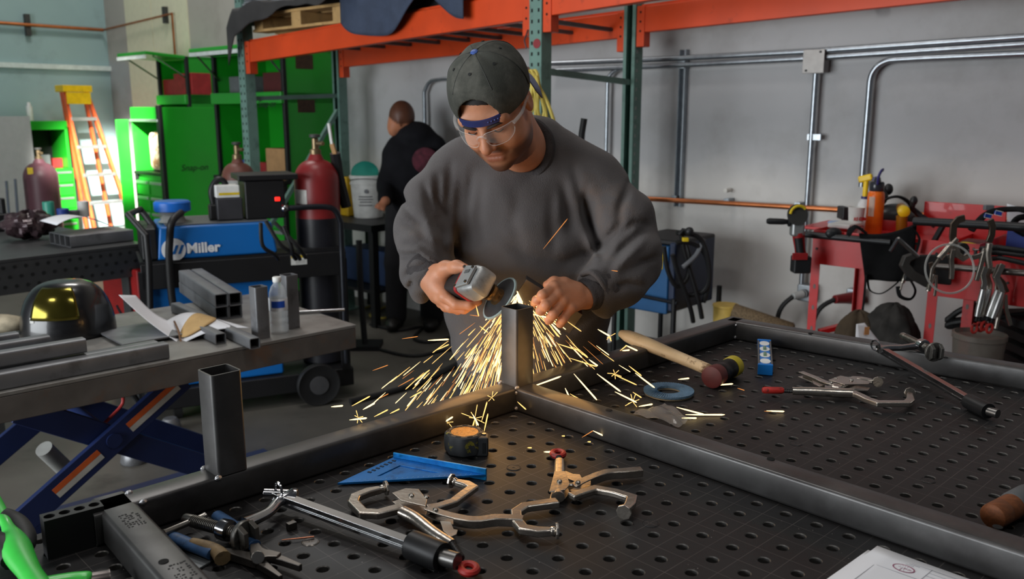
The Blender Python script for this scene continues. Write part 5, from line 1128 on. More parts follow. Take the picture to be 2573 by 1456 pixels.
# things kept in the cabinets
def item(nm, label, cat, c, s, mat, rot=0, bev=.006, group=None):
    a = WD*math.cos(rot) + WN*math.sin(rot); b = ZV.cross(a); k = MB(); k.box(c + ZV*s[2]/2, s, (a, b, ZV)); return tag(k.build(nm, mat, bev=bev), label, cat, group)
sh2 = .98 + .60*1.04 + .091; sh1 = .95 + .6*1.10 + .091
item('cardboard_box', 'brown cardboard box in the nearer green cabinet', 'box', WP(4.30, .38, 1.011), (.26, .2, .24), m_card, .2)
item('yellow_bottle', 'yellow bottle beside the cardboard box in the nearer cabinet', 'bottle', WP(4.12, .44, 1.011), (.07, .07, .20), m_yit)
item('red_box', 'red box left of the cardboard box in the nearer cabinet', 'box', WP(4.52, .42, 1.011), (.10, .1, .12), m_redit)
item('blue_box', 'blue box in the left half of the nearer cabinet', 'box', WP(4.82, .42, 1.011), (.12, .1, .13), m_bluit)
item('radio', 'dark red case on the upper shelf of the nearer cabinet', 'case', WP(4.42, .3, sh2), (.26, .2, .16), M('dark_red_case', (86, 32, 32), .5))
item('grey_bin', 'grey bin on the upper shelf of the nearer cabinet', 'bin', WP(4.9, .3, sh2), (.3, .24, .14), m_greyit)
item('tool_case', 'red tool case in the farther green cabinet', 'case', WP(6.12, .17, sh1), (.34, .2, .20), m_redit); item('tool_case', 'second red case, left of the first in the farther cabinet', 'case', WP(6.40, .17, sh1), (.26, .18, .15), m_redit)
item('leather_apron_roll', 'brown and cream rolled hide in the farther cabinet', 'roll', WP(6.26, .42, .981), (.34, .2, .38), M('brown_hide', (150, 110, 80), .8, var=.4, scale=6, dirt=(228, 206, 178), dscale=5, dlo=.45, dhi=.5), bev=.06)
# small cabinet and ladder at the far wall
def FW(s, off, z): return corner + WN*s + FN*off + ZV*z     # far wall: distance from the corner, distance from the wall
sc = thing('tool_cabinet', 'small green tool cabinet left of the ladder at the far wall', 'cabinet', FW(1.0, .25, 0))
def fb_(nm, s0, s1, o0, o1, z0, z1, mat, par=sc, bev=.005): k = MB(); k.box(FW((s0 + s1)/2, (o0 + o1)/2, (z0 + z1)/2), (abs(s1 - s0), abs(o1 - o0), z1 - z0), (WN, FN, ZV)); return k.build(nm, mat, par, bev=bev)
sA = (P(152, 400, 9.6) - corner).dot(WN); sA = .70; sB = 1.10
fb_('lower_chest', sA, sB, .05, .5, .1, .96, m_gc)
for i in range(6): d = fb_('drawer', sA + .02, sB - .02, .5, .52, .14 + i*.135, .26 + i*.135, m_gc, bev=.003); fb_('pull', sA + .03, sB - .03, .52, .535, .235 + i*.135, .255 + i*.135, m_alu2, d, .001)
fb_('hutch_back', sA, sB, .05, .07, .96, 1.45, m_in); fb_('hutch_roof', sA, sB, .05, .46, 1.36, 1.45, m_gc)
for s_ in (sA, sB - .03): fb_('hutch_side', s_, s_ + .03, .05, .46, .96, 1.40, m_gc)
for i, (sx_, h_, mt) in enumerate(((.78, .10, m_redit), (.9, .14, m_greyit), (1.0, .09, m_card))): item('parts_box', ('red', 'grey', 'brown')[i] + ' parts box in the small green cabinet at the far wall', 'box', FW(sx_, .28, .961), (.09, .1, h_), mt)
k = MB(); k.cyl(FW(.98, .25, 1.452), FW(.98, .25, 1.6), .03, n=14); k.cyl(FW(.98, .25, 1.6), FW(.98, .25, 1.64), .02, .015, n=14); tag(k.build('spray_can', m_whit), 'white spray can on top of the small green cabinet', 'can')
m_fib = M('ladder_orange', (216, 92, 44), .45); m_lyel = M('ladder_yellow', (238, 196, 20), .45)
ld_ = thing('step_ladder', 'orange fibreglass step ladder with a yellow top leaning by the far wall', 'ladder', FW(.45, .3, 0))
top = P(190, 228, 9.45); tz = top.z; sC = (top - corner).dot(WN)
hw = .115
for sg in (-1, 1):
    k = MB(); k.bar(FW(sC + sg*hw, .36, tz), FW(sC + sg*(hw + .11) - .16, .75, .01), .03, .06, FN); k.build('rail', m_fib, ld_, bev=.003)
    k = MB(); k.bar(FW(sC + sg*hw, .30, tz), FW(sC + sg*(hw + .02) - .20, .20, .01), .03, .045, FN); k.build('rear_rail', m_fib, ld_, bev=.003)
k = MB(); k.box(FW(sC, .33, tz + .02), (.30, .22, .07), (WN, FN, ZV)); k.build('top_cap', m_lyel, ld_, bev=.008)
k = MB(); k.box(FW(sC, .44, tz - .08), (.25, .012, .12), (WN, FN, ZV)); k.build('yellow_panel', m_lyel, ld_, bev=.004)
for i in range(5):
    f_ = (i + 1)/6; k = MB(); k.box(FW(sC - .16*f_, .36 + .39*f_, tz*(1 - f_)), (2*(hw + .11*f_), .085, .035), (WN, FN, ZV)); k.build('step', m_alu2, ld_, bev=.003)
# grey partition, cylinder and rods at the far left
gp_ = FW(1.35, 1.1, 0); k = MB(); k.box(FW(1.95, .56, .75), (1.70, .03, 1.5), (WN, FN, ZV)); tag(k.build('partition_panel', M('partition_grey', (164, 166, 166), .7, var=.05)), 'plain grey partition panel at the far left', 'panel')
k = MB(); k.box(FW(1.48, .05, 1.9), (.03, .03, .9), (WN, FN, ZV)); struct(k.build('trim_3', m_dark))
bc = P(110, 400, 8.3)
def gas_cyl(label, base, r, h, mat_low, mat_top, zsplit, cap=None, label2=None):
    g_ = thing('gas_cylinder', label, 'gas cylinder', base)
    z1 = zsplit; k = MB(); k.lathe([(r*.9, 0), (r, .012), (r, z1)], base, ZV, 32); k.build('cylinder_body', mat_low, g_)
    sh = h - r*1.05; pr = [(r, z1), (r, sh)]
    for i in range(1, 9): a = math.radians(i*10); pr.append((r*(.24 + .76*math.cos(a)), sh + r*.95*math.sin(a)))
    pr += [(r*.24, h + .02)]
    k = MB(); k.lathe(pr, base, ZV, 32); k.build('cylinder_shoulder', mat_top, g_)
    k = MB(); k.lathe([(.03, h + .015), (.03, h + .04), (.018, h + .045), (.018, h + .10), (.010, h + .105)], base, ZV, 16); k.cyl(base + ZV*(h + .075), base + ZV*(h + .075) + V((.05, -.03, 0)), .011, n=10); k.build('valve', M('valve_brass', (130, 112, 84), .4, .7), g_)
    k = MB(); k.lathe([(.0, h + .105), (.03, h + .107), (.03, h + .122), (.0, h + .124)], base, ZV, 12); k.build('hand_wheel', m_dark, g_)
    if label2 is not None:
        a0, zz, w, hh_ = label2; k = MB(); n = 8; k.loft([[base + V((math.cos(a0 + (j/n - .5)*w)*(r + .002), math.sin(a0 + (j/n - .5)*w)*(r + .002), z)) for z in (zz, zz + hh_)] + [base + V((math.cos(a0 + (j/n - .5)*w)*(r + .0005), math.sin(a0 + (j/n - .5)*w)*(r + .0005), z)) for z in (zz + hh_, zz)] for j in range(n + 1)]); k.build('label', m_whit, g_)
    return g_
m_maroon = M('cylinder_maroon', (92, 58, 66), .45, var=.12, scale=8); m_cred = M('cylinder_red', (128, 34, 36), .4, var=.1, scale=8); m_cblk = M('cylinder_black', (30, 30, 36), .4, var=.15, scale=8); m_cgrey = M('cylinder_grey', (150, 150, 146), .5, var=.12); m_cbr = M('cylinder_brown', (108, 66, 56), .5)
b_ = P(104, 460, 8.2); ztop = P(104, 405, 8.2).z; g = gas_cyl('dark maroon gas cylinder with a yellow label at the far left', V((b_.x, 8.2, 0)), .15, ztop, m_maroon, m_maroon, .8)
k = MB(); k.box(P(76, 430, 8.06), (.05, .006, .06)); k.build('yellow_label', m_yit, g)
b_ = P(598, 430, 5.75); ztop = P(598, 405, 5.75).z; gas_cyl('grey gas cylinder with a brown top behind the welder', V((b_.x, 5.75, 0)), .105, ztop, m_cgrey, m_cbr, ztop - .12, label2=(-1.2, ztop - .3, 1.0, .12))
for x, z in ((38, 450), (16, 455)):
    p = P(x, 540, 7.9); k = MB(); k.cyl(V((p.x, 7.9, .01)), P(x, z, 7.95), .012, n=8); tag(k.build('steel_rod', M('rod_blue_grey', (84, 92, 104), .5)), 'thin upright rod %s at the far left edge' % ('nearest the maroon cylinder' if x == 38 else 'leftmost'), 'rod')

# ================================================================ man at the back
m_black_c = M('black_hoodie', (24, 24, 28), .9, var=.2, scale=14, bump=.2, bscale=150, spec=.2)
BY = 6.12
b2 = SDF(tuple(P(930, 800, BY - .5))[:1] + (BY - .45, 0.0), (P(1150, 260, BY + .4).x + .05, BY + .45, 1.85), .013)
hc = P(1010, 292, BY); b2.u(b2.ell(hc, (.090, .092, .108)), .02).u(b2.ell(hc + V((-.055, .0, -.075)), (.05, .062, .07)), .03).u(b2.cap(hc + V((.01, .02, -.06)), P(1036, 352, BY - .01), .055, .05), .03)
b2.u(b2.ell(hc + V((-.01, -.088, -.045)), (.018, .012, .032)), .006)
for q in (-1, 1):
    hip = V((P(1035, 560, BY).x + q*.09, BY, .92)); b2.chain([hip, hip + V((q*.03, -.02, -.43)), hip + V((q*.05, .05, -.84))], [.085, .06, .045], .03)
b2.chain([P(1040, 410, BY), P(1038, 560, BY)], [.08, .11], .03)
hnd = P(968, 505, BY - .25); b2.chain([P(985, 395, BY), P(975, 470, BY - .03), hnd], [.05, .045, .035], .02)
for i in range(5): b2.chain([hnd, hnd + V((-.05 + .012*i, -.05, -.02 - .008*i)), hnd + V((-.065 + .016*i, -.075, -.04 - .006*i))], [.018, .010, .008], .006)
vs_tone = lambda vs: np.where((vs[:, 2:3] > hc.z - .05 + .9*np.maximum(0, hc.x - .03 - vs[:, 0:1])), np.array([[.22, .19, .19]]), np.array([[.92, .86, .84]])) * np.ones((len(vs), 3))
m_skin2 = m_skin
man2 = b2.build('person', m_skin2, None, colors=vs_tone); tag(man2, 'man in a black hoodie seen from behind, looking down at the back wall', 'person'); INV[man2.name] = Matrix.Identity(4)
h2_ = SDF((P(940, 500, BY).x - .03, BY - .4, .80), (P(1125, 400, BY).x + .08, BY + .36, 1.56), .012)
h2_.u(h2_.ell(P(1044, 430, BY), (.205, .145, .22)), .04).u(h2_.cap(P(1010, 375, BY), P(1082, 368, BY), .085, .085), .05).u(h2_.ell(P(1040, 505, BY), (.175, .15, .18)), .05).u(h2_.cap(P(1000, 375, BY), P(1090, 378, BY), .09, .09), .05)
h2_.u(h2_.ell(P(1046, 340, BY + .0), (.13, .125, .10)), .03)
h2_.chain([P(988, 392, BY), P(972, 470, BY - .03), P(968, 500, BY - .22)], [.075, .07, .05], .03).chain([P(1096, 396, BY), P(1108, 470, BY - .04), P(1085, 505, BY - .2)], [.075, .07, .05], .03)
h2_.d += .004*np.sin(h2_.p[:, 2]*38 + 6*h2_.p[:, 0]); hood = h2_.build('hoodie', m_black_c, man2)
k = MB(); ec = P(1068, 404, BY - .150)
k.loft([[ec + V((.088*f_*math.cos(2*math.pi*j/28), -z, .088*f_*math.sin(2*math.pi*j/28))) for j in range(28)] for f_, z in ((1, -.05), (1, 0), (.9, .006), (.01, .012))]); k.build('round_back_print', M('maroon_print', (84, 36, 48), .9, var=.4, scale=30), hood)
t2 = SDF((hip.x - .45, BY - .25, .03), (hip.x + .25, BY + .3, 1.05), .013); hx = P(1035, 560, BY).x
t2.u(t2.ell(V((hx, BY, .94)), (.17, .13, .11)), .03)
for q in (-1, 1): t2.chain([V((hx + q*.085, BY, .92)), V((hx + q*.115, BY - .02, .49)), V((hx + q*.135, BY + .05, .08))], [.10, .082, .075], .03)
t2.build('trousers', m_trous, man2)
for q in (-1, 1):
    a = V((hx + q*.135, BY + .05, .08)); b = SDF((a.x - .08, a.y - .26, 0.0), (a.x + .08, a.y + .1, .18), .01); b.u(b.cap(a, a + V((0, 0, -.03)), .06, .06), .02).u(b.ell(a + V((-.01, -.10, -.035)), (.055, .115, .045)), .03); b.d = np.maximum(b.d, .004 - b.p[:, 2]); b.build('boot', m_boot, man2)
# ================================================================ lift table at the left with steel on it
m_ltop = M('worn_steel_top', (150, 148, 144), .4, .35, var=.12, scale=7, dirt=(112, 108, 104), dscale=7, dlo=.45, dhi=.7)
m_ledge = M('rusty_edge', (100, 95, 91), .6, .2, var=.2, scale=12, dirt=(112, 90, 76), dscale=9, dlo=.52, dhi=.7)
m_lblue = M('lift_blue', (26, 40, 84), .45, var=.1, scale=10)
zl_ = .75
Rn, Ln = PZ(895, 816, zl_), PZ(-140, 1016, zl_); ld2 = (Rn - Ln); LT_L = ld2.length; ld2.normalize(); ln2 = ZV.cross(ld2)     # along, towards the back
lt = thing('lift_table', 'blue scissor lift table with a worn steel top at the left', 'table', (Rn + Ln)/2 - ZV*zl_)
Wd = .80
def LTp(x, y, z=0): return Rn - ld2*x + ln2*y + ZV*z      # x leftwards from the near right corner, y to the back
MB().box(LTp(LT_L/2, Wd/2, -.006), (LT_L, Wd, .012), (ld2, ln2, ZV)).build('steel_top', m_ltop, lt, bev=.002)
MB().box(LTp(LT_L/2, .008, -.052), (LT_L - .004, .014, .078), (ld2, ln2, ZV)).build('front_skirt', m_ledge, lt, bev=.003)
MB().box(LTp(.009, Wd/2, -.052), (.016, Wd - .02, .078), (ld2, ln2, ZV)).build('end_skirt', m_ledge, lt, bev=.003)
MB().box(LTp(LT_L/2, Wd - .008, -.052), (LT_L - .004, .014, .078), (ld2, ln2, ZV)).build('rear_skirt', m_ledge, lt, bev=.003)
sA_, sB_ = P(110, 1235, 2.72), P(470, 955, 3.0)
def arm(x0, z0, x1, z1, y, nm='scissor_arm', w=.075):
    a, b = LTp(x0, y, 0), LTp(x1, y, 0); a.z, b.z = z0, z1; k = MB(); k.bar(a, b, .022, w); return k.build(nm, m_lblue, lt, bev=.003), a, b
def on_lt(x, y, off):     # point of the upright plane lying off behind the front edge of the lift
    o_ = LTp(0, off); d = ray(x, y); kk = (o_ - CAM).dot(ln2)/d.dot(ln2); return CAM + d*kk
def ext(p, q, z0, z1):
    f = lambda z: p + (q - p)*((z - p.z)/(q.z - p.z)); return f(z0), f(z1)
def arm(a, b, nm='scissor_arm', w=.082): k = MB(); k.bar(a, b, .022, w); k.build(nm, m_lblue, lt, bev=.003); return a, b
a1, b1_ = arm(*ext(on_lt(440, 968, .09), on_lt(150, 1228, .09), .655, .08))
a2, b2x = arm(*ext(on_lt(110, 1050, .12), on_lt(470, 1160, .12), .655, .08))
rsh_ = ln2*.55
arm(a1 + rsh_, b1_ + rsh_); arm(a2 + rsh_, b2x + rsh_)
dd = (b1_ - a1).normalized(); fn_ = -ln2; up_ = dd.cross(fn_)
lt_f = lambda x, y: (on_lt(x, y, .09) - a1).dot((b1_ - a1).normalized())/(b1_ - a1).length
for f0, f1 in ((lt_f(442, 966), lt_f(322, 1074)), (lt_f(250, 1138), lt_f(138, 1240))):
    for sgn, mt in ((1, M('warning_orange', (206, 96, 44), .5)), (-1, M('warning_white', (186, 186, 180), .5))):
        p, q = a1 + (b1_ - a1)*f0, a1 + (b1_ - a1)*f1; uu = ZV - dd*ZV.dot(dd); uu.normalize(); k = MB(); k.box((p + q)/2 + fn_*.0118 + uu*.0095*sgn, ((q - p).length, .0012, .018), (dd, fn_, uu)); k.build('warning_label', mt, lt)
k = MB(); c = on_lt(283, 1105, .09); k.cyl(c + fn_*.018, c - fn_*.62, .024, n=18); k.build('pivot_shaft', m_lblue, lt)
xb0, xb1 = min((p - LTp(0, 0)).dot(-ld2)*-1 for p in (b1_, b2x)), max((p - LTp(0, 0)).dot(-ld2)*-1 for p in (b1_, b2x))
xs_ = sorted([(Rn - b1_).dot(ld2)*1, (Rn - b2x).dot(ld2)*1])
for y in (.09, .67): MB().box(LTp((xs_[0] + xs_[1])/2, y, -zl_ + .035), (xs_[1] - xs_[0] + .3, .07, .06), (ld2, ln2, ZV)).build('base_rail', m_lblue, lt, bev=.004)
for x in (xs_[0] - .12, xs_[1] + .12): MB().box(LTp(x, .38, -zl_ + .035), (.07, .52, .058), (ld2, ln2, ZV)).build('base_end', m_lblue, lt, bev=.004)
k = MB(); k.cyl(on_lt(110, 1128, .3), on_lt(175, 1190, .35), .028, n=16); k.build('hydraulic_cylinder', m_cgrey, lt)
k = MB(); k.tube(spline([on_lt(330, 985, .3), on_lt(345, 1020, .3), on_lt(300, 1070, .3), on_lt(290, 1110, .3)], 5), .009, 8); k.build('hydraulic_hose', m_blackrub, lt)
k = MB(); k.tube(spline([on_lt(305, 985, .32), on_lt(308, 1015, .32), on_lt(275, 1052, .32), on_lt(255, 1070, .32)], 5), .006, 8); k.build('red_hose', M('hose_red', (190, 60, 58), .5), lt)
# steel stock on the lift table: every tube its own thing
m_stock = M('grey_stock_steel', (122, 123, 126), .42, .45, var=.15, scale=8, dirt=(92, 92, 94), dscale=7)
def stock(label, p0, p1, w, h=None, group='steel tubes on the lift table', z=None):
    k = MB(); k.sq(p0, p1, w, h); return tag(k.build('steel_tube', m_stock), label, 'tube', group)
e = PZ(561, 800, zl_); tdir = (PZ(436, 715, zl_ + .08) - PZ(561, 775, zl_ + .0)); tdir.z = 0; tdir.normalize(); tdir = (-ld2*.35 + ln2*1.0).normalized() if False else WD.copy()
tdir = (WD*.9 + WN*-.25).normalized()
ts_ = V((-tdir.y, tdir.x, 0));  ts_ = ts_ if ts_.x > 0 else -ts_
e = PZ(578, 803, zl_); h_ = .0508
for i in range(2):
    for j in range(2):
        p = e + ts_*(i*.0525 - .026) + ZV*(h_/2 + .0006 + j*(h_ + .0006)) + tdir*(.0 if j else .01)
        stock('square steel tube end in the stack of four by the water bottle, %s %s' % (('lower', 'upper')[j], ('left', 'right')[i]), p, p + tdir*.62, h_)
e2 = PZ(642, 878, zl_); d2 = (PZ(402, 765, zl_) - e2); d2.z = 0; d2.normalize(); stock('thin square tube lying in front of the stack, its open end nearest the viewer', e2 + ZV*.0195, e2 + ZV*.0195 + d2*.74, .038)
e3 = PZ(556, 866, zl_); stock('short square tube under the right edge of the folded paper', e3 + ZV*.0195, e3 + ZV*.0195 + d2*.30, .038)
# two short pieces standing upright either side of the bottle
for (x, y, hh_, lb_) in ((656, 848, .185, 'square tube offcut standing upright left of the water bottle'), (732, 823, .20, 'square tube offcut standing upright behind the water bottle')):
    p = PZ(x, y, zl_); k = MB(); k.sq(p + ZV*.0006, p + ZV*hh_, .05, up=ld2); tag(k.build('tube_offcut', m_stock), lb_, 'tube')
# long stock at the left front
rows = [((444, 905), (-160, 995), .050, 0), ((440, 882), (-160, 960), .046, 1), ((300, 905), (-160, 968), .044, 2), ((292, 868), (-160, 930), .046, 3), ((205, 852), (-160, 905), .046, 4), ((276, 822), (-160, 890), .044, 5)]
lbs = ['nearest long steel tube along the front of the lift table', 'second long steel tube from the front of the lift table', 'third long tube from the front, its end short of the first two', 'fourth long tube, in front of the stacked ones', 'fifth long tube, with the shortest visible end', 'rearmost long tube, in front of the helmet with the gold visor']
for (a, b, w, i) in rows:
    lay = .0 if i < 2 else (.047 if i in (2, 3) else .0935) * .0
    y_ = .045 + i*.056; xe = [.70, .71, .92, .93, 1.02, .98][i]
    zz = w/2 + .0006 + (0 if i not in (9,) else 0)
    stock(lbs[i], LTp(xe, y_, zz), LTp(LT_L - .01, y_, zz), w)
for i, (xe, y_, lb_) in enumerate(((.93, .10, 'upper tube lying across the front pair on the lift table'), (1.0, .215, 'upper tube lying on the middle pair of the lift table'), (1.06, .325, 'upper tube lying on the rear pair near the helmet'))):
    stock(lb_, LTp(xe, y_, .0508 + .024), LTp(LT_L - .01, y_, .0508 + .024), .044)
# bottle of water
m_pet = M('clear_bottle', (224, 230, 234), .1, var=.02, alpha=.42); bp = PZ(703, 836, zl_)
bt_ = thing('water_bottle', 'small clear plastic water bottle with a blue and white label', 'bottle', bp)
pr = [(.020, 0), (.031, .004), (.0325, .012), (.0325, .03), (.030, .035), (.0325, .04), (.0325, .055), (.030, .06), (.0325, .065), (.0325, .10), (.0318, .13), (.030, .15), (.022, .172), (.014, .182), (.0135, .19)]
k = MB(); k.lathe(pr, bp, ZV, 28, cap=False); k.build('bottle_body', m_pet, bt_, smooth=60)
k = MB(); k.lathe([(.0331, .085), (.0334, .088), (.0334, .128), (.0325, .130)], bp, ZV, 28, cap=False); lb = k.build('label', M('bottle_label_white', (228, 232, 238), .4), bt_, smooth=60)
k = MB(); n = 10; k.loft([[bp + V((.0342*math.sin(-.5 + 1.5*j/n), -.0342*math.cos(-.5 + 1.5*j/n), z)) for z in (.098, .122)] + [bp + V((.0336*math.sin(-.5 + 1.5*j/n), -.0336*math.cos(-.5 + 1.5*j/n), z)) for z in (.122, .098)] for j in range(n + 1)]); k.build('label_print', M('label_blue', (38, 84, 190), .4), lb)
k = MB(); k.lathe([(.0150, .188), (.0155, .190), (.0155, .204), (.014, .206), (.001, .206)], bp, ZV, 20); k.build('bottle_cap', m_whit, bt_)
# rod, plates, folded paper, helmet
p0, p1 = PZ(738, 786, zl_ + .008), PZ(866, 779, zl_ + .008); k = MB(); k.cyl(p0, p1, .007, n=12); tag(k.build('steel_rod', m_chrome), 'bright round steel rod lying behind the bottle, over the table end', 'rod')
for i, (x, y) in enumerate(((400, 830), (386, 842))):
    c = PZ(x, y, zl_); k = MB(); k.box(c + ZV*(.004 + .008*i + .001), (.30, .24, .006), (ld2, ln2, ZV)); tag(k.build('sheet_offcut', m_stock, bev=.001), ('lower', 'upper')[i] + ' flat grey steel plate under the folded paper', 'plate', 'plates under the folded paper')
f0 = PZ(455, 868, zl_ + .02); 
def fold(u, v):
    w = (u - .5)*2
    a = P(455, 866, 2.93); b = P(420, 806, 3.12)
    base = a + (b - a)*v
    if w < 0:
        e0, e1 = P(352, 818, 3.0), P(300, 760, 3.1); e1b = P(334, 758, 3.22); q = (e0*(1 - v) + (P(300, 757, 3.05))*v) if False else None
        far = P(300, 757, 3.02)*(1 - v) + P(342, 757, 3.2)*v; p = base + (far - base)*(-w); p.z += .022*(-w) - .012*math.sin(math.pi*-w)
        return p
    far = P(630, 825, 3.0)*(1 - v) + P(520, 795, 3.2)*v; p = base + (far - base)*w; p.z += .022*math.sin(math.pi*w*1.0); return p
pp_ = tag(MB().sheet(fold, 28, 8).build('folded_paper', m_paper, smooth=80, solid=.001), 'bent white paper standing open on the lift table', 'paper')
k = MB(); cc = P(497, 824, 2.99)
def ov(u, v): t = 2*math.pi*u; p = fold(.5 + .5*(.50 + .44*math.cos(t)*v + .10*math.sin(t)*v), .52 + .36*math.cos(t)*v - .20*math.sin(t)*v); return p + V((0, -.004, .005))
k.sheet(ov, 36, 4); k.build('tan_patch', M('tan_card', (190, 156, 104), .8), pp_, smooth=80, solid=.001)
k = MB(); a, b = P(456, 866, 2.925), P(438, 808, 3.08); k.tube([a, (a + b)/2 + V((.004, -.004, .01)), b], .0035, 6); k.build('brown_edge', M('brown_edge', (110, 80, 56), .8), pp_)
m_vis = M('gold_visor', (104, 96, 40), .14, .9, var=.3, scale=12); m_hel = M('helmet_black', (22, 22, 24), .28, var=.1, coat=.4)
hp_ = PZ(175, 838, zl_); hb = V((hp_.x, hp_.y, zl_))
he = thing('welding_helmet', 'black welding helmet with a shiny gold visor on the lift table', 'helmet', hb)
hx_, hy_ = V((.96, .28, 0)), V((-.28, .96, 0))
def shell(u, v):
    a = (u - .5)*math.pi*1.15; r = .135; z = .19*math.sin(v*math.pi/2); q = math.cos(v*math.pi/2)**.75
    return hb + hx_*(.15*math.sin(a)*q + .01) + hy_*(-.135*math.cos(a)*q + .02) + ZV*(z + .0)
k = MB(); sd = []
for j in range(13):
    v = j/12; z = .005 + .192*math.sin(v*math.pi/2); q = max(.02, math.cos(v*math.pi/2)**.62); sd.append([hb + hx_*(.158*math.cos(t)*q) + hy_*(.145*math.sin(t)*q) + ZV*z for t in [2*math.pi*i/36 for i in range(36)]])
k.loft(sd); k.build('shell', m_hel, he, smooth=80)
def gv(u, v):
    a = math.radians(-128 + 62*u); vv = .24 + .50*v; q = math.cos(vv*math.pi/2)**.62; z = .005 + .192*math.sin(vv*math.pi/2); return hb + hx_*(.163*math.cos(a)*q) + hy_*(.150*math.sin(a)*q) + ZV*(z + .003)
MB().sheet(gv, 16, 10).build('gold_visor', m_vis, he, smooth=80, solid=.004)
for x, y in ((82, 806), (106, 806)): k = MB(); c = P(x, y, hb.y - .13); k.box(c, (.016, .012, .022)); k.build('clip', m_whit if x < 90 else m_dark, he, bev=.003)
gl_ = PZ(20, 838, zl_); k = MB(); k.ell(gl_ + ZV*.035 + V((-.03, 0, 0)), (.10, .06, .034)); k.ell(gl_ + ZV*.03 + V((.06, .02, 0)), (.05, .035, .028)); tag(k.build('welding_glove', M('glove_cream', (170, 160, 138), .9, var=.35, scale=30), smooth=80), 'pale crumpled glove at the left end of the lift table', 'glove')

# ================================================================ blue welder on its cart
m_mb = M('welder_blue', (18, 102, 178), .4, var=.04, scale=6); m_cart = M('cart_black', (20, 20, 22), .5, var=.12, scale=10); m_pipe = M('pipe_dark', (46, 48, 54), .3, .6)
wa_, wb_ = P(400, 572, 4.18), P(692, 562, 4.42); wdx = (wb_ - wa_); wdx.z = 0; wlen = wdx.length; wdx.normalize(); wdy = ZV.cross(wdx)
def WC(x, y, z): return V((wa_.x, wa_.y, 0)) + wdx*x + wdy*y + ZV*z
ztp, zbt = P(400, 572, 4.18).z, P(395, 655, 4.18).z
we = thing('welding_machine', 'blue welding power source with a white round logo, on the black cart', 'welder', WC(.28, .2, zbt))
pf = [(-.02, zbt), (wlen + .005, zbt + .0), (wlen - .02, ztp), (.0, ztp)]
k = MB(); k.loft([[WC(x, y, z) for x, z in pf] for y in (0, .40)]); k.build('blue_case', m_mb, we, bev=.012, seg=3)
MB().box(WC(-.05, .2, (ztp + zbt)/2), (.07, .40, ztp - zbt - .01), (wdx, wdy, ZV)).build('front_panel', m_cart, we, bev=.008)
MB().box(WC(wlen/2, .2, ztp + .004), (wlen - .06, .36, .008), (wdx, wdy, ZV)).build('top_tray', M('tray_grey', (92, 94, 96), .5), we, bev=.002)
lc_ = P(437, 629, 4.19); lc_ = WC((lc_ - WC(0, 0, 0)).dot(wdx), -.001, lc_.z)
m_wht = M('logo_white', (226, 228, 230), .5)
k = MB(); k.cyl(lc_ - wdy*.0035 + wdy*.002, lc_ - wdy*.0055, .056, n=40); lg = k.build('round_logo', m_wht, we)
for i in range(2): k = MB(); o = lc_ - wdy*.0060 + wdx*(.002 + i*.026); k.prism([(-.010, -.022), (.004, -.022), (.022, .022), (.008, .022)], o, wdx, ZV, wdy, -.0006, .0006); k.build('logo_stroke', m_mb, lg)
k = MB(); o = lc_ - wdy*.0060 - wdx*.030; k.prism([(-.010, -.022), (.008, -.022), (.020, .006), (.012, .022)], o, wdx, ZV, wdy, -.0006, .0006); k.build('logo_stroke', m_mb, lg)
text('Miller', m_wht, we, lc_ - wdy*.004 + wdx*.138 + ZV*.0, wdx, ZV, .068, ext=.001, offset=.0022)
ct = thing('welder_cart', 'black wheeled cart with tube handles carrying the blue welder', 'cart', WC(.5, .2, 0))
cl_ = P(884, 650, 4.45); cx1 = (cl_ - WC(0, 0, 0)).dot(wdx)
MB().box(WC((cx1 - .10)/2, -.015, zbt - .075), (cx1 + .10, .02, .125), (wdx, wdy, ZV)).build('tray_front', m_cart, ct, bev=.004)
MB().box(WC((cx1 - .10)/2, .22, zbt - .008), (cx1 + .10, .46, .012), (wdx, wdy, ZV)).build('tray', m_cart, ct)
MB().box(WC((cx1 - .10)/2, .45, zbt - .075), (cx1 + .10, .02, .125), (wdx, wdy, ZV)).build('tray_back', m_cart, ct, bev=.004)
for x in (-.09, cx1 - .02):
    for y in (-.01, .44): MB().box(WC(x, y, (zbt - .05 + .16)/2), (.045, .03, zbt - .05 - .16), (wdx, wdy, ZV)).build('cart_post', m_cart, ct)
MB().box(WC((cx1 - .10)/2, .22, .12), (cx1 + .14, .48, .10), (wdx, wdy, ZV)).build('lower_deck', m_cart, ct, bev=.006)
hz1 = P(850, 520, 4.5).z; xh = cx1 - .02
pts = [WC(.62, -.02, hz1 - .0), WC(xh - .10, -.02, hz1), WC(xh - .03, -.02, hz1 - .02), WC(xh, -.02, hz1 - .09), WC(xh, -.02, zbt - .02), WC(xh, -.02, .2)]
k = MB(); k.tube(spline(pts[:4], 5) + pts[4:], .015, 12); k.build('rear_handle', m_pipe, ct)
k = MB(); k.tube([WC(.62, -.02, hz1), WC(.62, .3, hz1)], .013, 10); k.build('handle_bar', m_pipe, ct); k = MB(); k.ell(WC(.60, -.02, hz1), (.02, .02, .02)); k.build('handle_knob', m_chrome, ct)
pts = [WC(-.11, .42, zbt + .08), WC(-.16, .42, ztp + .04), WC(-.30, .36, ztp + .12), WC(-.25, -.0, ztp + .10), WC(-.16, -.04, ztp - .02), WC(-.11, -.04, zbt - .02), WC(-.11, -.04, zbt - .35)]
pts = [P(398, 586, 4.35), P(352, 526, 4.35), P(322, 540, 4.1), P(368, 592, 4.05), P(374, 660, 4.05), P(378, 790, 4.05)]
k = MB(); k.tube(pts, .016, 10); k.build('front_handle', m_cart, ct)
wc = P(822, 1036, 4.28); wc.z = .135
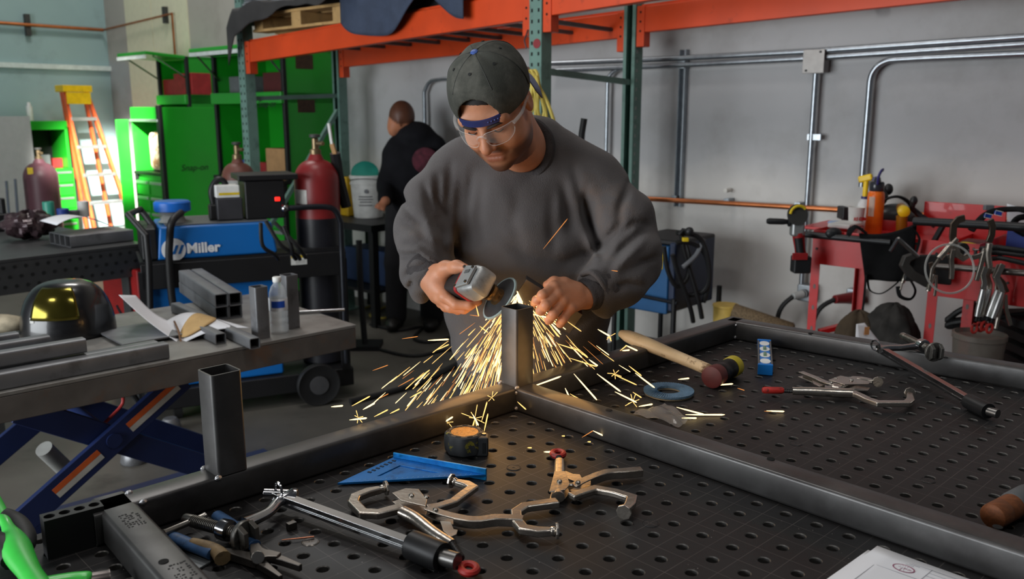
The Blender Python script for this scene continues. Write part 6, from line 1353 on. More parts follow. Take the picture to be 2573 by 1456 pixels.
for y in (-.07, .46):
    c = WC((wc - WC(0, 0, 0)).dot(wdx), y, .115); k = MB(); k.lathe([(.05, -.016), (.09, -.016), (.109, -.022), (.115, -.012), (.115, .012), (.109, .022), (.09, .016), (.05, .016)], c, wdy, 32); w_ = k.build('wheel', m_blackrub, ct)
    k = MB(); k.lathe([(.012, -.024), (.05, -.022), (.05, .022), (.012, .024)], c, wdy, 20); k.build('hub', M('hub_grey', (70, 70, 72), .5), w_)
for y in (.05, .36):
    c = WC(.02, y, .06); k = MB(); k.lathe([(.02, -.02), (.06, -.02), (.06, .02), (.02, .02)], c, wdx, 20); k.build('caster', m_blackrub, ct)
lbp = P(756, 657, 4.40); lbp = WC((lbp - WC(0, 0, 0)).dot(wdx), -.0265, lbp.z)
k = MB(); k.box(lbp, (.082, .002, .050), (wdx, wdy, ZV)); lab = k.build('warning_label', M('label_white', (214, 214, 210), .5), ct); k = MB(); k.box(lbp - wdy*.0015 + ZV*.018, (.080, .001, .013), (wdx, wdy, ZV)); k.build('yellow_band', m_yit, lab)
for i in range(3): k = MB(); k.box(lbp - wdy*.0014 - ZV*(.002 + .007*i) + wdx*.008, (.05, .0008, .002), (wdx, wdy, ZV)); k.build('print_line', M('print_grey', (120, 120, 120), .6), lab)
# lower blue cooler
cw = P(640, 935, 4.2); xw = (cw - WC(0, 0, 0)).dot(wdx)
co = thing('coolant_unit', 'blue coolant unit low on the welder cart', 'cooler', WC(.24, .2, .172)); k = MB(); k.box(WC(.25, .2, .446), (.62, .36, .546), (wdx, wdy, ZV)); k.build('blue_case', m_mb, co, bev=.012)
MB().box(WC(-.07, .2, .47), (.02, .34, .46), (wdx, wdy, ZV)).build('front_panel', m_cart, co); k = MB(); k.cyl(WC(.50, .01, .5), WC(.50, -.02, .5), .012, n=12); k.build('fitting', m_chrome, co)
# gas cylinder on the cart
gb = P(807, 440, 4.62); zc_ = P(807, 408, 4.62).z; gxy = WC((gb - WC(0, 0, 0)).dot(wdx), .20, 0)
g = gas_cyl('black gas cylinder with a red shoulder standing on the welder cart', V((gxy.x, gxy.y, .172)), .120, zc_ - .172 + .02, m_cblk, m_cred, zc_ - .172 - .30, label2=(-2.2, zc_ - .172 - .22, .75, .075))
g = thing('sanding_block', 'white handled brush standing behind the red cylinder shoulder', 'brush', P(828, 345, 4.7)); k = MB(); k.bar(P(826, 310, 4.72), P(834, 362, 4.72), .028, .012); k.build('white_bristle', m_whit, g); k = MB(); k.bar(P(834, 362, 4.72), P(842, 388, 4.72), .034, .02); k.build('handle', m_card, g); k = MB(); k.tube([P(842, 385, 4.72), P(850, 440, 4.75), P(870, 520, 4.78)], .03, 8); k.build('dark_sleeve', m_cart, g)
# wire feeder and things on top of the welder
fx = P(700, 505, 4.45); fxx = (fx - WC(0, 0, 0)).dot(wdx); zw = ztp + .009
wf = thing('wire_feeder', 'black wire feeder box with a glowing red knob on top of the blue welder', 'wire feeder', WC(fxx - .05, .2, zw))
MB().box(WC(fxx - .06, .16, zw + .098), (.20, .22, .195), (wdx, wdy, ZV)).build('feeder_case', m_cart, wf, bev=.008); MB().box(WC(fxx - .04, .17, zw + .212), (.30, .26, .03), (wdx, wdy, ZV)).build('feeder_lid', m_cart, wf, bev=.006)
k = MB(); c = WC(fxx + .0, .048, zw + .10); k.box(c, (.026, .01, .02), (wdx, wdy, ZV)); k.build('red_knob_glow', M('red_knob_glow', (255, 40, 30), .4, emit=1.6), wf, bev=.003)  # red knob with a glow put into its material
fd2 = thing('battery_box', 'small black box with a white and yellow label on the welder', 'box', WC(fxx - .23, .12, zw)); MB().box(WC(fxx - .235, .12, zw + .058), (.125, .12, .11), (wdx, wdy, ZV)).build('box_body', M('box_dark', (52, 52, 56), .5), fd2, bev=.006); MB().box(WC(fxx - .24, .118, zw + .146), (.115, .11, .062), (wdx, wdy, ZV)).build('box_label', m_whit, fd2, bev=.004); MB().box(WC(fxx - .235, .061, zw + .135), (.10, .002, .012), (wdx, wdy, ZV)).build('yellow_stripe', m_yit, fd2)
sp0 = P(437, 538, 4.3); k = MB(); cs = WC((sp0 - WC(0, 0, 0)).dot(wdx), .16, ztp + .06); tp_ = thing('blue_tape_roll', 'bright blue round tin above the left end of the welder', 'tin', cs); k.lathe([(.082, .0), (.088, .004), (.088, .045), (.08, .052), (.02, .052)], cs, ZV, 32); k.build('tin', M('tin_blue', (30, 106, 200), .35), tp_); k = MB(); k.lathe([(.072, -.052), (.06, -.045), (.05, -.02), (.078, .0)], cs, ZV, 24); k.build('stand', m_cgrey, tp_)
hs = spline([cs + ZV*.0 + wdx*.03 - wdy*.10, WC(.055, -.055, ztp + .03), WC(.04, -.04, ztp - .06), WC(.03, -.045, zbt), WC(.03, -.05, zbt - .2), WC(.05, -.05, zbt - .36)], 6); k = MB(); k.tube(hs, .018, 10); tag(k.build('torch_hose', m_blackrub), 'thick black torch hose hanging down over the white logo', 'hose')
tg = thing('torch_holder', 'black torch and clamp parts standing on the welder beside the green locker', 'torch', P(562, 545, 4.35)); zz0 = zw
c0_ = WC((P(560, 540, 4.35) - WC(0, 0, 0)).dot(wdx), .14, zw)
k = MB(); k.box(c0_ + ZV*.04, (.11, .07, .08), (wdx, wdy, ZV)); k.build('base', m_cart, tg, bev=.01); k = MB(); k.cyl(c0_ + ZV*.03 - wdy*.036 + wdx*.02, c0_ + ZV*.03 - wdy*.06 + wdx*.02, .024, n=18); k.build('copper_tip', m_copper, tg); k = MB(); k.tube(spline([c0_ + ZV*.08 - wdx*.03, c0_ + ZV*.15 - wdx*.035, c0_ + ZV*.20 - wdx*.005, c0_ + ZV*.19 + wdx*.03, c0_ + ZV*.13 + wdx*.04], 5), .016, 10); k.build('neck', m_cart, tg); k = MB(); k.ell(c0_ + ZV*.10 + wdx*.01, (.03, .02, .018)); k.build('red_grip', M('dull_red', (140, 70, 60), .5), tg)
for i, (a, b) in enumerate((((655, 560), (690, 640)), ((668, 556), (745, 640)), ((712, 568), (735, 640)), ((690, 560), (760, 636)))):
    p, q = P(*a, 4.12), P(*b, 4.18); k = MB(); m_ = (p + q)/2 + V((-.02 + .02*i, -.02, -.03)); k.tube(spline([p, m_, q, q + V((.005, .04, -.03))], 6), .010, 8); tag(k.build('cable', m_blackrub), 'black cable %s from the feeder to the cart tray' % ('draped first at the left', 'draped second', 'draped third', 'draped last at the right')[i], 'cable')

# ================================================================ bench at the far left
bz = .86; Bl, Br = PZ(-120, 668, bz), PZ(366, 611, bz); bdx = (Br - Bl); Lb = bdx.length; bdx.normalize(); bdy = ZV.cross(bdx)
def BN(x, y, z=0): return Br - bdx*x + bdy*y + ZV*z
bn_ = thing('fixture_table', 'second black welding table with holes in its side, at the left behind the lift table', 'table', BN(Lb/2, .5, -bz)); m_ft2 = M('bench_black', (66, 67, 68), .42, .3, var=.1)
MB().box(BN(Lb/2, .55, -.008), (Lb, 1.1, .016), (bdx, bdy, ZV)).build('table_top', m_ft2, bn_, bev=.002)
MB().box(BN(Lb/2, .008, -.093), (Lb, .014, .152), (bdx, bdy, ZV)).build('side_plate', m_ft2, bn_)
hpx = 0
ap_ = bn_.children[-1]
for j in range(3):
    for i in range(int(Lb/.0508)):
        x = .04 + i*.0508 + (.0254 if j % 2 else 0); k = MB(); p = BN(x, .0005, -.04 - j*.046)
        if hpx == 0:
            k.cyl(V((0, 0, 0)), bdy*.002, .0085, n=10); base_h = k.build('side_hole', m_hole2, None); base_h.parent = ap_; hpx = base_h; im = INV[bn_.name]; base_h.matrix_local = im @ Matrix.Translation(p - bdy*.001)
        else:
            c = hpx.copy(); C.objects.link(c); c.parent = ap_; c.matrix_local = im @ Matrix.Translation(p - bdy*.001)
for x, y in ((.06, .06), (Lb - .1, .06), (.06, 1.0)): MB().box(BN(x, y, -.17 - (bz - .17)/2), (.08, .08, bz - .17), (bdx, bdy, ZV)).build('leg', m_ft2, bn_)
rc = P(335, 740, 4.62); k = MB(); c = V((rc.x, rc.y, .36)); rcx = thing('red_drawer_unit', 'dark red cabinet under the end of the second welding table', 'cabinet', V((c.x, c.y, 0))); k.box(V((c.x, c.y, .58)), (.14, .4, .30), (bdx, bdy, ZV)); k.build('cabinet_body', M('deep_red', (140, 26, 26), .45), rcx, bev=.008); k = MB(); k.box(V((c.x, c.y, .214)), (.13, .38, .428), (bdx, bdy, ZV)); k.build('dark_base', m_cart, rcx); k = MB(); k.tube(spline([c + V((.02, -.25, .2)), c + V((.06, -.26, .1)), c + V((.02, -.26, 0))], 4), .006, 6); k.build('handle', m_pipe, rcx)
# things on the second table
hb2 = PZ(97, 606, bz) + bdy*.10 + ZV*.001; k = MB(); rg_ = random.Random(4)
def lump(u, v): 
    t = 2*math.pi*u; ph = math.pi*v; r = 1 + .16*math.sin(5*t + 3*ph) + .10*math.sin(9*t - 4*ph); return hb2 + bdx*.125*r*math.cos(t)*math.sin(ph) + bdy*.095*r*math.sin(t)*math.sin(ph) + ZV*(.080 - .075*math.cos(ph)*r*.9)
k.sheet(lump, 36, 18); tag(k.build('wrapped_helmet', M('crinkled_wrap', (66, 52, 56), .25, .3, var=.5, scale=18, bump=.8, bscale=30), smooth=25), 'dark helmet in crinkled shiny wrap on the second welding table', 'helmet')
for i in range(4): k = MB(); p = PZ(338, 606, bz) + bdy*(.035 + i*.062) + ZV*.031; k.sq(p, p - bdx*.33, .06); tag(k.build('steel_tube', m_stock), 'square tube under the white paper on the second table, row %s from the front' % ('first', 'second', 'third', 'fourth')[i], 'tube', 'tubes on the second table')
pb_ = PZ(318, 604, bz)
def pap(u, v): return pb_ - bdx*(.04 + .30*u) + bdy*(.03 + .2*v) + ZV*(.068 + .075*math.sin(math.pi*u*.8)*(1 - .3*v) + .02*v)
tag(MB().sheet(pap, 14, 6).build('paper_sheet', m_paper, smooth=80, solid=.001), 'curling white paper on the tubes of the second table', 'paper')
ca = PZ(125, 552, bz); k = MB(); k.lathe([(.033, 0), (.034, .004), (.034, .11), (.032, .115), (.03, .115), (.03, .1)], ca, ZV, 24); tag(k.build('cup', M('teal_cup', (60, 150, 128), .4)), 'teal green can on the second welding table', 'can')
for i, (x, y, h_, mt, nm) in enumerate(((.52, .66, .07, m_bluit, 'blue tub of nozzles'), (.46, .70, .05, m_greyit, 'grey tray of small parts'), (.56, .74, .10, m_whit, 'white spray bottle base'))):
    k = MB(); c = PZ(160 + 26*i, 553 - 4*i, bz); k.lathe([(.03, 0), (.034, .004), (.036, h_), (.030, h_ + .004), (.028, h_)], c, ZV, 18); tag(k.build('tub', mt), nm + ' behind the wrapped helmet', 'tub')
k = MB(); p = PZ(4, 580, bz); k.box(p + ZV*.05, (.10, .10, .10), (bdx, bdy, ZV)); k.box(p + ZV*.14 + bdx*.02, (.03, .03, .10), (bdx, bdy, ZV)); tag(k.build('magnet_stand', m_cart, bev=.01), 'black vice like stand at the left edge of the second table', 'stand')
# ================================================================ bench, bucket and cables at the back
bk = P(925, 545, 6.6); zb2 = bk.z
tb0 = (V((bk.x, 6.6, 0)) - W0).dot(WD); bb = thing('back_bench', 'dark bench carrying the white bucket', 'bench', WP(tb0, .34, 0)); MB().box(WP(tb0 - .05, .34, zb2 - .03), (.72, .56, .05), (WD, WN, ZV)).build('bench_top', m_cart, bb)
for x in (-.38, .26):
    for o in (.10, .58): MB().box(WP(tb0 + x, o, (zb2 - .055)/2), (.05, .05, zb2 - .055), (WD, WN, ZV)).build('leg', m_cart, bb)
MB().box(WP(tb0 - .05, .34, .25), (.62, .46, .02), (WD, WN, ZV)).build('lower_shelf', m_cart, bb)
bkp = V((bk.x, 6.62, zb2 - .004)); bu = thing('bucket', 'white plastic bucket on the bench behind the gas cylinder', 'bucket', bkp)
k = MB(); k.lathe([(.105, 0), (.108, .004), (.126, .25), (.132, .252), (.132, .262), (.127, .264), (.129, .295), (.134, .297), (.134, .318), (.126, .32), (.12, .30)], bkp, ZV, 36); k.build('bucket_body', m_whit, bu, smooth=30)
k = MB(); k.tube([bkp + V((.134*math.cos(t), -.01 + .134*math.sin(t), .27 - .03*math.sin(t))) for t in [math.pi + math.pi*i/12 for i in range(13)]], .003, 6); k.build('wire_handle', m_chrome, bu)
for i, (w_, zz) in enumerate(((.12, .165), (.13, .145), (.10, .125), (.12, .10))): k = MB(); k.loft([[bkp + V((.1235*math.sin(a), -.1235*math.cos(a), z)) for z in (zz - .12 + .12 - .004, zz + .004)] for a in [(j/6 - .5)*w_*7 for j in range(7)]], cap=False); k.build('print_line', M('bucket_print', (150, 150, 152), .6), bu)
k = MB(); k.cyl(bkp + V((.01, -.122, .205)), bkp + V((.01, -.1265, .205)), .016, n=14); k.build('round_print', M('bucket_print2', (120, 120, 124), .6), bu)
k = MB(); k.lathe([(.001, -.012), (.10, -.012), (.105, 0), (.10, .012), (.001, .012)], bkp + V((-.02, .02, .335)), V((.1, -.75, .65)), 32); tag(k.build('teal_disc', M('teal_plastic', (18, 132, 116), .45)), 'teal round lid sticking out of the white bucket', 'lid')
k = MB(); k.box(WP(tb0 + .20, .34, zb2 + .146), (.10, .10, .30), (WD, WN, ZV)); tag(k.build('yellow_case', M('yellow_case', (196, 156, 20), .5), bev=.01), 'yellow case left of the white bucket', 'case')
m_cab = M('floor_cable', (26, 26, 27), .6)
def fcable(label, pts, r, mat): k = MB(); k.tube(spline([PZ(x, y, r + .002) for x, y in pts], 6), r, 8); tag(k.build('floor_cable', mat), label, 'cable')
fcable('black cable snaking across the floor left of the man, farther one', [(900, 858), (960, 880), (1040, 895), (1120, 880), (1180, 880)], .010, m_cab)
fcable('black cable looping on the floor under the right sleeve of the man', [(930, 815), (1000, 830), (1060, 822), (1040, 850), (1080, 860), (1150, 842)], .010, m_cab)
fcable('black hose on the floor behind the cart wheel', [(880, 1010), (980, 985), (1060, 960), (1130, 925), (1180, 900)], .016, m_cab)
fcable('yellow cord heaped on the floor near the boots of the man at the back', [(915, 775), (950, 760), (965, 730), (985, 760), (930, 790), (960, 800), (1000, 790)], .009, M('yellow_floor_cord', (170, 150, 60), .6))
# machine legs and clutter below the back bench
k = MB(); c = V((P(905, 700, 5.6).x, 5.6, 0)); st_ = thing('pipe_stand', 'black pipe stand behind the end of the welder cart', 'stand', c); k.tube([c + ZV*.72, c + ZV*.35, c + V((.02, -.02, .02))], .02, 10); k.build('stand_pipe', m_cart, st_); k = MB(); k.box(c + V((0, 0, .015)), (.25, .2, .03)); k.build('stand_base', m_cart, st_)
k = MB(); c = WP(tb0 - .05, .30, .392); k.box(c, (.5, .2, .26), (WD, WN, ZV)); tag(k.build('blue_bin', M('dim_blue', (40, 60, 96), .6), bev=.01), 'low dark blue bin on the lower shelf of the back bench', 'bin')
k = MB(); k.loft([[P(1112, 636, 2.30), P(1128, 628, 2.30), P(1128, 628, 2.31), P(1112, 636, 2.31)], [P(1118, 665, 2.29), P(1142, 660, 2.29), P(1142, 660, 2.30), P(1118, 665, 2.30)], [P(1126, 705, 2.26), P(1150, 700, 2.26), P(1150, 700, 2.27), P(1126, 705, 2.27)]]); k.build('work_rag', M('orange_rag', (206, 92, 40), .9, var=.2, scale=40), man, label='orange rag tucked at the hip')
# second pair of dim parts below the lift table
for i, (x, y, s) in enumerate(((430, 1085, .10), (380, 1110, .09), (340, 1160, .12))):
    p = PZ(x, y, 0); k = MB(); k.lathe([(s*.5, 0), (s*.52, .006), (s*.45, .05), (s*.3, .07), (s*.05, .07)], p, ZV, 18); tag(k.build('steel_flange', m_stock), 'round steel flange on the floor under the lift table, %s' % ('farthest', 'middle one', 'nearest')[i], 'flange', 'flanges under the lift table')
# ================================================================ red tool carts at the right
m_rd = M('cart_red', (192, 28, 30), .4, var=.06, scale=6, coat=.2, dirt=(140, 24, 26), dscale=9, dlo=.6, dhi=.75); m_blk2 = M('handle_black', (30, 31, 33), .45, var=.1)
cdx = -WD     # along the wall to the right
def red_cart(label, x_px, D, length, depth, z_top, apron, legs_splay=0):
    p = P(x_px, 600, D); base = V((p.x, p.y, 0)); c = thing('tool_cart', label, 'cart', base)
    def Q(x, y, z): return base + cdx*x - WN*y + ZV*z        # x right along the front, y towards the wall
    def pan(nm, x0, x1, y0, y1, z0, z1, bev=.003, par=c, mat=m_rd): k = MB(); k.box(Q((x0 + x1)/2, (y0 + y1)/2, (z0 + z1)/2), (x1 - x0, y1 - y0, z1 - z0), (cdx, -WN, ZV)); return k.build(nm, mat, par, bev=bev)
    pan('front_apron', .036, length - .036, .0, .004, z_top - apron, z_top); pan('back_apron', .036, length - .036, depth - .004, depth, z_top - .12, z_top)
    pan('left_apron', 0.0005, .004, .036, depth - .036, z_top - apron, z_top); pan('right_apron', length - .004, length, .036, depth - .036, z_top - apron, z_top)
    pan('tray_floor', .004, length - .004, .004, depth - .004, z_top - .06, z_top - .05)
    for x, sx in ((0, 1), (length, -1)):
        for y, sy in ((0, 1), (depth, -1)):
            k = MB(); k.box(Q(x + sx*.019, y + sy*.0016, z_top/2), (.038, .0032, z_top), (cdx, -WN, ZV)); k.box(Q(x + sx*.0016, y + sy*.0205, z_top/2), (.0032, .035, z_top), (cdx, -WN, ZV)); lg_ = k.build('leg', m_rd, c, smooth=0)
            for i in range(9):
                zz = .12 + i*.095
                if zz > z_top - apron - .03: break
                k = MB(); k.loft([[Q(x + sx*.021 + .0055*math.cos(t), y + sy*(-.0004), zz + .011*math.sin(t)) + WN*o for t in [2*math.pi*j/12 for j in range(12)]] for o in (.0, .0006)]); k.build('slot', M('slot_grey', (120, 112, 110), .8), lg_)
    pan('lower_shelf', .004, length - .004, .004, depth - .004, .30, .32); pan('shelf_lip', .036, length - .036, .0, .004, .28, .36)
    for x in (.02, .35*length, .65*length, length - .02):
        for z in (z_top - .02, z_top - apron*.55): k = MB(); k.cyl(Q(x, .0, z), Q(x, -.004, z), .005, n=10); k.build('bolt', m_dark, c)
    return c, Q, pan
cA, QA, panA = red_cart('red steel tool cart below the junction box, a black bib hung on its rail', 2043, 3.76, .66, .56, 1.035, .15)
cB, QB, panB = red_cart('nearest red steel tool cart hung with locking clamps at the right edge', 2344, 3.42, .80, .58, 1.005, .19)
panA('splash_back', .28, .62, .555, .562, 1.035, 1.135); panA('side_tray_left', -.10, -.002, .10, .40, 1.02, 1.032)
# black rails on both carts
def rail(c, Q, x0, x1, y, z, r, nm='push_rail', mat=None, z1=None): k = MB(); k.tube([Q(x0, y, z), Q(x1, y, z1 if z1 else z)], r, 12); return k.build(nm, mat or m_blk2, c)
rail(cA, QA, -.03, .34, -.035, 1.015, .014); k = MB(); k.ell(QA(.10, -.03, 1.03), (.035, .02, .025)); k.build('rail_bracket', m_blk2, cA)
zB_ = P(2300, 556, 3.4).z
k = MB(); r0_, r1_ = P(2298, 556, 3.42), P(2760, 582, 2.90); k.tube([r0_, r1_], .0165, 12); k.build('push_rail', m_blk2, cB, label='black upper push rail'); k = MB(); k.tube([r0_ + V((.12, .0, -.005)), r0_ + V((.09, .06, -.14))], .012, 8); k.build('rail_post', m_blk2, cB)
s0_, s1_ = P(2334, 667, 3.34), P(2760, 702, 2.88); k = MB(); k.tube([s0_, s1_], .0125, 12); k.build('clamp_rail', M('raw_pipe', (104, 98, 94), .35, .85), cB, label='bare steel lower rail')
# ---- things on cart A
zt_ = .987
def on(Q, x, y, z=zt_): return Q(x, y, z)
m_orb = M('orange_bottle', (232, 108, 26), .35); m_wb = M('translucent_white', (226, 226, 226), .35, alpha=.85); m_spy = M('spray_yellow', (240, 200, 30), .4); m_ind = M('indigo_plastic', (44, 42, 110), .45)
def bottle_base(px_, D): p = P(px_, 560, D); return V((p.x, p.y, zt_))
b = bottle_base(2196, 3.96); ob = thing('orange_bottle', 'orange insulated bottle with a dark lid on the red cart', 'bottle', b); ht = P(2196, 478, 3.96).z - zt_
k = MB(); k.lathe([(.034, 0), (.037, .004), (.037, ht - .03), (.035, ht - .012), (.024, ht)], b, ZV, 28); k.build('bottle_body', m_orb, ob)
k = MB(); k.lathe([(.030, ht - .004), (.032, ht), (.032, ht + .03), (.028, ht + .038), (.016, ht + .04), (.012, ht + .058), (.001, ht + .06)], b, ZV, 24); k.build('lid', M('smoke_lid', (50, 52, 58), .2), ob)
k = MB(); k.tube(spline([b + V((-.01, -.03, ht + .03)), b + V((-.012, -.036, ht + .06)), b + V((.004, -.02, ht + .085)), b + V((.02, 0, ht + .09))], 4), .006, 8, flat=1.6); k.build('carry_loop', m_ind, ob)
k = MB(); n = 8; k.loft([[b + V(((.0375)*math.sin(a), -(.0375)*math.cos(a), z)) for z in (ht*.42, ht*.86)] for a in [-1.25 + .75*j/n for j in range(n + 1)]], cap=False); k.build('round_sticker', M('pale_sticker', (240, 222, 206), .5), ob, solid=.0006)
b = bottle_base(2168, 4.08); sb_ = thing('spray_bottle', 'white spray bottle with a yellow trigger head behind the paper cup', 'bottle', b); h1_ = P(2168, 500, 4.08).z - zt_; h2__ = P(2168, 450, 4.08).z - zt_
k = MB(); k.lathe([(.034, 0), (.038, .006), (.038, h1_*.55), (.028, h1_*.85), (.016, h1_)], b, ZV, 24); k.build('bottle_body', m_wb, sb_)
k = MB(); k.lathe([(.017, h1_), (.017, h1_ + .012)], b, ZV, 18); k.build('neck_ring', m_ind, sb_); k = MB(); k.cyl(b + ZV*(h1_ + .012), b + ZV*(h2__ - .01), .012, n=14); k.build('trigger_neck', m_spy, sb_)
k = MB(); k.bar(b + ZV*(h2__ - .006) - cdx*.035, b + ZV*(h2__ + .012) + cdx*.028, .026, .032); k.build('trigger_head', m_spy, sb_, bev=.009, seg=3); k = MB(); k.bar(b + ZV*(h2__ + .0) + cdx*.026, b + ZV*(h2__ + .012) + cdx*.06, .014, .014); k.build('nozzle', m_ind, sb_, bev=.003); k = MB(); k.tube(spline([b + ZV*(h2__ - .01) + cdx*.026, b + ZV*(h2__ - .04) + cdx*.04, b + ZV*(h2__ - .065) + cdx*.03], 4), .006, 8); k.build('trigger', m_ind, sb_)
b = bottle_base(2150, 3.92); cu = thing('paper_cup', 'white paper cup printed with red letters on the red cart', 'cup', b); hc_ = P(2150, 522, 3.92).z - zt_
k = MB(); k.lathe([(.026, 0), (.027, .002), (.036, hc_), (.0375, hc_ + .002), (.035, hc_ + .003), (.033, hc_ - .004)], b, ZV, 30); k.build('cup_body', m_whit, cu)
m_lr = M('cup_red_print', (206, 48, 44), .6); m_lp = M('cup_purple_print', (96, 80, 160), .6)
vx = V((.95, .3, 0)).normalized(); vn = V((vx.y, -vx.x, 0)); cz = b + vn*.0345 + ZV*(hc_*.60)
text('RS OF', m_lr, cu, cz - vx*.012 + ZV*.002, vx, ZV + vn*.12, .021, ext=.0006, offset=.0008)
k = MB(); k.box(cz + vx*.020 + ZV*.001 - vn*.002, (.020, .0012, .013), (vx, vn, ZV)); k.build('red_badge', m_lr, cu, bev=.001)
k = MB(); k.tube([cz - vx*.02 - ZV*.035 - vn*.004, cz - vx*.008 - ZV*.022 - vn*.003, cz - vx*.002 - ZV*.034 - vn*.004, cz + vx*.012 - ZV*.026 - vn*.0035, cz + vx*.02 - ZV*.036 - vn*.005], .0012, 6); k.build('zigzag_print', m_lp, cu)
# welding mask, headset and lamp heap on cart A
b = bottle_base(2260, 4.14); mk_ = thing('face_mask', 'black full face mask with straps lying on the red cart', 'mask', b)
k = MB(); k.ell(b + V((-.02, .02, .055)), (.10, .07, .065)); k.build('face_shell', M('mask_grey', (52, 53, 55), .35), mk_, smooth=80)
k = MB(); k.tube(spline([b + V((-.10, .03, .06)), b + V((-.08, .02, .13)), b + V((-.02, .0, .155)), b + V((.05, .02, .12)), b + V((.08, .03, .06))], 5), .014, 8, flat=.5); k.build('strap', m_blk2, mk_)
k = MB(); k.ell(b + V((-.09, .05, .15)), (.045, .04, .05)); k.ell(b + V((-.045, .05, .185)), (.022, .02, .028)); k.build('filter_head', m_blk2, mk_, smooth=80)
b2_ = bottle_base(2282, 3.92); tl = thing('work_lamp', 'yellow ended torch lamp beside the orange bottle', 'lamp', b2_)
c = P(2272, 533, 3.90); k = MB(); ax_ = V((.25, .8, .05)); k.lathe([(.001, -.002), (.018, 0), (.026, .006), (.026, .04), (.024, .05)], c, ax_, 22); k.build('yellow_end', m_spy, tl); k = MB(); k.lathe([(.024, .045), (.022, .12)], c, ax_, 20); k.cyl(c + V((.0, .02, -.02)), V((c.x + .01, c.y + .03, zt_)), .024, n=18); k.build('lamp_body', M('amber_body', (150, 96, 14), .4), tl)
k = MB(); c2_ = P(2296, 505, 3.94); k.ell(c2_, (.017, .015, .022)); k.tube([c2_, c2_ + V((.0, .01, -.035)), c2_ + V((.04, .0, -.07)), c2_ + V((.09, -.04, -.11))], .013, 10); k.build('black_arm', m_blk2, tl)
k = MB(); c = QA(.06, .2, zt_ + .055); k.box(c, (.10, .16, .02), (cdx, -WN, ZV)); tag(k.build('white_tray', m_whit, bev=.006), 'white plastic tray at the left end of the red cart', 'tray')
b = bottle_base(2100, 4.00); k = MB(); k.lathe([(.030, .03), (.036, .034), (.036, .05), (.030, .054), (.001, .054)], b, ZV, 24); tag(k.build('tape_roll', M('blue_white_tape', (150, 172, 205), .5)), 'pale blue tape roll left of the paper cup', 'tape')
k = MB(); c = P(2118, 535, 4.08); k.box(c, (.03, .08, .06)); k.box(c + V((.02, 0, -.03)), (.03, .06, .08)); tag(k.build('black_clip', m_blk2, bev=.006), 'black plastic clip behind the paper cup', 'clip')
# cordless grinder hung at the left of cart A
g0 = P(2008, 560, 3.66); cg = thing('cordless_grinder', 'cordless angle grinder hanging at the left end of the red cart, handle to the left', 'grinder', g0)
k = MB(); k.box(P(2003, 572, 3.66), (.055, .05, .075)); k.build('gear_head', m_alu, cg, bev=.012, seg=3)
k = MB(); c = P(2004, 540, 3.64); k.lathe([(.008, -.004), (.045, -.004), (.045, .004), (.008, .004)], c, V((.15, -1, .25)), 30); k.build('guard', m_dark, cg); k = MB(); k.tube(arc(c + V((.002, -.008, .002)), V((1, .1, 0)), ZV, .036, 40, 175, 10), .006, 8); k.build('yellow_mark', m_yit, cg)
k = MB(); a_, b_ = P(1986, 558, 3.66), P(1927, 556, 3.66); k.lathe([(.006, 0), (.020, .002), (.020, .008), (.010, .012), (.013, .03), (.0135, (a_ - b_).length - .01), (.010, (a_ - b_).length)], a_, b_ - a_, 18); k.build('side_handle', m_blk2, cg)
k = MB(); k.tube(spline([P(2006, 585, 3.66), P(2008, 612, 3.66), P(2012, 640, 3.665)], 4), [.027, .026, .025, .024, .023, .022, .022, .023, .025], 16); k.build('motor_housing', m_gred, cg)
k = MB(); k.tube([P(2006, 598, 3.642), P(2012, 645, 3.645)], .017, 12); k.build('grip', m_blk2, cg); k = MB(); k.box(P(2012, 664, 3.665), (.075, .06, .075)); k.build('battery', m_blk2, cg, bev=.008); k = MB(); k.box(P(2010, 645, 3.63), (.065, .008, .03)); k.build('red_band', m_gred, cg, bev=.002)
# black bib / apron hung over the rail
m_bib = M('black_canvas', (20, 20, 21), .9, var=.25, scale=20, bump=.25, bscale=120, spec=.2)
def bib(u, v):
    p00, p10, p11, p01 = P(2158, 585, 3.60), P(2302, 560, 3.46), P(2292, 706, 3.50), P(2172, 702, 3.62)
    p = (p00*(1 - u) + p10*u)*(1 - v) + (p01*(1 - u) + p11*u)*v; return p + V((-.3, -.95, 0))*(.02 + .012*math.sin(9*u + 3*v)*v) - ZV*.02*math.sin(math.pi*u)*(1 - v)
bb_ = thing('canvas_bib', 'black canvas bib with straps hung over the rail of the red cart', 'bib', P(2230, 640, 3.55)); MB().sheet(bib, 24, 18).build('cloth', m_bib, bb_, smooth=80, solid=.006)
for pts in (((2165, 575, 3.58), (2140, 572, 3.56), (2132, 590, 3.55), (2150, 570, 3.55), (2178, 588, 3.56)), ((2290, 570, 3.44), (2310, 600, 3.44), (2300, 640, 3.44)), ((2180, 700, 3.58), (2186, 730, 3.58), (2215, 738, 3.57), (2250, 715, 3.54), (2262, 700, 3.53)), ((2285, 700, 3.48), (2300, 730, 3.46), (2288, 752, 3.46), (2262, 745, 3.47), (2256, 720, 3.48)), ((2176, 690, 3.58), (2170, 760, 3.58), (2160, 830, 3.58))):
    k = MB(); k.tube(spline([P(*q) for q in pts], 5), .011, 8, flat=.25); k.build('strap', m_bib, bb_)
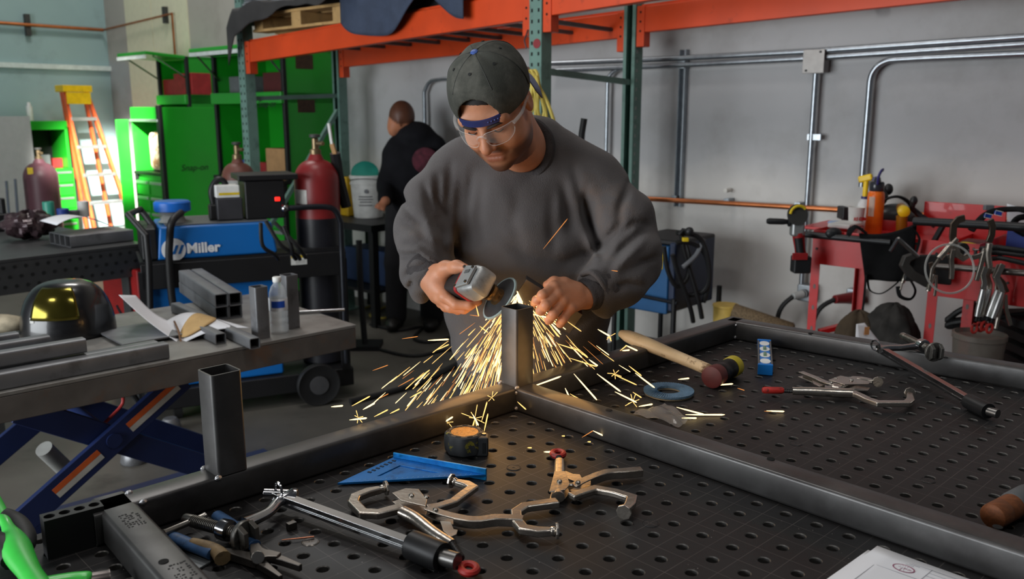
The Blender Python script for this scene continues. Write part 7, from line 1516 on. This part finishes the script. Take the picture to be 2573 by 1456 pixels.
# C-clamp with a sliding T bar in front of the bib
sc_ = thing('screw_clamp', 'large grey screw clamp with a chrome T handle in front of the bib', 'clamp', P(2300, 660, 3.3)); m_cast = M('cast_grey', (74, 72, 70), .5, .4)
k = MB(); k.cyl(P(2236, 632, 3.28), P(2256, 600, 3.28), .006, n=12); k.build('tommy_bar', m_chrome, sc_); k = MB(); k.cyl(P(2256, 600, 3.28), P(2306, 645, 3.30), .008, n=12); k.build('screw', m_chrome, sc_)
k = MB(); flatbar(k, [P(2302, 640, 3.31), P(2278, 650, 3.31), P(2272, 666, 3.31), P(2290, 690, 3.31), P(2330, 712, 3.31)], [.02, .028, .03, .034, .036], .03, up=V((0, -1, 0))); k.build('clamp_frame', m_cast, sc_, bev=.004)
k = MB(); k.prism([(-.09, -.055), (.10, -.075), (.10, .05), (-.07, .045)], P(2330, 670, 3.33), V((1, 0, 0)), ZV, V((0, 1, 0)), -.008, .008); k.build('clamp_web', M('cast_dark', (46, 46, 47), .6), sc_, bev=.012)
# hung locking clamps and pliers
def hung(label, px_list, kind, D, grp='clamps hung on the nearest red cart'):
    t_ = thing('hung_clamp', label, 'clamp', P(*px_list[0], D), group=grp); pts = [P(*q, D - .004*i) for i, q in enumerate(px_list)]; up_ = V((0, -1, 0))
    if kind == 'grip':   # C jaw over the rail, grip tube, screw and red ring
        j, a, b_, s_, r_ = pts[:-3], pts[-4], pts[-3], pts[-2], pts[-1]
        k = MB(); flatbar(k, j, .020, .008, up=up_); k.build('jaw', m_clamp, t_, bev=.002)
        k = MB(); k.tube([a + (b_ - a)*f for f in (0, .3, .65, 1)], [.009, .0105, .0105, .009], 12); k.build('grip_handle', M('shiny_grip', (206, 206, 204), .3, .9), t_)
        k = MB(); k.cyl(b_, s_, .0045, n=10); k.build('adjusting_screw', m_black, t_)
        d_ = (r_ - s_).normalized(); k = MB(); sd_ = d_.cross(V((0, -1, .0))).normalized(); k.tube([r_ + d_*.016*math.cos(t) + sd_*.010*math.sin(t) for t in [2*math.pi*i/14 for i in range(14)]], .005, 7, closed=True); k.build('red_ring', m_red, t_)
        off = V((.016, .004, 0)); k = MB(); flatbar(k, [a + off*.3, a + (b_ - a)*.5 + off, b_ + off*1.4], .009, .010, up=up_); k.build('lever_handle', m_clamp, t_, bev=.002)
    return t_
def PD(l): return l
hung('shiny locking clamp with a red ring, first of the four hanging together', [(2478, 672), (2470, 692), (2474, 712), (2470, 728), (2455, 796), (2452, 808), (2448, 826)], 'grip', 3.10)
hung('shiny locking clamp hanging second of the four, red ring hidden behind the third', [(2486, 674), (2480, 694), (2486, 714), (2486, 728), (2464, 796), (2460, 808), (2462, 822)], 'grip', 3.12)
hung('shiny locking clamp with a red ring, third of the four hanging together', [(2512, 666), (2500, 694), (2508, 714), (2506, 730), (2482, 796), (2478, 808), (2472, 820)], 'grip', 3.10)
hung('shiny locking clamp with a red ring, last and rightmost of the four', [(2520, 664), (2504, 698), (2514, 720), (2518, 735), (2494, 800), (2490, 812), (2486, 826)], 'grip', 3.08)
def bigclamp(label, parts, D):
    t_ = thing('hung_clamp', label, 'clamp', P(*parts[0][1][0], D), group='clamps hung on the nearest red cart')
    for nm, pts, w, th in parts:
        k = MB()
        if nm == 'grip_handle': k.tube([P(*q, D) for q in pts], [w]*len(pts), 10)
        else: flatbar(k, [P(*q, D) for q in pts], w, th, up=V((0, -1, 0)))
        k.build(nm, m_clamp if nm != 'jaw' else M('brown_nickel', (120, 106, 94), .32, .9, var=.2), t_, bev=.002 if nm != 'grip_handle' else 0)
    return t_
bigclamp('large locking clamp hooked over the black upper rail at the left, wide open', [('jaw', [(2424, 548), (2408, 552), (2396, 566), (2394, 596), (2398, 620)], .024, .010), ('lower_jaw', [(2402, 616), (2406, 640), (2420, 650), (2436, 640)], .020, .009), ('grip_handle', [(2404, 600), (2384, 622), (2360, 650)], .011, 0), ('adjusting_screw', [(2360, 650), (2342, 676), (2334, 730)], .010, .008), ('lever_handle', [(2394, 628), (2390, 655), (2392, 680), (2390, 702)], .016, .012), ('release_lever', [(2380, 646), (2394, 640), (2386, 632)], .014, .003)], 3.08)
bigclamp('locking clamp hooked over the black upper rail at the right, standing upright', [('jaw', [(2488, 552), (2494, 570), (2492, 590), (2484, 610)], .022, .010), ('lower_jaw', [(2476, 626), (2470, 640), (2452, 646), (2440, 648)], .018, .009), ('grip_handle', [(2486, 612), (2482, 640), (2486, 672)], .012, 0), ('lever_handle', [(2474, 630), (2466, 662), (2458, 690), (2454, 706)], .015, .012)], 3.04)
bigclamp('dull locking clamp hanging behind the four shiny ones, its handles spread below', [('jaw', [(2500, 690), (2520, 710), (2530, 735)], .018, .008), ('grip_handle', [(2522, 730), (2510, 790), (2502, 826)], .009, 0), ('lever_handle', [(2526, 740), (2528, 780), (2540, 818)], .014, .01)], 3.2)
bigclamp('slim clamp hung at the left end of the lower rail, its red ring down', [('jaw', [(2338, 660), (2342, 676), (2346, 688)], .016, .008), ('grip_handle', [(2346, 690), (2338, 712), (2332, 732)], .009, 0), ('lever_handle', [(2352, 692), (2352, 720), (2348, 745)], .010, .008)], 3.20)
t_ = bigclamp('clamp grip hanging in the loop of the bib strap', [('grip_handle', [(2280, 680), (2272, 700), (2267, 712)], .008, 0), ('adjusting_screw', [(2267, 712), (2262, 730)], .007, .006)], 3.40)
# wire hoop
cW = P(2386, 676, 3.02); k = MB(); wh = thing('wire_hoop', 'large loop of thin pale wire hanging among the clamps', 'wire', cW)
for rr_ in (.084, .088): k = MB(); k.tube([cW + V((rr_*math.cos(t), .02*math.sin(t), rr_*.98*math.sin(t))) for t in [2*math.pi*i/48 for i in range(48)]], .0016, 6, closed=True); k.build('wire_loop', M('pale_wire', (206, 206, 202), .4, .3), wh)
# small things on and in cart B
zB = 1.005 - .05
def onB(px_, py_, D): return P(px_, py_, D)
k = MB(); c = QB(.10, .12, zB + .03); k.tube(arc(c, cdx, ZV*.6 + WN*.3, .06, 20, 160, 10), .008, 8); tag(k.build('screwdriver', m_yit), 'yellow screwdriver handle showing over the front of the nearest red cart', 'tool')
for i, (x, y, z, s, mt, nm) in enumerate(((.18, .12, .0, (.07, .05, .06), m_greyit, 'grey plastic pistol grip in the nearest red cart'), (.26, .1, .0, (.12, .06, .05), M('wire_brush_grey', (84, 86, 80), .7, var=.4, scale=60), 'grey wire brush in the nearest red cart'), (.24, .30, .0, (.08, .06, .12), m_bluit, 'blue clamp body in the nearest red cart'), (.10, .28, .0, (.12, .10, .06), M('maroon_case', (90, 34, 36), .5), 'maroon case at the back of the nearest red cart'))):
    k = MB(); k.box(QB(x, y, zB + s[2]/2), s, (cdx, -WN, ZV)); tag(k.build('tray_item', mt, bev=.008), nm, 'tool')
hg = thing('harness', 'black strap harness with blue and white buckles on the nearest red cart', 'harness', QB(.28, .3, zB))
k = MB(); k.tube(spline([P(2440, 580, 3.3), P(2470, 545, 3.3), P(2500, 530, 3.3), P(2540, 526, 3.28), P(2580, 530, 3.2), P(2610, 560, 3.2)], 6), .020, 10, flat=.5); k.build('strap', m_bib, hg); k = MB(); k.tube(spline([P(2575, 590, 3.2), P(2545, 570, 3.22), P(2560, 548, 3.22), P(2600, 545, 3.2)], 6), .018, 10, flat=.6); k.build('strap', m_bib, hg)
for (x, y) in ((2482, 543), (2508, 536)):
    c = P(x, y, 3.22); k = MB(); k.box(c, (.028, .006, .014), (V((.97, 0, -.22)), V((0, 1, 0)), V((.22, 0, .97)))); bk_ = k.build('blue_buckle', M('buckle_blue', (36, 74, 168), .4), hg, bev=.002)
    k = MB(); X_, Z_ = V((.97, 0, -.22)), V((.22, 0, .97)); k.tube([c - V((0, .006, 0)) + X_*a + Z_*b for a, b in ((-.014, .008), (.014, .008), (.014, -.008), (-.014, -.008))], .0016, 6, closed=True); k.build('buckle_frame', m_whit, bk_)
k = MB(); k.box(P(2484, 522, 3.32), (.035, .02, .02)); k.build('grey_clip', m_greyit, hg, bev=.003)
def wp_(u, v): return P(2530 + 70*u, 512 + 50*v + 20*u, 3.42 - .05*u)
tag(MB().sheet(wp_, 6, 4).build('paper_tag', m_paper, solid=.001), 'white sheet sticking up behind the harness at the right edge', 'paper')
for i, (y0, y1) in enumerate(((622, 640), (634, 650), (650, 690))):
    k = MB(); k.tube(spline([P(2465, y0 + 4, 3.2), P(2500, y0, 3.12), P(2540, y0 + 4, 3.06), P(2740, y1 + 14, 2.95)], 6), .009, 8); tag(k.build('cable', m_blackrub), 'black cable draped along the nearest red cart, %s' % ('uppermost', 'middle one', 'lowest')[i], 'cable')
k = MB(); k.box(P(2510, 632, 3.16), (.13, .02, .03)); tag(k.build('tool_strip', m_blk2, bev=.004), 'black strip of bits on the front of the nearest red cart', 'strip')
for x in (2428, 2452): k = MB(); c = P(x, 630, 3.13); k.cyl(c, c - ZV*.03, .006, n=10); k.cyl(c, c + ZV*.004, .011, n=12); tag(k.build('chrome_bolt', m_chrome), 'chrome bolt stuck in the red front panel, %s' % ('left one' if x == 2428 else 'right one'), 'bolt')
k = MB(); c = P(2412, 630, 3.17); k.lathe([(.018, -.015), (.030, -.015), (.030, .015), (.018, .015)], c, V((.3, -1, 0)), 22); tag(k.build('ring_magnet', m_dark), 'dark round ring on the red front panel behind the open clamp', 'ring')
# below the carts: bag, plaid cloth, card, hoses, bucket
m_plaid = M('plaid_cloth', (44, 42, 40), .95, var=.6, scale=16); 
def heap(nm, label, cat, px_, D, rx, ry, rz, mat, z=.322, seed=1):
    p = P(px_, 800, D); c = V((p.x, p.y, z)); q = random.Random(seed); ph_ = [q.uniform(0, 6) for _ in range(4)]
    def fn(u, v): t = 2*math.pi*u; a = math.pi*v; r = 1 + .14*math.sin(3*t + ph_[0]) + .1*math.sin(7*t + 3*a + ph_[1]) + .06*math.sin(13*t - 5*a + ph_[2]); return c + V((rx*r*math.cos(t)*math.sin(a), ry*r*math.sin(t)*math.sin(a), rz*(1 - math.cos(a)*(.9 + .1*r))))
    return tag(MB().sheet(fn, 36, 18).build(nm, mat, smooth=80), label, cat)
heap('cloth_heap', 'heap of dark plaid cloth on the lower shelf of the red cart', 'cloth', 2245, 3.50, .12, .12, .22, m_plaid, seed=2)
heap('work_gloves', 'brown dirty gloves in front of the plaid cloth under the red cart', 'gloves', 2158, 3.55, .10, .09, .20, M('glove_brown', (70, 58, 44), .95, var=.4, scale=12), seed=5)
heap('dark_bag', 'black bag on the lower shelf between the legs of the carts', 'bag', 2200, 3.38, .12, .07, .12, m_bib, seed=7)
def card(u, v):
    a, b_, c, d_ = P(2152, 815, 3.22), P(2172, 812, 3.24), P(2218, 870, 3.2), P(2150, 850, 3.18); return (a*(1 - u) + b_*u)*(1 - v) + (d_*(1 - u) + c*u)*v
cdd = tag(MB().sheet(card, 6, 6).build('printed_card', m_paper, solid=.002), 'white card with an orange printed patch under the red cart', 'card'); k = MB(); k.box(P(2178, 832, 3.195), (.018, .003, .03)); k.build('orange_patch', M('card_orange', (190, 130, 80), .6), cdd)
k = MB(); k.bar(QA(.05, .02, .58), QA(.30, .35, .66), .03, .02); k.build('red_cross_bar', m_rd, cA)
for i, ys in enumerate(((755, 800), (790, 815))):
    k = MB(); pts = [P(2580, ys[0], 3.3), P(2440, ys[0] + 16, 3.35), P(2386, ys[1], 3.4), P(2392, ys[1] + 6, 3.4), P(2480, ys[1] - 4, 3.36)]; k.tube(spline(pts, 6), .012, 8); tag(k.build('rubber_hose', m_blackrub), ('upper' if i == 0 else 'lower') + ' black hose coiled under the nearest red cart', 'hose')
p = P(2455, 900, 3.15); k = MB(); k.lathe([(.075, .0), (.08, .01), (.09, .16), (.094, .162), (.094, .18), (.086, .182), (.082, .165)], V((p.x, p.y, .545)), ZV, 30); tb = k.build('plastic_tub', M('cloudy_plastic', (120, 112, 104), .4, alpha=.75)); tag(tb, 'cloudy plastic tub under the nearest red cart', 'tub')
sx_ = V((p.x, p.y, 0)); k = MB(); k.box((p.x, p.y + .02, .272), (.26, .24, .542)); tag(k.build('black_crate', m_blk2, bev=.01), 'black crate carrying the cloudy tub', 'crate')
k = MB()
for i in range(9): k.box((p.x + .38, p.y + .12, .345 + i*.05), (.40, .30, .028))
tag(k.build('vent_panel', m_blk2), 'dark louvred machine at the right edge under the cart', 'machine')

# ================================================================ second welder by the wall
def WQ(t, off, z): return WP(t, off, z)
m_b2 = M('welder_dim_blue', (30, 84, 132), .45, var=.06); 
w0 = P(1652, 700, 4.35); tb_ = (w0 - W0).dot(WD); ob_ = (w0 - W0).dot(WN)
w2 = thing('welding_machine', 'second blue welder on a cart by the wall, partly hidden behind the man', 'welder', WQ(tb_, ob_, 0)); ztop2 = P(1670, 615, 4.25).z; zbot2 = P(1650, 805, 4.2).z
def wbx(nm, x0, x1, y0, y1, z0, z1, mat, par=w2, bev=.01): k = MB(); k.box(WQ(tb_ - (x0 + x1)/2, ob_ - (y0 + y1)/2, (z0 + z1)/2), (x1 - x0, y1 - y0, z1 - z0), (WD, WN, ZV)); return k.build(nm, mat, par, bev=bev)
wbx('blue_case', -.22, .06, 0, .40, zbot2, ztop2 - .02, m_b2); wbx('front_panel', .062, .10, .0, .40, zbot2 + .02, ztop2, M('navy_panel', (34, 46, 72), .5))
wbx('yellow_panel', -.08, .03, -.006, -.0005, ztop2 - .14, ztop2 - .03, m_yit); wbx('top_plate', -.2, .10, .02, .4, ztop2 - .018, ztop2 + .01, m_cart)
wk = thing('welder_cart', 'black wire cart with wheels under the second blue welder', 'cart', WQ(tb_, ob_, 0))
wbx('deck', -.42, .16, -.02, .44, .22, .26, m_cart, wk)
for x in (-.24, .12): 
    for y in (-.03, .43): k = MB(); k.cyl(WQ(tb_ - x, ob_ - y, .22), WQ(tb_ - x, ob_ - y, .62), .014, n=10); k.build('cart_post', m_cart, wk)
for y in (-.05, .46): k = MB(); k.lathe([(.02, -.025), (.13, -.025), (.145, -.015), (.145, .015), (.13, .025), (.02, .025)], WQ(tb_ - .20, ob_ - y, .145), WN, 30); wv = k.build('wheel', m_blackrub, wk)
k = MB(); k.tube([WQ(tb_ + .42, ob_ + .03, .62), WQ(tb_ - .14, ob_ + .03, .60)], .010, 8); k.tube([WQ(tb_ + .42, ob_ + .03, .62), WQ(tb_ + .42, ob_ + .03, .26)], .010, 8); k.build('basket_rail', m_pipe, wk)
cabs = [((1700, 585), (1760, 600), (1782, 680), (1770, 730), (1720, 745)), ((1712, 590), (1722, 640), (1740, 700), (1756, 760), (1764, 800)), ((1690, 640), (1704, 690), (1722, 735), (1736, 780), (1742, 810)), ((1668, 620), (1678, 680), (1700, 720), (1726, 700), (1732, 650), (1718, 600)), ((1716, 672), (1750, 640), (1768, 600)), ((1700, 610), (1740, 612), (1772, 640), (1782, 700), (1768, 760))]
lbs = ['outermost loop of the black cables beside the second welder', 'black cable hanging straight down beside the second welder', 'black cable crossing low to the wheel of the second welder', 'inner loop of black cable on the front of the second welder', 'grey strap rising to the right of the second welder', 'second loop of black cable beside the second welder']
for c, l in zip(cabs, lbs): k = MB(); k.tube(spline([P(x, y, 4.22 + .02*i) for i, (x, y) in enumerate(c)], 6), .012, 8); tag(k.build('welding_cable', m_blackrub if 'grey' not in l else m_greyit), l, 'cable', None)
k = MB(); c = P(1732, 582, 4.2); k.ell(c, (.022, .022, .022)); k.tube([c, P(1716, 578, 4.2), P(1706, 590, 4.2)], .010, 8); tag(k.build('black_plug', m_blk2), 'round black plug on top of the second welder', 'plug'); k = MB(); k.box(P(1722, 602, 4.2), (.03, .03, .02)); tag(k.build('yellow_connector', m_yit, bev=.004), 'small yellow connector among the cables', 'connector')
# yellow bucket with a brown mesh drum
yb = P(1822, 800, 4.45); yb = V((yb.x, yb.y, 0)); zyt = P(1822, 771, 4.45).z; k = MB(); yk = thing('yellow_bucket', 'pale yellow bucket standing by the wall beyond the far frame corner', 'bucket', yb); k.lathe([(.05, .0), (.052, .005), (.064, zyt), (.068, zyt + .002), (.068, zyt + .012), (.060, zyt + .012)], yb, ZV, 32); k.build('bucket_body', M('bucket_yellow', (222, 188, 96), .5), yk)
k = MB(); k.lathe([(.045, 0), (.048, .30), (.04, .31), (.001, .31)], P(1842, 784, 4.36), V((.8, -.45, -.22)), 26); tag(k.build('mesh_drum', M('brown_mesh', (112, 94, 70), .8, var=.5, scale=140)), 'brown mesh covered tube leaning on the yellow bucket', 'tube')
# ================================================================ sparks
def spark_mat(name, col, st):
    m = bpy.data.materials.new(name); m.use_nodes = True; nt = m.node_tree; nt.nodes.clear(); o = nt.nodes.new('ShaderNodeOutputMaterial'); e = nt.nodes.new('ShaderNodeEmission'); e.inputs[0].default_value = (*col, 1); e.inputs[1].default_value = st; nt.links.new(e.outputs[0], o.inputs[0]); return m
SM = [spark_mat('spark_white_hot', (1, .72, .34), 2.6), spark_mat('spark_yellow', (1, .58, .18), 1.7), spark_mat('spark_orange', (1, .36, .09), .9)]
G0 = P(1301, 738, 1.945); q = random.Random(11)
def streak(k, p, d, L, r):
    d = V(d).normalized(); a, s_, u_ = frame(d); pts = [p - d*L/2, p - d*L*.2, p + d*L*.42, p + d*L*.5]; rr = [r*.25, r*.8, r, r*.3]
    k.loft([k.ring(pp, s_, u_, x, x, 5) for pp, x in zip(pts, rr)])
def path(vx, vz, vy, t): return G0 + V((vx*t, vy*t, vz*t - .5*9.8*t*t*.45))
# the dense spray right below the disc
for mi, n in ((0, 260), (1, 360), (2, 170)):
    k = MB()
    for i in range(n):
        left = q.random() < .58; ang = abs(q.gauss(0, .30)) * (1 if not left else 1)
        if left: ang = -min(.95, abs(q.gauss(.40, .26)))
        else: ang = min(1.0, abs(q.gauss(.52, .27)))
        r = .045 + .40*q.random()**.85; yy = q.gauss(-.075, .06)*(r/.3)
        p = G0 + V((math.sin(ang)*r, yy + .01, -math.cos(ang)*r*.95))
        if p.z < ((ZT + TS + .004) if (p.dot(LA)/U + 14.987) > -10.5 else ZT - .12): continue
        dx_ = math.sin(ang)*.9 + q.gauss(0, .05); streak(k, p, (dx_, q.gauss(0, .12), -math.cos(ang)), (.016 + .040*q.random())*(1.2 if mi else 1.0), (.0011 if mi == 0 else .0009 if mi == 1 else .0006)*(.7 + .6*q.random()))
    tag(k.build('spark_shower', SM[mi], kind='stuff'), ('white hot', 'yellow', 'dim orange')[mi] + ' sparks of the dense shower falling from the grinding disc', 'sparks')
# bright root of the shower at the disc
k = MB()
for i in range(46):
    ang = q.gauss(-.05, .42); r = .006 + .075*q.random(); streak(k, G0 + V((math.sin(ang)*r, q.gauss(0, .006), -math.cos(ang)*r)), (math.sin(ang), 0, -math.cos(ang)), .026, .0019)
tag(k.build('spark_root', SM[0], kind='stuff'), 'glowing root of the sparks where the disc meets the channel', 'sparks')
# single sparks that can be told apart, in the air and on the table
singles = [(832, 1023, 862, 1020, 1.55, 0), (878, 1056, 922, 1051, 1.52, 0), (884, 1021, 930, 996, 1.56, 1), (912, 1030, 942, 1013, 1.56, 0), (940, 1048, 975, 1030, 1.55, 1), (980, 1040, 1004, 1028, 1.56, 1), (948, 1004, 976, 990, 1.62, 2), (936, 932, 975, 918, 1.75, 2), (1010, 852, 1050, 846, 1.85, 2), (1075, 856, 1128, 853, 1.88, 0), (1030, 1000, 1060, 984, 1.62, 1), (1068, 1092, 1108, 1040, 1.60, 0), (1106, 1068, 1138, 1048, 1.60, 0), (1188, 1042, 1202, 1070, 1.58, 0), (1216, 1090, 1226, 1040, 1.60, 1), (1210, 1060, 1224, 1010, 1.62, 1), (1098, 880, 1128, 866, 1.86, 1), (1040, 960, 1080, 930, 1.75, 1), (1000, 972, 1040, 950, 1.72, 2), (1205, 820, 1226, 836, 1.92, 1), (1196, 768, 1203, 795, 1.95, 1), (1180, 792, 1204, 795, 1.96, 2), (1240, 764, 1243, 772, 1.95, 0),
           (1502, 828, 1532, 845, 1.90, 0), (1530, 845, 1536, 858, 1.90, 1), (1558, 882, 1575, 868, 1.88, 1), (1572, 868, 1602, 882, 1.88, 0), (1563, 882, 1582, 880, 1.88, 0), (1430, 900, 1500, 922, 1.86, 1), (1440, 872, 1478, 900, 1.88, 1), (1480, 904, 1502, 920, 1.86, 0), (1400, 864, 1450, 880, 1.9, 1), (1500, 940, 1560, 985, 1.80, 0), (1535, 938, 1600, 968, 1.80, 1), (1545, 985, 1600, 1012, 1.76, 0), (1580, 920, 1612, 945, 1.85, 1), (1596, 938, 1645, 975, 1.84, 0), (1590, 986, 1612, 1000, 1.80, 1), (1704, 954, 1732, 951, 1.86, 0), (1793, 969, 1842, 965, 1.88, 0), (1853, 976, 1870, 994, 1.86, 2), (1605, 1022, 1640, 1016, 1.75, 0), (1700, 1024, 1770, 1070, 1.70, 0), (1722, 1052, 1820, 1064, 1.70, 0), (1712, 1072, 1750, 1068, 1.68, 0), (1766, 1050, 1812, 1080, 1.70, 1), (1926, 1033, 1970, 1048, 1.72, 0), (1920, 1034, 1945, 1046, 1.72, 2), (1488, 1048, 1510, 1062, 1.62, 0), (1512, 1052, 1524, 1062, 1.62, 0), (1490, 1083, 1538, 1116, 1.56, 0), (1462, 1100, 1490, 1083, 1.56, 2), (1738, 1138, 1780, 1176, 1.50, 0), (1476, 1112, 1484, 1132, 1.55, 1), (1411, 1120, 1419, 1125, 1.58, 1), (1366, 1157, 1385, 1164, 1.5, 0), (1325, 1143, 1336, 1147, 1.52, 1), (1365, 626, 1426, 550, 2.0, 2), (1536, 680, 1552, 682, 1.92, 2), (1394, 1042, 1404, 1030, 1.66, 1), (1420, 976, 1436, 1010, 1.74, 0), (1432, 990, 1470, 1012, 1.72, 1), (1442, 940, 1500, 1006, 1.78, 0), (1330, 975, 1410, 946, 1.76, 0), (1338, 790, 1374, 798, 1.90, 0), (1344, 744, 1374, 752, 1.90, 1), (1380, 816, 1406, 848, 1.86, 1), (1300, 1010, 1322, 1030, 1.70, 1)]
def spot_name(x, y):
    if y > 1080: return 'low over the front of the table'
    if x < 1000: return 'at the far left over the rear tube'
    if x < 1265: return 'left of the upright tube'
    if x < 1480: return 'right beside the upright tube'
    if x < 1620: return 'between upright tube and hammer handle'
    if x < 1900: return 'around the flap disc and the hammer'
    return 'past the flap disc on the right'
ORD = ['first', 'second', 'third', 'fourth', 'fifth', 'sixth', 'seventh', 'eighth', 'ninth', 'tenth', 'eleventh', 'twelfth', 'thirteenth', 'fourteenth', 'fifteenth', 'sixteenth', 'seventeenth', 'eighteenth', 'nineteenth', 'twentieth']
singles.sort(key=lambda w: w[0] + w[2]); seen = {}
for i, (x0, y0, x1, y1, Y, mi) in enumerate(singles):
    a, b = P(x0, y0, Y), P(x1, y1, Y)
    for p in (a, b):
        if p.z < ZT + .004: p.z = ZT + .004
    k = MB(); streak(k, (a + b)/2, b - a, (b - a).length, (.0019, .0014, .0009)[mi]); nm_ = spot_name((x0 + x1)/2, (y0 + y1)/2); seen[nm_] = seen.get(nm_, 0) + 1; tag(k.build('spark', SM[mi]), '%s spark %s, %s from left' % (('bright', 'yellow', 'dim orange')[mi], nm_, ORD[seen[nm_] - 1]), 'spark', 'single flying sparks')
# forked bursts
for (x, y, Y, n, R) in ((1193, 1052, 1.58, 9, .018), (1532, 846, 1.9, 5, .010), (1126, 1062, 1.6, 5, .012), (1522, 1058, 1.62, 6, .010), (900, 1050, 1.53, 5, .010), (1545, 940, 1.8, 6, .012), (1590, 1010, 1.76, 7, .012), (1236, 1000, 1.66, 5, .012)):
    c = P(x, y, Y); k = MB()
    for i in range(n): t = 2*math.pi*i/n + q.random(); d = V((math.cos(t), q.gauss(0, .3), math.sin(t))); L = R*(.6 + q.random()); streak(k, c + d*L*.5, d, L, .0008)
    if c.z < ZT + .03: pass
    tag(k.build('spark_burst', SM[1], kind='stuff'), 'small forked burst of sparks over the table', 'sparks', 'forked spark bursts')
gl_l = bpy.data.lights.new('spark_glow', 'POINT'); gl_l.energy = 2.2; gl_l.color = (1, .52, .16); gl_l.shadow_soft_size = .09
for p, e in ((P(1190, 930, 1.70), .55), (P(1410, 940, 1.70), .5), (P(1255, 900, 1.95), .8), (P(1303, 742, 1.93), .15), (P(1200, 1050, 1.58), .25)):
    l = gl_l.copy(); l.energy = e; o = bpy.data.objects.new('spark_glow', l); C.objects.link(o); o.location = p
